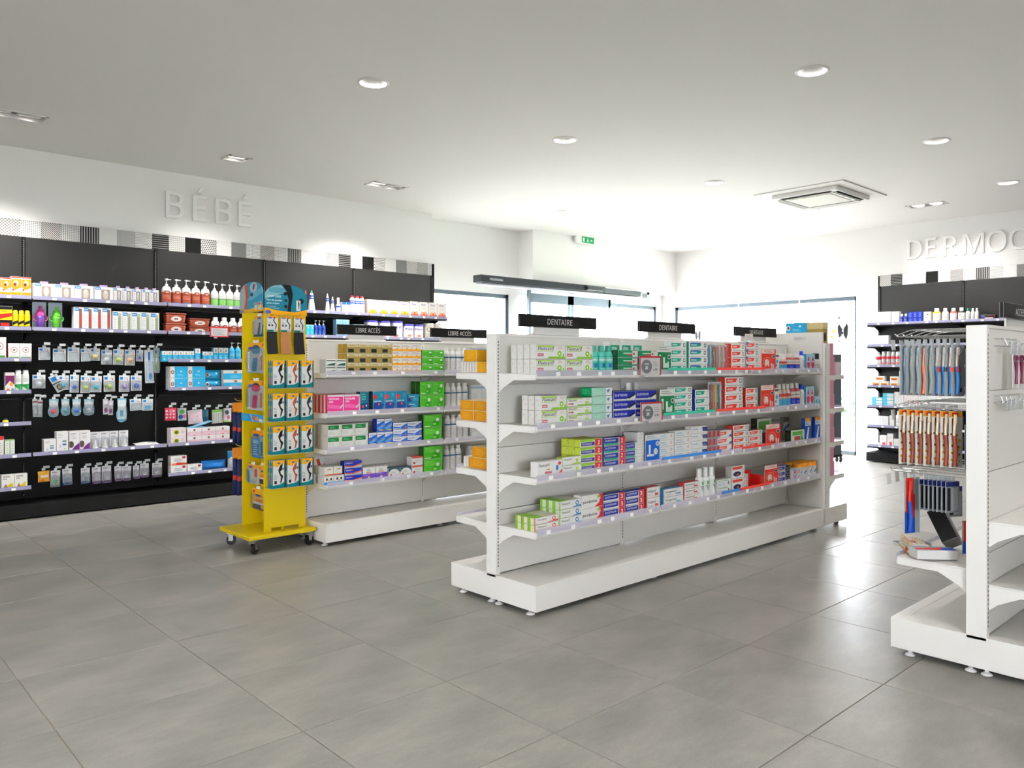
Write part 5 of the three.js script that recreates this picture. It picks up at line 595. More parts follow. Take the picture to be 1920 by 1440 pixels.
// ---------- package shapes: each returns a thing with its parts ----------
const C = (k, s) => cells[k + '/' + s];
const geoCache = {};
const toothColors = ['#3a7ac0', '#d04a40', '#e8e8e8', '#38a090'];
function pack(key, w, h, d, i = 0) {
  const k = K[key], o = k[9], f = cells[key], s = C(key, 'side') ?? cells[key], t = C(key, 'top') ?? C(key, 'side') ?? [f[0] + 0.0005, f[3] - 0.0012, f[0] + 0.001, f[3] - 0.0008];
  const G = (tagName, make) => geoCache[[key, tagName, w.toFixed(4), h.toFixed(4), d.toFixed(4)].join()] ??= make();
  const group = () => { const g = new THREE.Group(); return g; };
  const plain = (col) => mat(col, 0.4);
  const sideCell = s === f ? [f[0] + 0.0004, f[1] + 0.0004, f[0] + 0.0012, f[1] + 0.0012] : s;
  switch (k[3]) {
    case 'box': return new THREE.Mesh(G('box', () => carton(w, h, d, f, C(key, 'side') ? s : sideCell, t)), print);
    case 'hangbox': {
      const g = group(), hh = h * 0.9;
      mesh('carton', G('box', () => carton(w, hh, d, f, sideCell, t)), print, g);
      mesh('hang_tab', G('tab', () => bx(w * 0.4, h * 0.12, 0.002, 0, hh + h * 0.05, d / 2 - 0.002)), plain('#b79ad0'), g);
      return g;
    }
    case 'bottle': case 'jar': {
      const g = group(), ch = (o.capH ?? 0.22) * h, bh = h - ch, r = w / 2 * 0.94, rz = Math.min(r, d / 2), jar = k[3] === 'jar';
      const body = (pts) => lathe(pts).scale(1, 1, rz / r);
      mesh('bottle_body', G('body', () => body(jar ? [[0, 0], [r * 0.92, 0], [r * 0.94, bh], [r * 0.7, bh + 0.002]] : [[0, 0], [r * 0.9, 0], [r, 0.006], [r, bh * 0.82], [r * 0.82, bh * 0.95], [r * 0.5, bh], [0, bh]])), plain(o.body), g);
      mesh('cap', G('cap', () => lathe(jar ? [[r, 0], [r, ch * 0.85], [r * 0.9, ch], [0, ch]] : [[r * 0.56, 0], [r * 0.56, ch * 0.9], [r * 0.48, ch], [0, ch]]).translate(0, bh - 0.001, 0)), plain(o.cap), g);
      if (k[8]) mesh('label', G('band', () => band(r + 0.0008, rz + 0.0008, jar ? bh * 0.08 : h * o.y0, jar ? bh * 0.95 : Math.min(h * o.y1, bh * 0.82), f)), print, g);
      return g;
    }
    case 'cone': {
      const g = group(), r = w / 2, rz = Math.min(r, d / 2);
      mesh('bottle_body', G('body', () => lathe([[0, 0], [r, 0], [r, 0.01], [r * 0.55, h * 0.6], [r * 0.45, h * 0.82], [r * 0.25, h * 0.88], [0, h * 0.88]]).scale(1, 1, rz / r)), plain(o.body), g);
      mesh('cap', G('cap', () => lathe([[r * 0.22, h * 0.87], [r * 0.2, h * 0.95], [r * 0.12, h], [0, h]])), plain(o.cap), g);
      mesh('label', G('band', () => band(r * 0.56, rz * 0.56, h * 0.6, h * 0.78, f, 5, r * 0.49, rz * 0.49)), print, g);
      return g;
    }
    case 'pump': {
      const g = group(), bh = h * 0.72, r = w / 2 * 0.95, rz = Math.min(r, d / 2);
      mesh('bottle_body', G('body', () => lathe([[0, 0], [r * 0.94, 0], [r, 0.006], [r, bh * 0.78], [r * 0.8, bh * 0.93], [r * 0.3, bh], [0, bh]]).scale(1, 1, rz / r)), plain(o.body), g);
      mesh('pump_head', G('pump', () => merge([cyl(r * 0.34, r * 0.36, h * 0.07, 12, 0, bh + h * 0.03, 0), cyl(r * 0.1, r * 0.1, h * 0.14, 8, 0, bh + h * 0.12, 0), cyl(r * 0.36, r * 0.3, h * 0.06, 12, 0, h * 0.95, 0), bx(r * 0.9, h * 0.03, r * 0.25, r * 0.5, h * 0.95, 0)])), plain('#e8e8e6'), g);
      mesh('label', G('band', () => band(r + 0.0008, rz + 0.0008, h * o.y0, h * o.y1 * 0.9, f)), print, g);
      return g;
    }
    case 'can': {
      const g = group(), r = Math.min(w / 2 * 0.96, d / 2 * 1.4), lid = (o.lid ?? 0.2) * h, bh = h - lid;
      mesh('can_body', G('body', () => lathe([[0, 0], [r * 0.97, 0], [r, 0.004], [r, bh - 0.004], [r * 0.95, bh], [0, bh]], 24)), plain(o.body), g);
      mesh('lid', G('lid', () => lathe(o.lid ? [[r * 1.02, bh], [r * 1.02, h - 0.004], [r * 0.97, h], [0, h]] : [[r * 0.86, bh], [r * 0.86, h * 0.95], [r * 0.6, h], [0, h]], 20)), plain(o.cap), g);
      mesh('label', G('band', () => band(r + 0.0007, r + 0.0007, 0.006, bh - 0.006, f, Math.PI)), print, g);
      return g;
    }
    case 'tub': {
      const g = group(), bh = h * 0.84;
      mesh('tub_body', G('body', () => { const b = rbx(w * 0.96, bh, d, 0.012, 0, bh / 2, 0), p = b.attributes.position; for (let q = 0; q < p.count; q++) { const s2 = 0.9 + 0.1 * p.getY(q) / bh; p.setX(q, p.getX(q) * s2); p.setZ(q, p.getZ(q) * s2); } b.computeVertexNormals(); return b; }), plain(o.body), g);
      mesh('lid', G('lid', () => merge([rbx(w, h * 0.16, d * 1.03, 0.006, 0, h * 0.92, 0), rbx(w * 0.5, h * 0.05, d * 0.5, 0.004, 0, h, 0)])), plain(o.cap), g);
      mesh('label', G('lab', () => carton(w * 0.7, bh * 0.72, 0.002, f).rotateX(0.06).translate(0, bh * 0.14, d / 2 * 0.965)), print, g);
      return g;
    }
    case 'pouch': {
      return new THREE.Mesh(G('pouch', () => pillow(w, h, d, f)), print);
    }
    case 'brush': {
      const g = group(), col = o.cols[i % o.cols.length];
      mesh('backing_card', G('card', () => carton(w * 0.86, h, 0.004, f, sideCell).translate(0, 0, -d * 0.3)), print, g);
      mesh('toothbrush', G('brush', () => merge([tube([[0, h * 0.08, 0], [0, h * 0.4, 0.003], [0, h * 0.66, 0], [0, h * 0.93, 0]], w * 0.15, 10, 6), rbx(w * 0.4, h * 0.2, w * 0.3, 0.002, 0, h * 0.82, 0)])), plain(col), g);
      mesh('blister', G('bl', () => rbx(w * 0.8, h * 0.96, d * 0.7, 0.004, 0, h / 2, 0.002)), clear('#f2f5f6', 0.96, 0.3), g);
      return g;
    }
    case 'standpack': {
      const g = group();
      mesh('backing_card', G('card', () => carton(w, h, 0.004, f, sideCell).translate(0, 0, -d * 0.2)), print, g);
      mesh('teat', G('teat', () => lathe([[w * 0.3, 0], [w * 0.32, h * 0.12], [w * 0.16, h * 0.26], [w * 0.1, h * 0.42], [w * 0.05, h * 0.5], [0, h * 0.51]], 16).translate(w * 0.04, h * 0.06, d * 0.1)), mat('#e8e6e0', 0.35), g);
      mesh('blister', G('bl', () => rbx(w * 0.8, h * 0.6, d * 0.7, 0.012, 0, h * 0.36, d * 0.15)), clear('#f2f5f6', 0.95, 0.3), g);
      return g;
    }
    case 'hang': case 'pouchhang': {        // origin at the top, where it hangs
      const g = group();
      if (k[3] === 'pouchhang') mesh('pouch', G('pouch', () => pillow(w, h * 0.94, d, f).translate(0, -h, 0)), print, g);
      else {
        mesh('backing_card', G('card', () => o.waist ? waistCard(w, h, f) : carton(w, h, 0.003, f, sideCell, undefined, 0.001).translate(0, -h, 0)), print, g);
        if (o.core) mesh('soother', G('core', () => merge([new THREE.TorusGeometry(w * 0.17, w * 0.045, 6, 16).translate(0, -h * 0.68, d * 0.35), lathe([[0, 0], [w * 0.24, 0.002], [w * 0.26, 0.006], [w * 0.2, 0.012], [w * 0.1, 0.016], [0, 0.018]], 16).rotateX(Math.PI / 2).translate(0, -h * 0.68, d * 0.12)])), plain(o.core), g);
        mesh('blister', G('bl', () => rbx(w * 0.84, h * 0.62, d * 0.8, Math.min(w, h) * 0.16, 0, -h * 0.64, d * 0.35)), clear(o.bubble ?? '#eef1f3', 0.94, 0.32), g);
      }
      mesh('hang_tab', G('tab', () => merge([bx(w * 0.3, 0.02, 0.0015, 0, 0.008, 0)])), mat('#d4d8da', 0.3), g);
      if (o.tilt) g.rotation.z = o.tilt;
      return g;
    }
  }
}
function pillow(w, h, d, f) {                 // a sealed sachet: thick in the middle, flat at its seams
  const nx = 8, ny = 8, P = [], U = [], I = [];
  for (const side of [1, -1]) {
    const base = P.length / 3;
    for (let j = 0; j <= ny; j++) for (let i = 0; i <= nx; i++) {
      const u = i / nx, v = j / ny, e = Math.pow(Math.sin(Math.PI * Math.min(Math.max(v * 1.12 - 0.06, 0), 1)) * Math.sin(Math.PI * u), 0.6);
      P.push((u - 0.5) * w * (1 - 0.04 * Math.sin(Math.PI * v)), v * h, side * (0.0008 + d * 0.42 * (e || 0))); U.push(...uvAt(f, side > 0 ? u : 1 - u, v));
    }
    for (let j = 0; j < ny; j++) for (let i = 0; i < nx; i++) { const a = base + j * (nx + 1) + i, b = a + 1, c = a + nx + 1, e = c + 1; side > 0 ? I.push(a, b, e, a, e, c) : I.push(a, e, b, a, c, e); }
  }
  const g = new THREE.BufferGeometry(); g.setAttribute('position', new THREE.Float32BufferAttribute(P, 3)); g.setAttribute('uv', new THREE.Float32BufferAttribute(U, 2)); g.setIndex(I); g.computeVertexNormals(); return g;
}
function waistCard(w, h, f) {                 // a card with a narrow neck, round below
  const s = new THREE.Shape(), a = w / 2;
  s.moveTo(-a * 0.8, 0); s.lineTo(a * 0.8, 0); s.bezierCurveTo(a * 0.9, -h * 0.3, a * 0.5, -h * 0.36, a * 0.95, -h * 0.6); s.quadraticCurveTo(a, -h * 0.98, 0, -h); s.quadraticCurveTo(-a, -h * 0.98, -a * 0.95, -h * 0.6); s.bezierCurveTo(-a * 0.5, -h * 0.36, -a * 0.9, -h * 0.3, -a * 0.8, 0);
  const g = new THREE.ExtrudeGeometry(s, { depth: 0.003, bevelEnabled: false, curveSegments: 8 }), p = g.attributes.position, u = g.attributes.uv;
  for (let i = 0; i < p.count; i++) u.setXY(i, ...uvAt(f, Math.min(1, Math.max(0, p.getX(i) / w + 0.5)), Math.min(1, Math.max(0, 1 + p.getY(i) / h))));
  return g;
}

// ---------- putting products on shelves ----------
const ORD = ['first', 'second', 'third', 'fourth', 'fifth', 'sixth', 'seventh', 'eighth', 'ninth'];
const labelsSeen = new Map();
function register(o, key, label, group) {
  const k = K[key];
  let l = label; const n = (labelsSeen.get(l) ?? 0) + 1; labelsSeen.set(l, n);
  if (n > 1) console.log('DUP', l);
  if (l.split(' ').length > 16) console.log('LONG', l.split(' ').length, l);
  o.name = numbered(k[0]); o.castShadow = true; o.traverse((m) => { m.castShadow = m.receiveShadow = true; });
  tag(o, l, k[1], group); scene.add(o);
}
// a shelf's own frame: s runs to the right as one faces it, n runs into it
const FACE = {
  near: { rot: 0, at: (s, y, n, front) => [s, y, -(front + n)] },                    // faces the camera's right (-v)
  side: { rot: -Math.PI / 2, at: (s, y, n, front) => [front + n, y, -s], flip: -1 }, // faces -x; s is v, falling to the right
};
function place(list, face, front, y0, place_) {
  const F = FACE[face];
  for (const [key, s0, W_, H_, cols, rows, deep, o = {}] of list) {
    const k = K[key], w = W_ / cols, h = H_ / rows, d = o.d ?? k[4], gap = k[3] === 'box' ? 0.0012 : 0.001;
    const desc = o.desc ?? k[2], at = o.at ?? place_;
    let proto;
    for (let n = 0; n < deep; n++) for (let r = 0; r < rows; r++) for (let c = 0; c < cols; c++) {
      if (n && o.low && r >= o.low) continue;
      const jig = k[3] === 'box' && rows > 1 ? (rnd() - 0.5) * 0.003 : (rnd() - 0.5) * 0.006;
      const i = c, x = s0 + (F.flip ?? 1) * w * (c + 0.5);
      const y = y0 + (o.y ? (typeof o.y === 'number' && o.y >= 0.5 ? o.yh ?? 0 : o.y) : 0) + r * h + 0.0006;
      let it;
      if (k[3] === 'brush') it = pack(key, w - gap, h - 0.001, d, i); else it = proto ? proto.clone() : (proto = pack(key, w - gap, h - 0.001, d, i));
      it.position.set(...F.at(x, y, (o.n ?? 0) + n * (d + 0.003) + d / 2 + 0.002 + jig * 0.5, front)); it.rotation.set(0, F.rot + (rows === 1 && k[3] !== 'box' ? (rnd() - 0.5) * 0.3 : (rnd() - 0.5) * 0.012), 0);
      const pos = [];
      if (rows > 1) pos.push(r === 0 ? 'bottom row' : r === rows - 1 ? 'top row' : rows === 3 ? 'middle row' : `${ORD[r]} row up`);
      if (cols > 1) pos.push(c === 0 ? 'leftmost' : c === cols - 1 ? 'rightmost' : cols === 3 ? 'middle one' : `${ORD[c]} from left`);
      if (n) pos.push(`${ORD[n]} in depth`);
      register(it, key, `${desc}${pos.length ? ', ' + pos.join(' ') : ''}, ${at}`, cols * rows * deep > 1 ? `${desc} on ${at}`.slice(0, 110) : undefined);
      if (k[3] === 'hang' || k[3] === 'pouchhang') it.position.y = y;
    }
  }
}

// ---------- shelving ----------
function slotColumn(y0, y1, faceZ, x = 0) {          // the punched slots of an upright, one part
  const a = []; for (let y = y0; y < y1; y += 0.0175) a.push(bx(0.0045, 0.011, 0.0012, x, y, faceZ)); return merge(a);
}
function bracketGeo(depth) { return extrude([[0, 0.024], [depth, 0.024], [depth, -0.003], [depth * 0.42, -0.004], [depth * 0.13, -0.045], [0.0, -0.075]], 0.003); }
// a shelf with brackets, price rail and tags; local: x centred, front at +z = depth
function shelfUnit(parent, name, w, depth, pos, rotY, m, railM, tags, th = 0.03) {
  const g = new THREE.Group(); g.name = name; g.position.set(...pos); g.rotation.y = rotY; parent.add(g);
  mesh('shelf_board', merge([rbx(w - 0.004, 0.006, depth, 0.002, 0, th - 0.003, depth / 2), rbx(w - 0.004, th, 0.004, 0.0015, 0, th / 2, depth - 0.002), bx(w - 0.004, 0.004, 0.02, 0, 0.002, depth - 0.01)]), m, g);
  const b = bracketGeo(depth - 0.006).rotateY(-Math.PI / 2);
  for (const s of [-1, 1]) mesh('bracket', b, m, g, [s * (w / 2 - 0.003) + (s < 0 ? 0.002 : 0.001), 0, 0.001]);
  mesh('price_rail', bx(w - 0.01, 0.03, 0.002, 0, 0.027, 0.006).rotateX(-0.18).translate(0, 0.004, depth), railM, g);
  for (const x of tags) mesh('price_tag', rbx(0.03, 0.02, 0.004, 0.0015, x, 0.027, depth + 0.008), M.tagWhite, g);
  return g;
}
const tagRow = (w, n) => Array.from({ length: n }, (_, i) => -w / 2 + w * (i + 0.35 + 0.5 * rnd()) / n);
const C_LEVELS = [1.163, 0.903, 0.647, 0.38];
const POSTS = [2.651, 3.637, 4.622, 5.592];
function gondola(label, v, posts, levels, topY, opts) {
  const x0 = posts[0] - 0.015, x1 = posts[posts.length - 1], t = thing('gondola_shelving', label, 'shelving unit', [(x0 + x1) / 2, 0, -v]);
  const cx = (x0 + x1) / 2, HB = 0.338, top = 0.155, bot = 0.028;
  // plinth: four kick boards and two deck plates with their folded edge
  {
    const s = new THREE.Shape([[x0 - cx, -HB], [x1 - cx, -HB], [x1 - cx, HB], [x0 - cx, HB]].map((q) => new THREE.Vector2(...q))), i = 0.05;
    s.holes.push(new THREE.Path([[x0 - cx + i, -HB + i], [x0 - cx + i, HB - i], [x1 - cx - i, HB - i], [x1 - cx - i, -HB + i]].map((q) => new THREE.Vector2(...q))));
    mesh('plinth', new THREE.ExtrudeGeometry(s, { depth: top - bot - 0.004, bevelEnabled: true, bevelSize: 0.002, bevelThickness: 0.002, bevelOffset: -0.002, bevelSegments: 2 }).rotateX(-Math.PI / 2).translate(0, bot + 0.002, 0), M.white, t);
  }
  for (let i = 0; i < posts.length - 1; i++) for (const s of [-1, 1]) mesh('base_deck', rbx(posts[i + 1] - posts[i] - 0.002, 0.01, HB - 0.02, 0.002, (posts[i] + posts[i + 1]) / 2 - cx, top - 0.0065, s * (HB / 2)), M.white, t);
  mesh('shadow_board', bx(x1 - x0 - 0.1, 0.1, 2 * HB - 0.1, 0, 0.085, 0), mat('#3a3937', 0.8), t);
  const foot = merge([cyl(0.008, 0.008, 0.03, 10, 0, 0.017, 0), lathe([[0, 0], [0.022, 0], [0.022, 0.004], [0.01, 0.012], [0, 0.012]], 14)]);
  for (const px of posts) for (const z of [HB - 0.07, 0.03, -0.03, -HB + 0.07]) mesh('foot', foot, M.tagWhite, t, [Math.min(Math.max(px - cx, x0 - cx + 0.03), x1 - cx - 0.03), 0, z]);
  for (const px of posts) {
    const u = mesh('upright', rbx(0.03, topY - 0.14, 0.078, 0.003, px - cx, (topY + 0.14) / 2, 0), M.white, t);
    mesh('slot_column', merge([slotColumn(0.2, topY - 0.03, 0.0392, px - cx), slotColumn(0.2, topY - 0.03, -0.0392, px - cx)]), M.slot, u);
  }
  for (let i = 0; i < posts.length - 1; i++) {
    const w = posts[i + 1] - posts[i] - 0.03, mx = (posts[i] + posts[i + 1]) / 2, seams = [0.16, 0.485, 0.81, 1.135, topY - 0.012];
    for (let k = 0; k < 4; k++) mesh('back_panel', rbx(w, seams[k + 1] - seams[k] - 0.0025, 0.066, 0.0015, mx - cx, (seams[k] + seams[k + 1]) / 2, 0), M.whitePanel, t);
    mesh('core_panel', bx(w + 0.01, topY - 0.18, 0.04, mx - cx, (topY + 0.15) / 2, 0), M.whitePanel, t);
    mesh('top_cap', rbx(w + 0.004, 0.014, 0.074, 0.003, mx - cx, topY - 0.006, 0), M.white, t);
    for (const y of levels) {
      if (!opts.skipNear?.(i, y)) shelfUnit(t, 'shelf', posts[i + 1] - posts[i] - 0.004, 0.285, [mx - cx, y, 0.036], 0, M.white, M.rail, tagRow(0.95, opts.tags ?? 4));
      if (opts.far && i === 0) shelfUnit(t, 'shelf', posts[i + 1] - posts[i] - 0.004, 0.285, [mx - cx, y, -0.036], Math.PI, M.white, M.rail, tagRow(0.95, 4));
    }
  }
  return t;
}
gondola('central white double-sided shelving unit of dental care products', 3.135, POSTS, C_LEVELS, 1.397, { far: true, tags: 6 });
gondola('white double-sided shelving unit of open-access medicines behind the yellow display', 5.205, POSTS, [1.148, 0.872, 0.626, 0.386], 1.415, { tags: 4 });
gondola('white shelving unit of accessories with toothbrush hooks, cut by the right edge', 1.07, [3.439, 4.43, 5.42], [], 1.397, {});
// end unit of the central gondola, facing the window
{
  const t = thing('end_shelving', 'narrow white end unit with pink cartons on the central dental shelving', 'shelving unit', [5.612, 0, -3.135]);
  mesh('plinth', rbx(0.36, 0.127, 0.676, 0.003, 0.19, 0.0915, 0), M.white, t);
  mesh('back_panel', rbx(0.02, 1.325, 0.63, 0.002, 0.016, 0.8175, 0), M.whitePanel, t);
  for (const z of [-0.32, 0.32]) { const u = mesh('upright', rbx(0.075, 1.25, 0.03, 0.003, 0.05, 0.77, z), M.white, t); mesh('slot_column', slotColumn(0.2, 1.36, 0.0156).translate(0.02, 0, z * 1.0), M.slot, u); }
  mesh('foot', cyl(0.02, 0.02, 0.028, 12, 0.3, 0.014, 0.28), M.rubber, t); mesh('foot', cyl(0.02, 0.02, 0.028, 12, 0.3, 0.014, -0.28), M.rubber, t);
  for (const y of [1.125, 0.872, 0.617, 0.36]) shelfUnit(t, 'shelf', 0.66, 0.25, [0.088, y, 0], Math.PI / 2, M.white, M.rail, tagRow(0.6, 3));
  mesh('price_sticker', carton(0.1, 0.03, 0.002, cells.cards).rotateY(-Math.PI / 2).translate(0.004, 1.42, 0.13), print, t);
}
// pink and rose cartons standing on the end unit
{
  const rows = [[1.155, 'upper'], [0.902, 'second'], [0.647, 'third'], [0.39, 'lowest']];
  rows.forEach(([y, nm], i) => {
    const kk = (key, h, x, y1, desc) => { const o = pack(key, 0.1, h, 0.075); o.position.set(x, y1, -2.855); o.rotation.y = Math.PI / 2; register(o, key, `${desc}, ${nm} shelf of end unit`); };
    kk('pinkSalon', i === 0 ? 0.14 : 0.11, 5.745, y, 'lower rose pink carton'); kk('pinkSalon', 0.105, 5.735, y + (i === 0 ? 0.141 : 0.111), 'upper rose pink carton');
    if (i === 0) { const o = pack('paleRose', 0.1, 0.1, 0.08); o.position.set(5.86, y, -2.86); o.rotation.y = Math.PI / 2; register(o, 'paleRose', 'pale rose carton, front of upper shelf of end unit'); }
  });
}
// signs on top of the gondolas
function sign(cellKey, label, x0, w, v, y, h = 0.068) {
  const t = thing('hanging_sign', label, 'sign', [x0 + w / 2, y, -v]);
  mesh('sign_board', carton(w, h, 0.016, cells[cellKey], cells['pat/black'], cells['pat/black']), print, t, [0, 0, 0.02]);
  mesh('stand', merge([rbx(w * 0.6, 0.058, 0.01, 0.002, 0, -0.012, 0), rbx(w * 0.62, 0.008, 0.05, 0.002, 0, -0.037, 0)]), M.white, t);
}
sign('sign/dental', 'large black DENTAIRE sign, nearest on the dental shelving', 2.811, 0.605, 3.135, 1.441);
sign('sign/dental', 'black DENTAIRE sign, middle of three on the dental shelving', 3.807, 0.589, 3.135, 1.441);
sign('sign/dental', 'black DENTAIRE sign, farthest, above the red toothpaste cartons', 4.881, 0.575, 3.135, 1.441);
sign('sign/libre', 'black LIBRE ACCÈS sign over the gold medicine cartons', 2.899, 0.506, 5.205, 1.456, 0.074);
sign('sign/libre', 'black LIBRE ACCÈS sign beside the central shelving post', 3.727, 0.58, 5.205, 1.456, 0.074);
sign('sign/access', 'black ACCESSOIRES sign on the right shelving unit', 3.674, 0.6, 1.07, 1.436, 0.066);

// black wall shelving: back wall of baby products and of skincare
const PATTERNS = ['weave', 'dots', 'diagonal', 'cross', 'upright', 'plain', 'grey', 'lozenge', 'level', 'hatch', 'black', 'diamond', 'plain', 'slate', 'dots', 'diagonal', 'cross', 'upright', 'plain', 'plain', 'weave', 'level', 'hatch', 'black', 'diamond', 'plain', 'slate', 'weave', 'diagonal', 'cross'];
function wallShelving(label, pos, rotY, posts, shelves, order, tileW, topY, plinthZ, shift = 0) {
  const t = thing('wall_shelving', label, 'shelving unit', pos, rotY), x0 = posts[0], x1 = posts[posts.length - 1];
  for (const x of posts) { const u = mesh('upright', rbx(0.03, topY, 0.03, 0.002, x, topY / 2, 0.0), M.black, t); mesh('slot_column', slotColumn(0.15, topY - 0.02, 0.0156, x), mat('#8a8886', 0.5), u); }
  for (let i = 0; i < posts.length - 1; i++) {
    const w = posts[i + 1] - posts[i] - 0.03, mx = (posts[i] + posts[i + 1]) / 2, seams = [0.1, 0.5, 0.95, 1.4, 1.74, topY];
    for (let k = 0; k < 5; k++) mesh('back_panel', rbx(w, seams[k + 1] - seams[k] - 0.002, 0.016, 0.001, mx, (seams[k] + seams[k + 1]) / 2, 0), k === 4 ? M.litBlackPanel : M.black, t);  // top panels: same black painted paler, spotlight falling on them put into the colour
    mesh('plinth', rbx(w + 0.028, 0.108, plinthZ, 0.003, mx, 0.066, plinthZ / 2), M.black, t);
  }
  mesh('side_panel', rbx(0.012, topY + 0.142, 0.04, 0.002, x1 + 0.022, (topY + 0.142) / 2, 0), M.black, t);
  for (const [i, y] of shelves) shelfUnit(t, 'shelf', posts[i + 1] - posts[i] - 0.003, plinthZ - 0.035, [(posts[i] + posts[i + 1]) / 2, y, 0.012], 0, M.black, mat('#8a88a4', 0.35), tagRow(0.9, 5), 0.02);
  let x = x0 + shift; order.forEach((p) => { const ww = Math.min(tileW, x1 - x); if (ww > 0.02) mesh('pattern_tile', carton(ww - 0.0015, 0.142, 0.012, cells['pat/' + p]), print, t, [x + ww / 2, topY + 0.001, 0.006]); x += tileW; });
  return t;
}
const BPOSTS = [0.41, 1.441, 2.473, 3.511, 4.535, 5.585];
const babyShelves = [];
for (let i = 0; i < 5; i++) { babyShelves.push([i, 1.742]); if (i !== 2 || true) babyShelves.push([i, 1.492]); }
for (const y of [1.244, 0.988, 0.734, 0.48, 0.22]) babyShelves.push([0, y]);
babyShelves.push([1, 0.482], [2, 1.24], [2, 0.985], [2, 0.484], [2, 0.216], [3, 1.24]);
const baby = wallShelving('long black wall shelving of baby products under the white lettering', [0, 0, -7.75], 0, BPOSTS, babyShelves, ['plain', 'slate', 'black', 'hatch', 'plain', 'grey'].concat(PATTERNS), 0.1465, 2.296, 0.345, -0.0185);
const DP = [-4.375, -3.36, -2.34, -1.32];             // local x is -v there
const skincare = wallShelving('black wall shelving of skincare products near the far window', [10.3, 0, 0], -Math.PI / 2, DP, [1.715, 1.443, 1.186, 0.93, 0.679, 0.427, 0.179].flatMap((y) => [0, 1].map((i) => [i, y - 0.002])), ['weave', 'level', 'plain', 'plain', 'black', 'plain', 'diagonal', 'dots', 'upright', 'lozenge', 'plain', 'slate', 'black', 'cross', 'plain', 'grey', 'dots', 'level', 'plain', 'weave', 'black'], 0.145, 2.25, 0.415);
skincare.children.filter((c) => c.name === 'side_panel').forEach((c) => { c.position.x += 0; });
{ const m = mesh('side_panel', rbx(0.014, 0.47, 0.03, 0.002, DP[0] - 0.012, 2.15, 0), M.black, skincare); m.castShadow = true; }

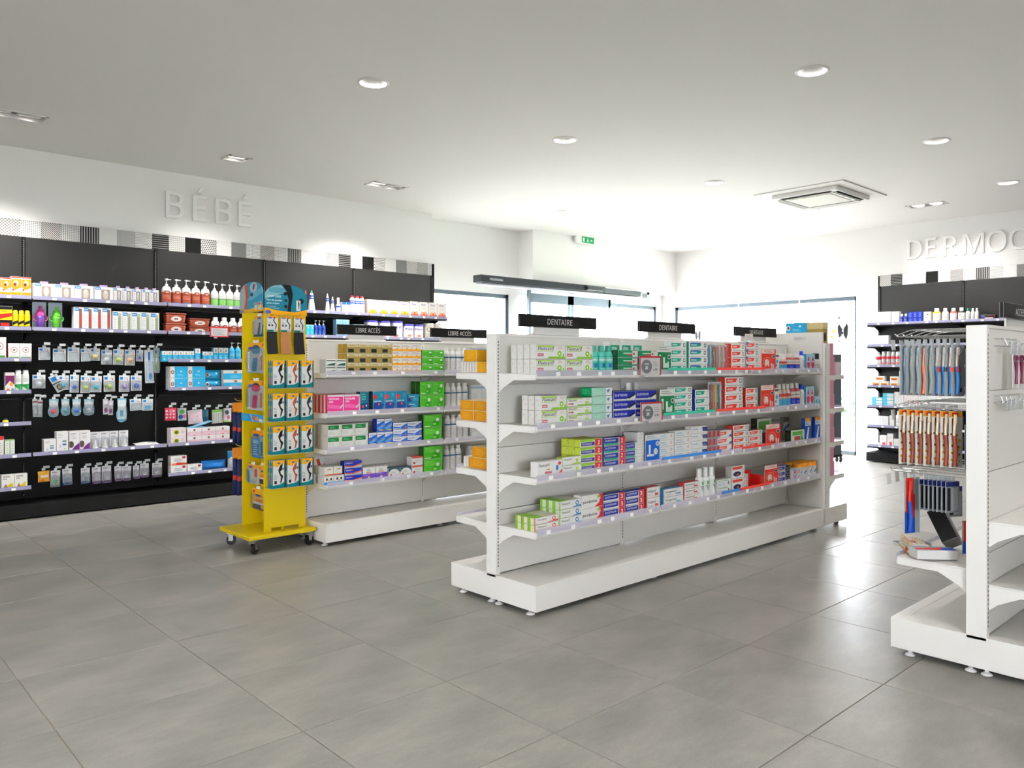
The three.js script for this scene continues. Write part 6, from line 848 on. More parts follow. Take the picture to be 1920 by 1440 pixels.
// ---------- products on the central dental shelving ----------
const S = {
  C1: [
    ['fluoBig',2.676,0.413,0.145,2,2,4], ['tealWash',3.090,0.173,0.148,3,1,1], ['greenBrush',3.295,0.336,0.125,2,3,2],
    ['whiteGreen',3.334,0.297,0.174,3,1,1,{n:.1}], ['sens',3.765,0.161,0.182,1,4,3], ['sensBlue',3.947,0.200,0.184,1,4,2],
    ['brush',4.150,0.081,0.172,3,1,1], ['redBrush',4.231,0.155,0.172,4,1,1], ['elm',4.412,0.163,0.179,1,4,2],
    ['elmKid',4.589,0.154,0.194,1,4,2], ['kidCarton',4.954,0.062,0.118,1,1,1], ['kidBottle',5.025,0.117,0.111,2,1,2],
    ['meri',5.152,0.188,0.122,2,1,2], ['blueCap',5.346,0.047,0.142,1,1,1], ['dropBox',5.404,0.129,0.122,2,1,1],
    ['blackCap',5.538,0.105,0.128,2,1,1]],
  C2: [
    ['fluoBig',2.708,0.185,0.150,1,2,3], ['fluoSlim',2.895,0.186,0.132,1,3,2], ['mint',3.081,0.164,0.182,1,4,2],
    ['zen',3.254,0.380,0.158,2,3,2], ['rinse',3.531,0.139,0.201,2,1,1,{n:.12}], ['sens',3.799,0.184,0.170,1,4,2],
    ['sensGreen',4.012,0.154,0.150,1,3,2], ['colBrush',4.170,0.149,0.193,5,1,1], ['elmWide',4.339,0.211,0.224,1,4,2],
    ['elm',4.584,0.149,0.149,1,3,2], ['kidCarton',4.949,0.067,0.141,1,1,1], ['kidBottle',5.021,0.167,0.166,3,1,2],
    ['meri',5.192,0.138,0.171,2,1,2], ['blueCap',5.338,0.052,0.158,1,1,1], ['dropBox',5.398,0.129,0.142,2,1,1],
    ['blueBits',5.532,0.105,0.065,2,1,1]],
  C3: [
    ['fluoJunior',2.682,0.177,0.077,1,1,1], ['fluoLime',2.860,0.141,0.086,1,2,1], ['elgLime',2.992,0.175,0.167,1,4,3],
    ['elgBlue',3.177,0.179,0.163,1,4,2], ['elgBlueSlim',3.359,0.117,0.124,1,3,2], ['whiteEnd',3.458,0.063,0.178,2,1,1],
    ['sensi',3.653,0.148,0.158,1,4,2], ['sensi',3.808,0.166,0.165,1,4,2], ['sensiNavy',3.974,0.171,0.183,1,4,2],
    ['redEnd',4.149,0.140,0.147,3,3,1], ['elmJunior',4.252,0.165,0.139,1,3,1], ['elm',4.433,0.190,0.163,1,4,2],
    ['elm',4.625,0.167,0.119,1,3,2], ['greenBox',5.177,0.200,0.087,1,1,1], ['interBlue',5.385,0.088,0.165,1,1,1],
    ['interBlue',5.538,0.088,0.168,1,1,1], ['greyBox',5.289,0.088,0.169,1,1,1,{n:.12}], ['greenBox',4.824,0.192,0.185,1,1,1,{n:.06}]],
  C4: [
    ['fluoRed',2.662,0.170,0.070,1,2,3], ['fluoBlue',2.836,0.164,0.130,1,3,3], ['paro',3.001,0.169,0.139,1,2,2],
    ['elgNavy',3.173,0.182,0.124,1,3,2], ['elgNavy',3.359,0.161,0.120,1,3,2], ['gyl',3.543,0.123,0.123,1,2,2],
    ['gylBlue',3.699,0.193,0.095,1,2,2], ['gyl',3.899,0.160,0.113,1,3,2], ['whiteBottle',4.059,0.195,0.185,3,1,2],
    ['whiteLines',4.257,0.152,0.093,1,2,2], ['aquaBox',4.416,0.155,0.166,1,2,1], ['elmMini',4.580,0.118,0.089,1,2,1,{n:.05}],
    ['darkBox',5.001,0.166,0.113,1,3,1], ['pinkBits',5.177,0.148,0.077,1,2,1], ['orangeCap',5.294,0.293,0.105,4,1,2]],
  L1: [
    ['tealSmall',2.654,0.159,0.095,2,2,2], ['gold',2.816,0.368,0.203,4,3,2], ['amber',3.186,0.256,0.207,3,4,1],
    ['lime',3.448,0.204,0.168,2,3,1]],
  L2: [
    ['pink',2.669,0.251,0.127,2,1,5], ['tealPack',2.923,0.065,0.142,1,1,2], ['tealRed',3.025,0.292,0.142,3,1,2],
    ['tealLow',3.320,0.100,0.114,1,2,1], ['lime',3.429,0.226,0.207,2,2,2]],
  L3: [
    ['whiteMint',2.670,0.315,0.168,3,2,2], ['blueTall',2.991,0.199,0.094,3,1,2], ['blueTall',3.057,0.127,0.190,2,1,1,{y:1}],
    ['blueWave',3.192,0.253,0.156,2,3,2], ['limeWide',3.461,0.169,0.202,1,2,2]],
  L4: [
    ['petTray',2.641,0.155,0.061,2,1,1], ['petBox',2.644,0.138,0.121,2,1,2,{y:1}], ['orangeWave',2.798,0.138,0.148,1,3,2],
    ['violet',2.940,0.205,0.091,2,1,2], ['roundWhite',3.151,0.204,0.067,2,1,2], ['redWhite',3.356,0.099,0.134,1,2,2],
    ['limeWide',3.462,0.172,0.202,1,2,3]],
  B1: [
    ['orangeBox',1.179,0.120,0.160,2,1,1], ['orangeBox',1.300,0.138,0.173,2,1,1], ['windowBox',1.449,0.588,0.146,4,1,1],
    ['windowSlim',2.037,0.372,0.147,5,1,1], ['pumpBrown',2.436,0.428,0.249,5,1,1], ['pumpGreen',2.870,0.498,0.234,7,1,1],
    ['sprayTeal',3.809,0.023,0.227,1,1,1], ['bigBlueBottle',3.847,0.086,0.230,1,1,1], ['blueBandTube',4.036,0.057,0.207,1,1,1],
    ['blueBandTube',4.097,0.053,0.178,1,1,1], ['blueBandCap',4.160,0.053,0.172,1,1,1], ['blueTopBox',4.218,0.103,0.127,2,1,1],
    ['redCapBottle',4.323,0.179,0.203,3,1,1], ['cereal',4.522,0.546,0.173,4,1,1], ['cerealRed',5.068,0.511,0.182,4,1,1]],
  B2: [
    ['yellowBox',1.212,0.099,0.184,1,1,1], ['yellowCan',1.313,0.121,0.155,3,1,1], ['tallWindow',1.738,0.284,0.203,4,1,1],
    ['tallPale',2.032,0.377,0.180,5,1,1], ['brownTub',2.463,0.182,0.188,1,2,1], ['brownTub',2.666,0.192,0.145,1,2,1],
    ['brownBottle',2.870,0.333,0.165,4,1,1], ['aquaCarton',3.813,0.087,0.126,2,1,1], ['navyPump',3.905,0.135,0.179,3,1,1],
    ['skyBox',4.150,0.156,0.192,2,1,1], ['skySmall',4.351,0.131,0.147,2,1,1], ['milkTin',4.522,0.315,0.198,2,1,1],
    ['milkTin',4.846,0.153,0.201,1,1,1], ['milkSmall',5.007,0.266,0.174,2,1,1], ['goatTin',5.295,0.248,0.194,2,1,1]],
  B0a: [
    ['ringBox',1.179,0.090,0.186,1,1,1], ['ringBox',1.281,0.160,0.140,2,1,1]],
  B0b: [
    ['plumBox',1.261,0.065,0.163,1,1,1], ['greenSpray',1.329,0.099,0.184,2,1,1]],
  B0c: [
    ['yellowDrop',1.245,0.044,0.054,1,1,1]],
  B0d: [
    ['redTop',1.220,0.034,0.169,1,1,1], ['greenStripe',1.257,0.069,0.142,2,1,1]],
  B0e: [
    ['triangleBox',1.237,0.175,0.125,2,1,1]],
  B1c: [
    ['paleCarton',1.523,0.088,0.124,1,1,1], ['paleCarton',1.613,0.087,0.181,1,1,1], ['purpleCarton',1.705,0.156,0.179,2,1,1],
    ['teatCup',1.866,0.299,0.161,4,1,1]],
  B2a: [
    ['skyLow',2.431,0.087,0.095,2,1,1], ['skyLow',2.523,0.190,0.096,4,1,1], ['skyCarton',2.719,0.048,0.121,1,1,1],
    ['skyLow',2.785,0.097,0.093,2,1,1], ['skyCarton',2.884,0.141,0.129,3,1,1], ['skySpray',3.037,0.116,0.186,2,1,1]],
  B2b: [
    ['skyBig',2.501,0.310,0.212,2,2,1], ['skyPouch',2.817,0.156,0.176,1,2,1], ['skyWide',2.976,0.226,0.175,1,2,1]],
  B2c: [
    ['yellowDisc',2.507,0.133,0.156,1,2,1], ['pinkBand',2.649,0.388,0.148,3,2,1]],
  B2d: [
    ['fruitBox',2.507,0.139,0.172,1,2,1], ['fruitBox',2.651,0.131,0.084,1,1,1], ['bluePack',2.794,0.231,0.101,1,1,1],
    ['blueBag',3.031,0.061,0.177,1,1,1]],
  HA: [
    ['clearPack',1.539,1.376,0.084,0.102], ['clearPack',1.648,1.367,0.094,0.108], ['clearPack',1.751,1.379,0.088,0.120], ['clearPack',1.838,1.370,0.072,0.108],
    ['sootherYellow',1.913,1.373,0.073,0.105], ['sootherGrey',2.002,1.361,0.082,0.126], ['sootherLime',2.095,1.368,0.084,0.136], ['sootherPeach',2.185,1.365,0.085,0.138],
    ['sootherNavy',2.265,1.364,0.056,0.101], ['longBrush',2.339,1.365,0.078,0.295], ['longGreen',2.406,1.383,0.052,0.223]],
  HB: [
    ['sootherGrey',1.502,1.152,0.091,0.111], ['sootherChain',1.596,1.146,0.068,0.147], ['sootherTeal',1.678,1.145,0.077,0.119], ['sootherNavy',1.758,1.150,0.068,0.150],
    ['sootherLime',1.841,1.143,0.075,0.149], ['sootherTeal',1.922,1.137,0.082,0.138], ['sootherLime',2.020,1.142,0.087,0.141], ['sootherPink',2.141,1.140,0.089,0.142],
    ['sootherNavy',2.236,1.139,0.088,0.135]],
  HC: [
    ['slimBrown',1.473,0.955,0.037,0.145], ['slimBrown',1.511,0.948,0.034,0.141], ['roundRed',1.607,0.951,0.082,0.150], ['roundTeal',1.690,0.949,0.072,0.141],
    ['roundBlue',1.773,0.946,0.076,0.142], ['roundGrey',1.866,0.943,0.090,0.140], ['slimPlum',1.992,0.939,0.042,0.132], ['slimPlum',2.035,0.926,0.037,0.127],
    ['tallAqua',2.121,0.941,0.089,0.208], ['clearPack',2.230,0.932,0.094,0.101], ['clearBlue',2.330,0.929,0.089,0.102]],
  HD: [
    ['pouchOrange',1.534,0.370,0.083,0.094], ['soothGreenCup',1.619,0.361,0.070,0.137], ['cupBlue',1.702,0.369,0.071,0.138], ['cupBlue',1.838,0.362,0.070,0.133],
    ['cupPurple',1.921,0.362,0.070,0.144], ['cupPurple',1.999,0.366,0.076,0.150], ['cupPurple',2.089,0.355,0.056,0.133], ['cupPurple',2.159,0.349,0.074,0.128],
    ['cupPurple',2.235,0.347,0.052,0.118], ['cupPurple',2.304,0.359,0.074,0.127], ['cupPurple',2.409,0.356,0.083,0.131]],
  HE: [
    ['pouchRed',2.525,0.850,0.099,0.123], ['pouchGarden',2.622,0.844,0.079,0.122], ['pouchPink',2.735,0.823,0.129,0.135], ['pouchBlue',2.832,0.818,0.059,0.107],
    ['pouchWhite',2.942,0.818,0.108,0.136], ['pouchFlower',3.039,0.828,0.077,0.140]],
  D1: [
    ['palePot',4.267,0.183,0.161,3,1,1], ['palePot',4.077,0.093,0.158,2,1,1], ['navySmall',3.983,0.100,0.125,2,1,1],
    ['navyBox',3.876,0.173,0.143,3,2,1], ['dotBox',3.692,0.088,0.137,1,1,1], ['yellowLotion',3.599,0.102,0.175,1,1,1],
    ['whiteLotion',3.492,0.082,0.172,1,1,1], ['redLotion',3.401,0.084,0.168,1,1,1], ['blackLotion',3.310,0.083,0.170,1,1,1],
    ['greenLotion',3.225,0.051,0.159,1,1,1], ['whiteLotion',3.172,0.089,0.156,2,1,1], ['brownBox',3.051,0.146,0.069,1,1,1]],
  D2: [
    ['palePot',4.321,0.208,0.137,3,1,1]],
  D3: [
    ['redBandTube',4.291,0.078,0.187,1,1,1], ['greySpray',4.207,0.234,0.188,4,1,1], ['purpleText',3.971,0.100,0.168,1,3,1]],
  D4: [
    ['amberCream',4.323,0.211,0.072,2,1,1], ['amberCream',4.285,0.125,0.135,1,1,1,{y:.075}], ['amberCream',4.095,0.107,0.135,1,2,1],
    ['sunBox',3.983,0.112,0.203,1,1,1]],
  D5: [
    ['aquaBand',4.323,0.134,0.121,1,3,1], ['aquaBand',4.183,0.135,0.175,1,4,1], ['whiteTall',4.043,0.115,0.194,2,1,1],
    ['redText',3.925,0.178,0.192,3,1,1], ['whiteTall',3.747,0.533,0.185,8,1,1]],
  D6: [
    ['whiteTall',4.249,0.136,0.138,2,1,1], ['whiteTall',4.101,0.058,0.151,1,1,1], ['whiteLotion',4.037,0.092,0.213,1,1,1],
    ['whiteTall',3.939,0.068,0.159,1,1,1]],
  D7: [
    ['pinkCorner',4.224,0.090,0.144,1,1,1], ['pinkCorner',4.131,0.076,0.173,1,1,1], ['whiteLow',4.051,0.131,0.112,2,1,1],
    ['whiteLow',4.294,0.068,0.043,1,1,1]],
};
const DEEP = new Set(['fluoBig', 'greenBrush', 'elgLime', 'fluoRed', 'fluoBlue', 'pink', 'gold', 'whiteMint', 'tealSmall', 'petBox', 'kidBottle', 'meri', 'orangeCap', 'lime', 'fluoSlim', 'zen']);
for (const l of Object.values(S)) for (const e of l) if (e.length > 5 && !DEEP.has(e[0])) e[6] = 1;
const vis = { C1: 'top dental shelf', C2: 'second dental shelf', C3: 'third dental shelf', C4: 'lowest dental shelf', L1: 'top open-access shelf', L2: 'second open-access shelf', L3: 'third open-access shelf', L4: 'lowest open-access shelf' };
const tweak = (list, f) => list.forEach((e, i) => { const o = f(e, i, list); if (o) e[7] = { ...(e[7] ?? {}), ...o }; });
for (const n of ['C1', 'C2', 'C3', 'C4']) {
  const names = S[n].map((e) => e[0]);
  tweak(S[n], (e, i) => { if (names.filter((x) => x === e[0]).length > 1) { const k = names.slice(0, i).filter((x) => x === e[0]).length; return { at: `${['left', 'right', 'far right'][k]} stack, ${vis[n]}` }; } });
}
S.C3.find((e) => e[0] === 'elgLime')[7] = {};
tweak(S.L3, (e, i) => e[0] === 'blueTall' && (e[7] ? { y: 0.0955, desc: 'upper blue carton with white diagonal top' } : null));
S.L3.forEach((e) => { if (e[0] === 'blueTall' && e[7]?.y) { e[3] = 0.094; } });
S.L4.forEach((e) => { if (e[0] === 'petBox') { e[3] = 0.06; e[7] = { y: 0.062 }; } });
S.L1.forEach((e) => { if (e[0] === 'gold') e[7] = { d: 0.06 }; });
for (const [n, front, y0] of [['C1', 2.835, 1.193], ['C2', 2.835, 0.933], ['C3', 2.835, 0.677], ['C4', 2.835, 0.41], ['L1', 4.9, 1.178], ['L2', 4.9, 0.902], ['L3', 4.9, 0.656], ['L4', 4.9, 0.416]]) place(S[n], 'near', front, y0, vis[n]);
for (const [n, y0, x0, c] of [['top', 1.178, 3.683, 4], ['second', 0.902, 3.688, 4], ['third', 0.656, 3.69, 4], ['lowest', 0.416, 3.68, 3]]) place([['longTube', x0, 0.058 * c, 0.19, c, 1, 1]], 'near', 4.93, y0, `${n} open-access shelf`);
for (const [n, y0] of [['top', 1.178], ['second', 0.902], ['third', 0.656], ['lowest', 0.416]]) place([['whiteStrip', 3.94, 0.22, n === 'top' ? 0.2 : 0.17, 2, 1, 1]], 'near', 4.93, y0, `${n} open-access shelf`);
// amber cartons on the far side of the central shelving, seen end on
function endBox(key, v0, v1, y0, y1, x0, dx, label) {
  const o = pack(key, dx, y1 - y0, v1 - v0); o.position.set(x0 + dx / 2, y0, -(v0 + v1) / 2); o.rotation.y = Math.PI; register(o, key, label);
}
endBox('honey', 3.314, 3.425, 1.2535, 1.318, 2.685, 0.12, 'plain amber carton lying on thin upright cartons, beside central post');
endBox('honey', 3.2, 3.311, 1.1935, 1.2535, 2.685, 0.12, 'lower plain amber carton touching the central post');
for (let i = 0; i < 6; i++) endBox('edgeBook', 3.3145 + i * 0.024, 3.336 + i * 0.024, 1.1935, 1.253, 2.69, 0.11, `thin amber-edged carton on edge, ${ORD[i]} from central post`);
for (let r = 0; r < 2; r++) for (let c = 0; c < 2; c++) endBox('honeyTag', 3.222 + c * 0.122, 3.342 + c * 0.122, 0.9335 + r * 0.055, 0.988 + r * 0.055, 2.69, 0.15, `amber carton, ${r ? 'upper' : 'lower'} ${c ? 'outer' : 'inner'}, second shelf behind central post`);
endBox('honeyTag', 3.21, 3.385, 0.678, 0.7355, 2.69, 0.15, 'lower amber carton, third shelf behind central post'); endBox('honeyTag', 3.21, 3.36, 0.736, 0.795, 2.69, 0.15, 'upper amber carton, third shelf behind central post');
for (let i = 0; i < 2; i++) endBox('edgeBook', 3.388 + i * 0.024, 3.41 + i * 0.024, 0.678, 0.735, 2.69, 0.11, `thin carton on edge, ${ORD[i]} past the third-shelf amber cartons`);
for (let i = 0; i < 2; i++) endBox('whiteStrip', 3.2 + i * 0.1, 3.295 + i * 0.1, 1.1945, 1.39, 2.84, 0.1, `white striped carton behind the amber cartons, ${i ? 'outer' : 'inner'} one`);
// display cards, price cards, coloured shelf strips
function card(cellKey, name, label, cat, x0, w, y, h, v, tilt = 0) {
  const t = thing(name, label, cat, [x0 + w / 2, y, -v]);
  mesh('printed_card', carton(w, h, 0.003, cells[cellKey], cells['pat/plain'], cells['pat/plain']).rotateX(-tilt), print, t);
  mesh('foot_strut', bx(w * 0.4, 0.002, 0.03, 0, 0.001, -0.016), M.tagWhite, t);
}
card('talk/green', 'display_card', 'green display card with white bathroom drawing, top dental shelf', 'display card', 3.632, 0.125, 1.194, 0.152, 2.828);
card('talk/green', 'display_card', 'green display card with white bathroom drawing, second dental shelf', 'display card', 3.652, 0.14, 0.934, 0.158, 2.828);
card('talk/red', 'display_card', 'red display card with tooth drawing, top dental shelf', 'display card', 4.765, 0.185, 1.194, 0.148, 2.828);
card('talk/red', 'display_card', 'red display card with tooth drawing, second dental shelf', 'display card', 4.758, 0.175, 0.934, 0.162, 2.828);
card('talk/red', 'display_card', 'red display card with tooth drawing, third dental shelf', 'display card', 4.824, 0.19, 0.678, 0.147, 2.828);
card('talk/red', 'display_card', 'red display card with tooth drawing, lowest dental shelf', 'display card', 4.805, 0.18, 0.411, 0.135, 2.828);
card('talk/blue', 'display_card', 'blue display card with white bathroom drawing, third dental shelf', 'display card', 3.52, 0.128, 0.678, 0.158, 2.828);
function priceCard(cellKey, label, x0, w, y, h, v) {
  const t = thing('price_card', label, 'price card', [x0 + w / 2, y, -v]);
  mesh('printed_card', carton(w, h, 0.002, cells[cellKey], cells['pat/plain'], cells['pat/plain']), print, t);
  mesh('clip', rbx(0.03, 0.02, 0.01, 0.003, -w * 0.2, -0.004, -0.004), clear('#f0f0f4', 0.6, 0.2), t);
}
priceCard('price', 'grey price card with red border, clipped to top dental shelf', 3.425, 0.195, 1.178, 0.108, 2.795);
priceCard('price', 'grey price card with red border, clipped to second dental shelf', 3.435, 0.2, 0.918, 0.108, 2.795);
priceCard('price/red', 'red-framed price card before the brown baby wipes tubs', 2.832, 0.172, 1.49, 0.095, 7.385);
{ const t = thing('price_card', 'small lilac price card stuck on top of red toothpaste stack', 'price card', [4.66, 1.392, -2.86]); mesh('printed_card', carton(0.1, 0.05, 0.002, cells.cards), print, t); mesh('clip', rbx(0.03, 0.008, 0.02, 0.002, 0, 0, 0.002), M.tagWhite, t); }
const strips = [['teal', '#2cbc98', 3.7, 4.19, 1.163, 'top'], ['red', '#e8382a', 4.195, 4.78, 1.163, 'top'], ['teal', '#2cbc98', 3.66, 4.19, 0.903, 'second'], ['red', '#e8382a', 4.195, 4.78, 0.903, 'second'], ['blue', '#2f86dc', 3.65, 4.25, 0.647, 'third'], ['red', '#e8382a', 4.49, 4.85, 0.647, 'third'], ['blue', '#2f78cc', 4.26, 4.47, 0.38, 'lowest'], ['red', '#e8382a', 4.475, 4.83, 0.38, 'lowest']];
for (const [c, hex, a, b, y, n] of strips) { const m = mesh(numbered('shelf_edge_strip'), rbx(b - a, 0.016, 0.004, 0.001), mat(hex, 0.35), scene, [(a + b) / 2, y + 0.047, -2.806]); tag(m, `${c} plastic shelf edge strip along ${n} dental shelf`, 'shelf strip'); }
{ const m = mesh(numbered('backing_tray'), merge([rbx(0.24, 0.1, 0.003, 0.001, 0, 0.05, -0.1), bx(0.24, 0.003, 0.1, 0, 0.002, -0.05), rbx(0.003, 0.07, 0.1, 0.001, 0.119, 0.036, -0.05)]), mat('#d4201c', 0.45), scene, [4.69, 0.411, -2.84]); tag(m, 'empty red cardboard tray behind small cartons, lowest dental shelf', 'tray'); }
{ const t = thing('back_card', 'white cardboard display back with red drawing above pet treatment cartons', 'display card', [2.72, 0.4175, -5.06]); mesh('printed_card', carton(0.15, 0.175, 0.004, cells.petback, cells['pat/plain'], cells['pat/plain']), print, t); mesh('foot_strut', bx(0.03, 0.07, 0.03, 0, 0.036, -0.018), M.tagWhite, t); }

// ---------- the baby wall ----------
for (const e of S.B1) if (e[0] === 'pumpGreen') { e[2] *= 4 / 7; e[4] = 4; }
tweak(S.B1, (e, i) => (e[0] === 'orangeBox' ? { at: `${i ? 'right' : 'left'} pair, top baby shelf` } : e[0] === 'blueBandTube' ? { desc: i === 8 ? 'taller slim conical bottle with blue band' : 'shorter slim conical bottle with blue band' } : null));
tweak(S.B2, (e, i, l) => (e[0] === 'brownTub' ? { at: `${e[1] < 2.6 ? 'left' : 'right'} stack, second baby shelf` } : e[0] === 'milkTin' && e[4] === 1 ? { desc: 'large formula tin right of the black sign' } : null));
place(S.B1, 'near', 7.44, 1.763, 'top baby shelf'); place(S.B2, 'near', 7.44, 1.513, 'second baby shelf');
tweak(S.B0a, (e, i) => !i && { desc: 'taller white carton with pink ring' });
place(S.B0a, 'near', 7.44, 1.265, 'edge baby shelf'); place(S.B0b, 'near', 7.44, 1.009, 'edge baby shelf'); place(S.B0c, 'near', 7.44, 0.755, 'edge baby shelf'); place(S.B0d, 'near', 7.44, 0.501, 'edge baby shelf'); place(S.B0e, 'near', 7.44, 0.241, 'lowest edge baby shelf');
tweak(S.B1c, (e, i) => e[0] === 'paleCarton' && { desc: i ? 'taller pale carton with small blue print' : 'lower pale carton with small blue print' });
place(S.B1c, 'near', 7.44, 0.503, 'baby shelf under the hooks');
tweak(S.B2a, (e, i) => e[0] === 'skyLow' && { at: `${['far-left', 'left', '', 'right'][i]} group, third baby shelf` });
tweak(S.B2a, (e, i) => e[0] === 'skyCarton' && e[4] === 1 && { desc: 'single tall sky blue carton' });
tweak(S.B2d, (e, i) => e[0] === 'fruitBox' && { at: `${i ? 'right' : 'left'} stack, lowest baby shelf` });
place(S.B2a, 'near', 7.44, 1.261, 'third baby shelf'); place(S.B2b, 'near', 7.44, 1.006, 'wipes shelf'); place(S.B2c, 'near', 7.44, 0.505, 'nursing shelf'); place(S.B2d, 'near', 7.44, 0.237, 'lowest baby shelf');
for (const [x, col, cl, l] of [[1.512, '#6a3a9c', '#d84a9c', 'purple sippy cup pack with pink handles'], [1.626, '#58b02c', '#68c83c', 'green sippy cup pack with green handles']]) {
  const t = thing('sippy_cup_pack', `${l}, second baby shelf`, 'blister pack', [x, 1.5135, -7.5]);
  mesh('backing_card', carton(0.1, 0.255, 0.003, cells['price/red'], cells['pat/plain'], cells['pat/plain']).translate(0, 0, -0.04), mat('#c4d4e4', 0.5), t);
  mesh('cup', lathe([[0, 0], [0.027, 0], [0.028, 0.09], [0.03, 0.095], [0.03, 0.12], [0, 0.12]], 20), mat(col, 0.3), t);
  mesh('spout_lid', lathe([[0.031, 0.12], [0.031, 0.14], [0.024, 0.165], [0.013, 0.17], [0.01, 0.2], [0, 0.2]], 20), mat(cl, 0.35), t);
  for (const s of [-1, 1]) mesh('handle', new THREE.TorusGeometry(0.024, 0.005, 8, 16, Math.PI).rotateZ(-s * Math.PI / 2).translate(s * 0.026, 0.1, 0), mat(cl, 0.35), t);
}
{ const t = thing('flat_pack', 'flat white pack lying at the right end of the baby shelf under hooks', 'packet', [2.33, 0.5035, -7.52]); mesh('pouch', pillow(0.2, 0.13, 0.04, cells.paleCarton).rotateX(-Math.PI / 2 + 0.1).translate(0, 0.018, 0.06), print, t); }
{ const t = thing('flat_pack', 'thin dark flat pack lying on an edge baby shelf', 'packet', [1.36, 0.7555, -7.52]); mesh('pouch', pillow(0.13, 0.1, 0.02, cells.brownBox).rotateX(-Math.PI / 2).translate(0, 0.01, 0.05), print, t); }
for (let i = 0; i < 2; i++) { const t = thing('wipes_pouch', `flat pale blue pouch lying on pink cartons, ${i ? 'upper tilted' : 'lower'} one`, 'pouch', [2.75 + i * 0.05, 0.641 + i * 0.03, -7.5]); mesh('pouch', pillow(0.19, 0.12, 0.03, cells.skyBox).rotateX(-Math.PI / 2).rotateZ(i ? 0.28 : 0.02).translate(0, 0.012, 0.05), print, t); }
const hangLabels = { HA: 'upper hook row', HB: 'second hook row', HC: 'third hook row', HD: 'lowest hook row', HE: 'hooks over pink cartons' };
for (const [row, list] of Object.entries({ HA: S.HA, HB: S.HB, HC: S.HC, HD: S.HD, HE: S.HE })) {
  const count = {};
  for (const [key, x, y, w, h] of list) {
    const total = list.filter((e) => e[0] === key).length, k = count[key] = (count[key] ?? 0) + 1;
    const it = pack(key, w, h, K[key][4]); it.position.set(x, y, -7.5);
    const tl = it.rotation.z; it.rotation.set(0, (rnd() - 0.5) * 0.25, tl + (rnd() - 0.5) * 0.08);
    register(it, key, `${K[key][2]}${total > 1 ? `, ${k === 1 ? 'leftmost' : k === total ? 'rightmost' : ORD[k - 1] + ' from left'}` : ''}, ${hangLabels[row]}`);
    const hook = new THREE.Group(); hook.name = 'display_hook'; baby.add(hook); hook.position.set(x + 0.012, y + 0.018, 0);
    mesh('wire', tube([[0, 0, 0], [0, 0, 0.26], [0, 0.012, 0.29]], 0.0022, 4, 6), M.chrome, hook);
    mesh('tag_holder', rbx(0.045, 0.02, 0.003, 0.001, 0, 0.012, 0.292), mat('#b8bcbe', 0.35), hook);
  }
}
// ---------- the skincare wall ----------
tweak(S.D1, (e, i) => e[0] === 'palePot' && { at: `${i ? 'right' : 'left'} group, top skincare shelf` });
tweak(S.D1, (e, i) => e[0] === 'whiteLotion' && { desc: e[4] === 2 ? 'slim plain white bottle' : 'plain white bottle between yellow and red' });
tweak(S.D4, (e, i) => e[0] === 'amberCream' && { at: `${['front left', 'upper left', 'right'][i]} stack, fourth skincare shelf` });
S.D4.forEach((e) => { if (e[7]?.y) { e[3] = 0.064; e[7].y = 0.073; } });
tweak(S.D5, (e, i) => e[0] === 'aquaBand' && { at: `${i ? 'right' : 'left'} stack, fifth skincare shelf` }); tweak(S.D5, (e) => e[0] === 'whiteTall' && { at: `${e[4] > 2 ? 'right' : 'left'} row, fifth skincare shelf` });
tweak(S.D6, (e, i) => e[0] === 'whiteTall' && { at: `${['left', 'middle', '', 'right'][i]} group, sixth skincare shelf` });
tweak(S.D7, (e, i) => e[0] === 'pinkCorner' && { desc: i ? 'taller white carton with pink square' : 'shorter white carton with pink square' }); tweak(S.D7, (e, i) => e[0] === 'whiteLow' && e[4] === 1 && { desc: 'small grey-white carton at the shelf end' });
[1.733, 1.461, 1.204, 0.948, 0.697, 0.445, 0.197].forEach((y, i) => place(S['D' + (i + 1)], 'side', 9.93, y, `${['top', 'second', 'third', 'fourth', 'fifth', 'sixth', 'lowest'][i]} skincare shelf`));

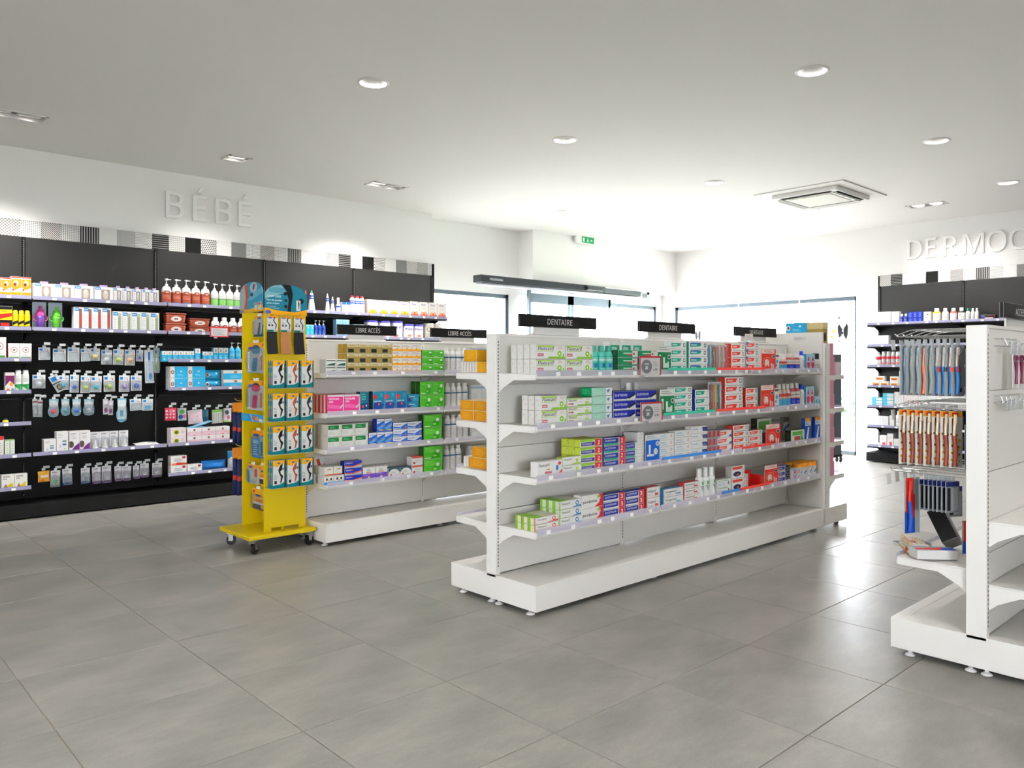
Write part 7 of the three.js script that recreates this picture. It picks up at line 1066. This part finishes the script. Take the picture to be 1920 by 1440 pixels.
// ---------- yellow display stand on castors ----------
{
  const X0 = 2.295, X1 = 2.59, VF = 5.06, VB = 5.4, t = thing('display_stand', 'yellow wheeled display stand of hosiery and foot care products', 'display stand', [2.39, 0, -5.22]);
  const L = (x, v) => [x - 2.39, 5.22 - v];
  const panel = (x0, x1, y0, y1, v0, v1, r = 0.002) => { const g = rspan(x0, x1, y0, y1, v0, v1, r); g.translate(-2.39, 0, 5.22); return g; };
  mesh('base_plate', panel(2.155, 2.625, 0.098, 0.124, 4.975, 5.455, 0.004), M.yellow, t);
  mesh('front_panel', panel(X0, X1, 0.145, 1.6, VF, VF + 0.016), M.yellow, t);
  mesh('rear_panel', panel(X0, X1, 0.124, 1.6, VB, VB + 0.016), M.yellow, t);
  mesh('web_panel', panel(2.425, 2.441, 0.124, 1.6, VF + 0.016, VB), M.yellow, t);
  mesh('panel_foot', merge([panel(X0, X0 + 0.05, 0.123, 0.146, VF, VF + 0.016), panel(X1 - 0.05, X1, 0.123, 0.146, VF, VF + 0.016)]), M.yellow, t);
  for (const y of [0.33, 0.52, 0.72, 0.84, 1.16, 1.4]) mesh('cross_slat', panel(2.419, 2.425, y, y + 0.03, VF + 0.02, VB - 0.004), M.yellow, t);
  const arch = (w, h, rise, f) => {
    const s = new THREE.Shape(); s.moveTo(-w / 2, 0); s.lineTo(w / 2, 0); s.lineTo(w / 2, h - rise); s.quadraticCurveTo(w * 0.42, h, 0, h); s.quadraticCurveTo(-w * 0.42, h, -w / 2, h - rise);
    const g = new THREE.ExtrudeGeometry(s, { depth: 0.006, bevelEnabled: false, curveSegments: 14 }), p = g.attributes.position, u = g.attributes.uv;
    for (let i = 0; i < p.count; i++) u.setXY(i, ...uvAt(f, Math.min(1, Math.max(0, p.getX(i) / w + 0.5)), Math.min(1, Math.max(0, p.getY(i) / h)))); return g;
  };
  mesh('front_header', arch(0.3, 0.205, 0.07, cells['head/front']), print, t, [...((a) => [a[0], 1.57, a[1]])(L((X0 + X1) / 2, VF - 0.007))]);
  mesh('side_header', arch(0.36, 0.205, 0.07, cells['head/side']), print, t, [X0 - 2.39 - 0.007, 1.59, 5.22 - (VF + VB) / 2 - 0.01], -Math.PI / 2);
  mesh('printed_strip', carton(0.355, 0.05, 0.003, cells['strip/feet'], cells['pat/plain'], cells['pat/plain']).rotateY(-Math.PI / 2), print, t, [X0 - 2.39 - 0.003, 0.85, 5.22 - (VF + VB) / 2 - 0.008]);
  for (const [x, v, a] of [[2.2, 5.02, 0.6], [2.2, 5.41, -0.4], [2.58, 5.02, 0.3], [2.58, 5.41, 1]]) {
    const c = new THREE.Group(); c.name = 'castor'; c.position.set(x - 2.39, 0, 5.22 - v); c.rotation.y = a; t.add(c);
    mesh('fork', merge([cyl(0.02, 0.02, 0.01, 12, 0, 0.092, 0), rbx(0.05, 0.012, 0.04, 0.003, 0.006, 0.078, 0), bx(0.03, 0.045, 0.003, 0.014, 0.052, 0.017), bx(0.03, 0.045, 0.003, 0.014, 0.052, -0.017)]), M.chrome, c);
    mesh('wheel', merge([cyl(0.032, 0.032, 0.022, 20).rotateX(Math.PI / 2).translate(0.018, 0.032, 0)]), M.rubber, c);
    mesh('axle', cyl(0.006, 0.006, 0.04, 10).rotateX(Math.PI / 2).translate(0.018, 0.032, 0), M.steel, c);
  }
  // hooks of the stand
  const hookAt = (x, y, v, dir, len) => mesh('wire_hook', tube([[0, 0, 0], [dir[0] * len, 0, dir[1] * len], [dir[0] * (len + 0.012), 0.014, dir[1] * (len + 0.012)]], 0.002, 4, 6), mat('#d8b400', 0.35), t, [x - 2.39, y, 5.22 - v]);
  const nm = ['left', 'middle', 'right'];
  [[2.335, '#0c0c0e', 'black'], [2.43, '#a8703e', 'tan'], [2.525, '#0c0c0e', 'black']].forEach(([x, col, cn], i) => {
    hookAt(x, 1.566, VF, [0, 1], 0.05);
    const s = thing('stocking_card', `hanging ${cn} stocking on card, ${nm[i]} of three at the yellow stand's top`, 'stocking', [x, 1.56, -(VF - 0.03)]);
    mesh('header_card', carton(0.075, 0.105, 0.003, cells.sockcard, cells['pat/plain'], cells['pat/plain']).translate(0, -0.105, 0.004), print, s);
    const sp = [[-0.03, -0.1], [0.03, -0.1], [0.034, -0.17], [0.042, -0.25], [-0.026, -0.252], [-0.032, -0.17]].map(([a, b]) => [a, b]);
    mesh('stocking', extrude(sp, 0.006, 0.003).translate(0, 0, -0.006), mat(col, i === 1 ? 0.55 : 0.7, { sheen: 0.4 }), s);
  });
  const spot = ['yellow', 'blue', 'pink', 'plum'], legs = ['black', 'tan', 'dark'], hose = {};
  [1.267, 1.048, 0.83, 0.607].forEach((y, r) => {
    mesh('pocket', panel(X0 + 0.005, X1 + 0.012, y - 0.19, y - 0.186, VF - 0.1, VF, 0.0012), clear('#f4f0d8', 0.6, 0.15), t);
    for (let c = 0; c < 3; c++) for (let n = 0; n < (c ? 1 : 2); n++) {
      const g = hose[`${r}${c}`] ??= carton(0.094, 0.183, 0.03, cells[`hose/${legs[c]}/${spot[r]}`], cells['hose/spine'], cells['hose/spine'], 0.0015);
      const o = mesh(numbered('hosiery_packet'), g, print, scene, [2.352 + c * 0.1, y - 0.1855, -(VF - 0.078 + n * 0.034 - c * 0.002)], (rnd() - 0.5) * 0.04);
      tag(o, `hosiery packet, ${nm[c]} column, ${['top', 'second', 'third', 'lowest'][r]} pocket row of yellow stand${n ? ', rear one' : ''}`, 'packet', 'hosiery packets on the yellow stand');
    }
  });
  const recess = [['foot/scissors', 1.564, 0.14, 5.17, 0.18, 'scissors pack at top of the yellow recess'], ['foot/blue', 1.384, 0.205, 5.225, 0.28, 'clear pack with blue electric foot file'], ['foot/pink', 1.126, 0.2, 5.225, 0.28, 'clear pack with pink electric foot file'],
    ['foot/small', 0.79, 0.185, 5.19, 0.2, 'blue foot care pack below the printed strip'], ['foot/white', 0.553, 0.13, 5.27, 0.18, 'foot care pack with red sheet, low in the yellow recess'], ['foot/yellow', 0.395, 0.145, 5.19, 0.19, 'lowest yellow pack in the yellow recess'], ['foot/yellow', 0.56, 0.13, 5.128, 0.09, 'narrow yellow pack beside the red-sheet pack']];
  for (const [ck, y, h, v, w, label] of recess) {
    hookAt(2.42, y + 0.012, v, [-1, 0], 0.12);
    const s = thing('foot_care_pack', label, 'blister pack', [2.312, y, -v], -Math.PI / 2);
    mesh('backing_card', carton(w, h, 0.004, cells[ck], cells['pat/plain'], cells['pat/plain']).translate(0, -h, 0), print, s);
    if (w > 0.12) mesh('blister', rbx(w * 0.8, h * 0.7, 0.03, 0.014, 0, -h * 0.56, 0.012), clear('#eef2f4', 0.95, 0.06), s);
    mesh('hang_tab', bx(w * 0.3, 0.022, 0.002, 0, 0.008, 0), M.tagWhite, s);
  }
  for (const [y, h, lv] of [[0.965, 0.29, 'upper'], [0.645, 0.33, 'lower']]) {
    hookAt(2.34, y + 0.012, VB + 0.016, [0, -1], 0.22);
    for (const [k, v] of [[0, 5.49], [1, 5.57]]) {
      const s = thing('sock_pack', `long navy sock pack with orange header, ${lv} ${k ? 'outer' : 'inner'} one behind the yellow stand`, 'sock pack', [2.335, y, -v]);
      mesh('header_card', carton(0.085, h * 0.16, 0.008, cells.gold, cells.gold, cells.gold).translate(0, -h * 0.16, 0), mat('#d8841c', 0.5), s);
      mesh('sock', pillow(0.085, h * 0.86, 0.03, cells.navysock).translate(0, -h, 0), print, s);
    }
  }
}

// ---------- right-hand accessories shelving: hooks, packs, shelves ----------
{
  const R = scene.children.find((o) => o.userData.label?.includes('accessories with toothbrush hooks'));
  const cx = R.position.x, LX = (x) => x - cx;
  shelfUnit(R, 'shelf', 0.98, 0.285, [LX(3.93), 0.385, -0.036], Math.PI, M.white, M.rail, []);
  for (const [i, y] of [[0, 0.585], [0, 0.335], [1, 0.585], [1, 0.335]]) shelfUnit(R, 'shelf', 0.98, 0.285, [LX(3.93 + i * 0.99), y, 0.036], 0, M.white, M.rail, []);
  const wireHook = (x, y, side, len) => {
    const g = new THREE.Group(); g.name = 'display_hook'; g.position.set(LX(x), y, side * 0.038); if (side < 0) g.rotation.y = Math.PI; R.add(g);
    mesh('wire', merge([tube([[-0.008, 0, 0], [-0.008, 0, len]], 0.0024, 2, 6), tube([[-0.008, 0, len], [0, 0.012, len + 0.012], [0.008, 0, len]], 0.0024, 4, 6), tube([[0, 0.028, 0], [0, 0.028, len * 0.8], [0, 0.008, len]], 0.0026, 6, 6), tube([[0.008, 0, 0], [0.008, 0, len]], 0.0024, 2, 6)]), M.chrome, g);
    mesh('tag_holder', rbx(0.04, 0.045, 0.003, 0.001, 0, -0.004, len + 0.022).rotateX(0.1), clear('#e8eaec', 0.5, 0.2), g);
  };
  mesh('hook_bar', merge([rbx(0.9, 0.03, 0.012, 0.002, LX(3.93), 1.375, -0.042), rbx(0.9, 0.03, 0.012, 0.002, LX(3.93), 1.07, -0.042), rbx(0.9, 0.03, 0.012, 0.002, LX(3.93), 0.79, -0.042)]), M.whitePanel, R);
  for (let i = 0; i < 5; i++) { wireHook(3.5 + i * 0.09, 1.36, -1, 0.3); wireHook(3.5 + i * 0.09, 1.055, -1, 0.3); wireHook(3.5 + i * 0.09, 0.775, -1, 0.32); }
  for (let i = 0; i < 3; i++) wireHook(3.52 + i * 0.085, 1.315, 1, 0.045);
  for (let i = 0; i < 6; i++) wireHook(3.52 + i * 0.058, 1.085, 1, 0.03);
  const brushGeo = (h) => merge([tube([[0, -h * 0.95, 0], [0.003, -h * 0.7, 0.004], [-0.002, -h * 0.4, 0], [0, -h * 0.12, 0.003]], 0.0058, 12, 6), rbx(0.013, h * 0.16, 0.009, 0.003, 0, -h * 0.13, 0.005)]);
  const gripGeo = (h) => merge([tube([[0, -h * 0.96, 0], [0.003, -h * 0.7, 0.004], [-0.002, -h * 0.42, 0.001]], 0.0088, 8, 6)]);
  const pk = (name, label, cat, x, y, v, ck, w, h, brushCol, gripCol, dot, grp) => {
    const t = thing(name, label, cat, [x, y, -v], -0.45 + (rnd() - 0.5) * 0.1, grp);
    mesh('backing_card', carton(w, h, 0.0025, cells[ck], cells['pat/plain'], cells['pat/plain'], 0.0008).translate(0, -h, -0.006), print, t);
    if (brushCol) {
      mesh('toothbrush', brushGeo(h), mat(brushCol, 0.35), t, [-w * 0.26, 0, 0.006]);
      mesh('grip', gripGeo(h), mat(gripCol, 0.35), t, [-w * 0.26, 0, 0.006]);
      if (dot) mesh('thumb_pad', rbx(0.015, h * 0.11, 0.012, 0.004, -w * 0.26, -h * 0.48, 0.014), mat(dot, 0.35), t);
    }
    mesh('hang_tab', bx(0.022, 0.026, 0.0015, 0, 0.012, -0.006), clear('#e8ecee', 0.6, 0.2), t);
  };
  const row1 = [['#7c98b0', '#5a7c9c', 0, 'blue-grey toothbrush pack, outermost'], ['#a8b4b4', '#8c9c9c', 0, 'grey toothbrush pack, second from the aisle'], ['#a8b4b4', '#84989c', 0, 'grey toothbrush pack, third from the aisle'], ['#e89478', '#e87850', 0, 'orange toothbrush pack among grey ones'], ['#a4b4b0', '#90a4a0', 0, 'grey toothbrush pack just behind the orange one'],
    ['#d8c8bc', '#1c78c0', '#a8242c', 'blue toothbrush pack with dark red pad, first of the blue ones'], ['#d8c8bc', '#1c78c0', '#101c3c', 'blue toothbrush pack with black pad'], ['#d8c8bc', '#1c78c0', '#f04020', 'blue toothbrush pack with bright orange pad'], ['#d8c8bc', '#1c78c0', '#a02030', 'blue toothbrush pack nearest the panel']];
  row1.forEach(([a, b, dot, l], i) => pk('toothbrush_pack', `${l}, upper rack`, 'toothbrush', 3.5, 1.322, 1.368 - i * 0.0262, 'brushpack/grey', 0.07, 0.215, a, b, dot));
  pk('toothbrush_pack', 'plain grey pack hanging flat against the panel, upper rack', 'blister pack', 3.55, 1.305, 1.122, 'brushpack/grey', 0.07, 0.2);
  for (let i = 0; i < 7; i++) pk('toothbrush_pack', `amber toothbrush pack, ${i === 0 ? 'outermost' : i === 6 ? 'innermost' : ORD[i] + ' from the aisle'}, middle rack`, 'toothbrush', 3.5, 1.045, 1.372 - i * 0.034, 'brushpack/amber', 0.072, 0.236, '#e4d8bc', '#8c3a20', 0);
  pk('toothbrush_pack', 'plain grey pack against the panel, middle rack', 'blister pack', 3.55, 0.99, 1.124, 'brushpack/grey', 0.07, 0.19);
  pk('toothbrush_pack', 'large red and blue toothbrush pack hanging lowest', 'toothbrush', 3.5, 0.752, 1.345, 'brushpack/red', 0.085, 0.24, '#d03028', '#1c4cb0', 0);
  for (let i = 0; i < 7; i++) pk('brush_head_pack', `dark navy brush head pack, ${i === 0 ? 'outermost' : i === 6 ? 'innermost' : ORD[i] + ' from the aisle'}, lower rack`, 'blister pack', 3.5, 0.752, 1.285 - i * 0.0175, 'brushpack/navy', 0.075, 0.13);
  pk('brush_head_pack', 'navy pack on the farther hook of lower rack', 'blister pack', 3.59, 0.72, 1.2, 'brushpack/navy', 0.075, 0.13); pk('brush_head_pack', 'white and red pack hanging low against the panel', 'blister pack', 3.6, 0.58, 1.15, 'brushpack/red', 0.07, 0.14);
  const low = (name, label, geo, m, pos, rot) => { const t = thing(name, label, 'blister pack', pos); const b = mesh('carton', geo, m, t); b.rotation.set(...rot); return t; };
  low('toothbrush_pack', 'yellow toothbrush pack toppled on the low shelf', carton(0.14, 0.08, 0.05, cells['brushpack/amber'], cells['pat/plain'], cells['brushpack/amber']), print, [3.58, 0.442, -1.33], [-1.4, 0.0, 0.7]);
  low('brush_head_pack', 'black and clear pack leaning on the low shelf', carton(0.13, 0.15, 0.07, cells['brushpack/navy'], cells['pat/black'], cells['pat/slate']), print, [3.7, 0.452, -1.25], [-0.5, 0.3, -0.3]);
  low('toothbrush_pack', 'red toothbrush pack toppled beside the yellow one', carton(0.06, 0.18, 0.04, cells['brushpack/red'], cells['pat/plain'], cells['pat/plain']), print, [3.56, 0.44, -1.2], [-1.5, 0.0, 0.9]);
  low('brush_head_pack', 'dark blue pack lying flat at the low shelf edge', carton(0.07, 0.15, 0.012, cells['brushpack/navy'], cells['pat/plain'], cells['pat/plain']), print, [3.75, 0.424, -1.38], [-1.53, 0.0, 1.0]);
  for (const [i, x] of [[0, 3.615], [1, 3.69]]) {
    const t = thing('scissors_pack', `maroon nail scissors pack, ${i ? 'right' : 'left'} hook of the accessories panel`, 'blister pack', [x, 1.3, -(0.985)]);
    mesh('backing_card', carton(0.055, 0.16, 0.0025, cells['pat/plain'], cells['pat/plain'], cells['pat/plain'], 0.0008).translate(0, -0.16, 0), print, t);
    mesh('scissors', merge([new THREE.TorusGeometry(0.011, 0.003, 6, 14).translate(-0.012, -0.035, 0.006), new THREE.TorusGeometry(0.011, 0.003, 6, 14).translate(0.012, -0.035, 0.006), tube([[-0.012, -0.05, 0.006], [0.002, -0.09, 0.006], [0.006, -0.14, 0.006]], 0.005, 6, 6), tube([[0.012, -0.05, 0.006], [0.002, -0.09, 0.007], [-0.004, -0.14, 0.006]], 0.005, 6, 6)]), mat('#7a1c48', 0.35), t);
    mesh('hang_tab', bx(0.02, 0.025, 0.0015, 0, 0.012, 0), M.tagWhite, t);
  }
}

// ---------- odds and ends by the window ----------
{
  const g = thing('gift_box', 'gold perfume carton on top of the end unit', 'carton', [5.74, 1.4, -2.92], Math.PI / 2);
  mesh('carton', carton(0.13, 0.155, 0.08, cells.gold, cells.gold, cells.gold), print, g); mesh('lid', rbx(0.134, 0.04, 0.084, 0.002, 0, 0.14, 0), mat('#cdb987', 0.4), g);
  const b = thing('gift_pouch', 'blue and white sachet standing on top of the end unit', 'pouch', [5.72, 1.478, -3.08], -Math.PI / 2); mesh('pouch', pillow(0.2, 0.085, 0.04, cells.skyPouch), print, b);
  mesh('support', bx(0.18, 0.085, 0.02, 0, -0.042, 0), M.white, b);
  const d = thing('display_rack', 'dark slim wheeled display rack in front of the far window', 'display rack', [9.45, 0, -4.6]);
  mesh('panel', rbx(0.36, 1.27, 0.05, 0.006, 0, 0.725, 0), mat('#3a4046', 0.5), d); mesh('base', rbx(0.36, 0.03, 0.08, 0.006, 0, 0.085, 0), M.black, d);
  for (const [x, z] of [[-0.15, 0.025], [0.15, 0.025], [-0.15, -0.025], [0.15, -0.025]]) mesh('castor', merge([cyl(0.03, 0.03, 0.02, 16).rotateX(Math.PI / 2).translate(0, 0.03, 0), bx(0.02, 0.04, 0.03, 0, 0.06, 0)]), M.rubber, d, [x, 0, z]);
  const poster = (v, w, y, h, label) => { const t = thing('window_poster', label, 'poster', [WX + 0.09, y, -v], -Math.PI / 2); mesh('printed_sheet', carton(w, h, 0.002, cells.poster, cells['pat/plain'], cells['pat/plain'], 0.0005), print, t); mesh('clip', merge([cyl(0.012, 0.012, 0.006, 12).rotateX(Math.PI / 2).translate(0, h - 0.02, 0.003), cyl(0.01, 0.01, 0.006, 12).rotateX(Math.PI / 2).translate(0, 0.02, 0.003)]), mat('#555555', 0.5), t); };
  poster(5.02, 0.28, 1.535, 0.36, 'white poster of a black dog and an orange cat at the window end');
  poster(7.4, 0.2, 1.56, 0.3, 'small dog poster seen between the DENTAIRE signs');
}

scene.traverse((o) => { if (o.isMesh) o.castShadow = o.receiveShadow = true; });
renderer.render(scene, camera);
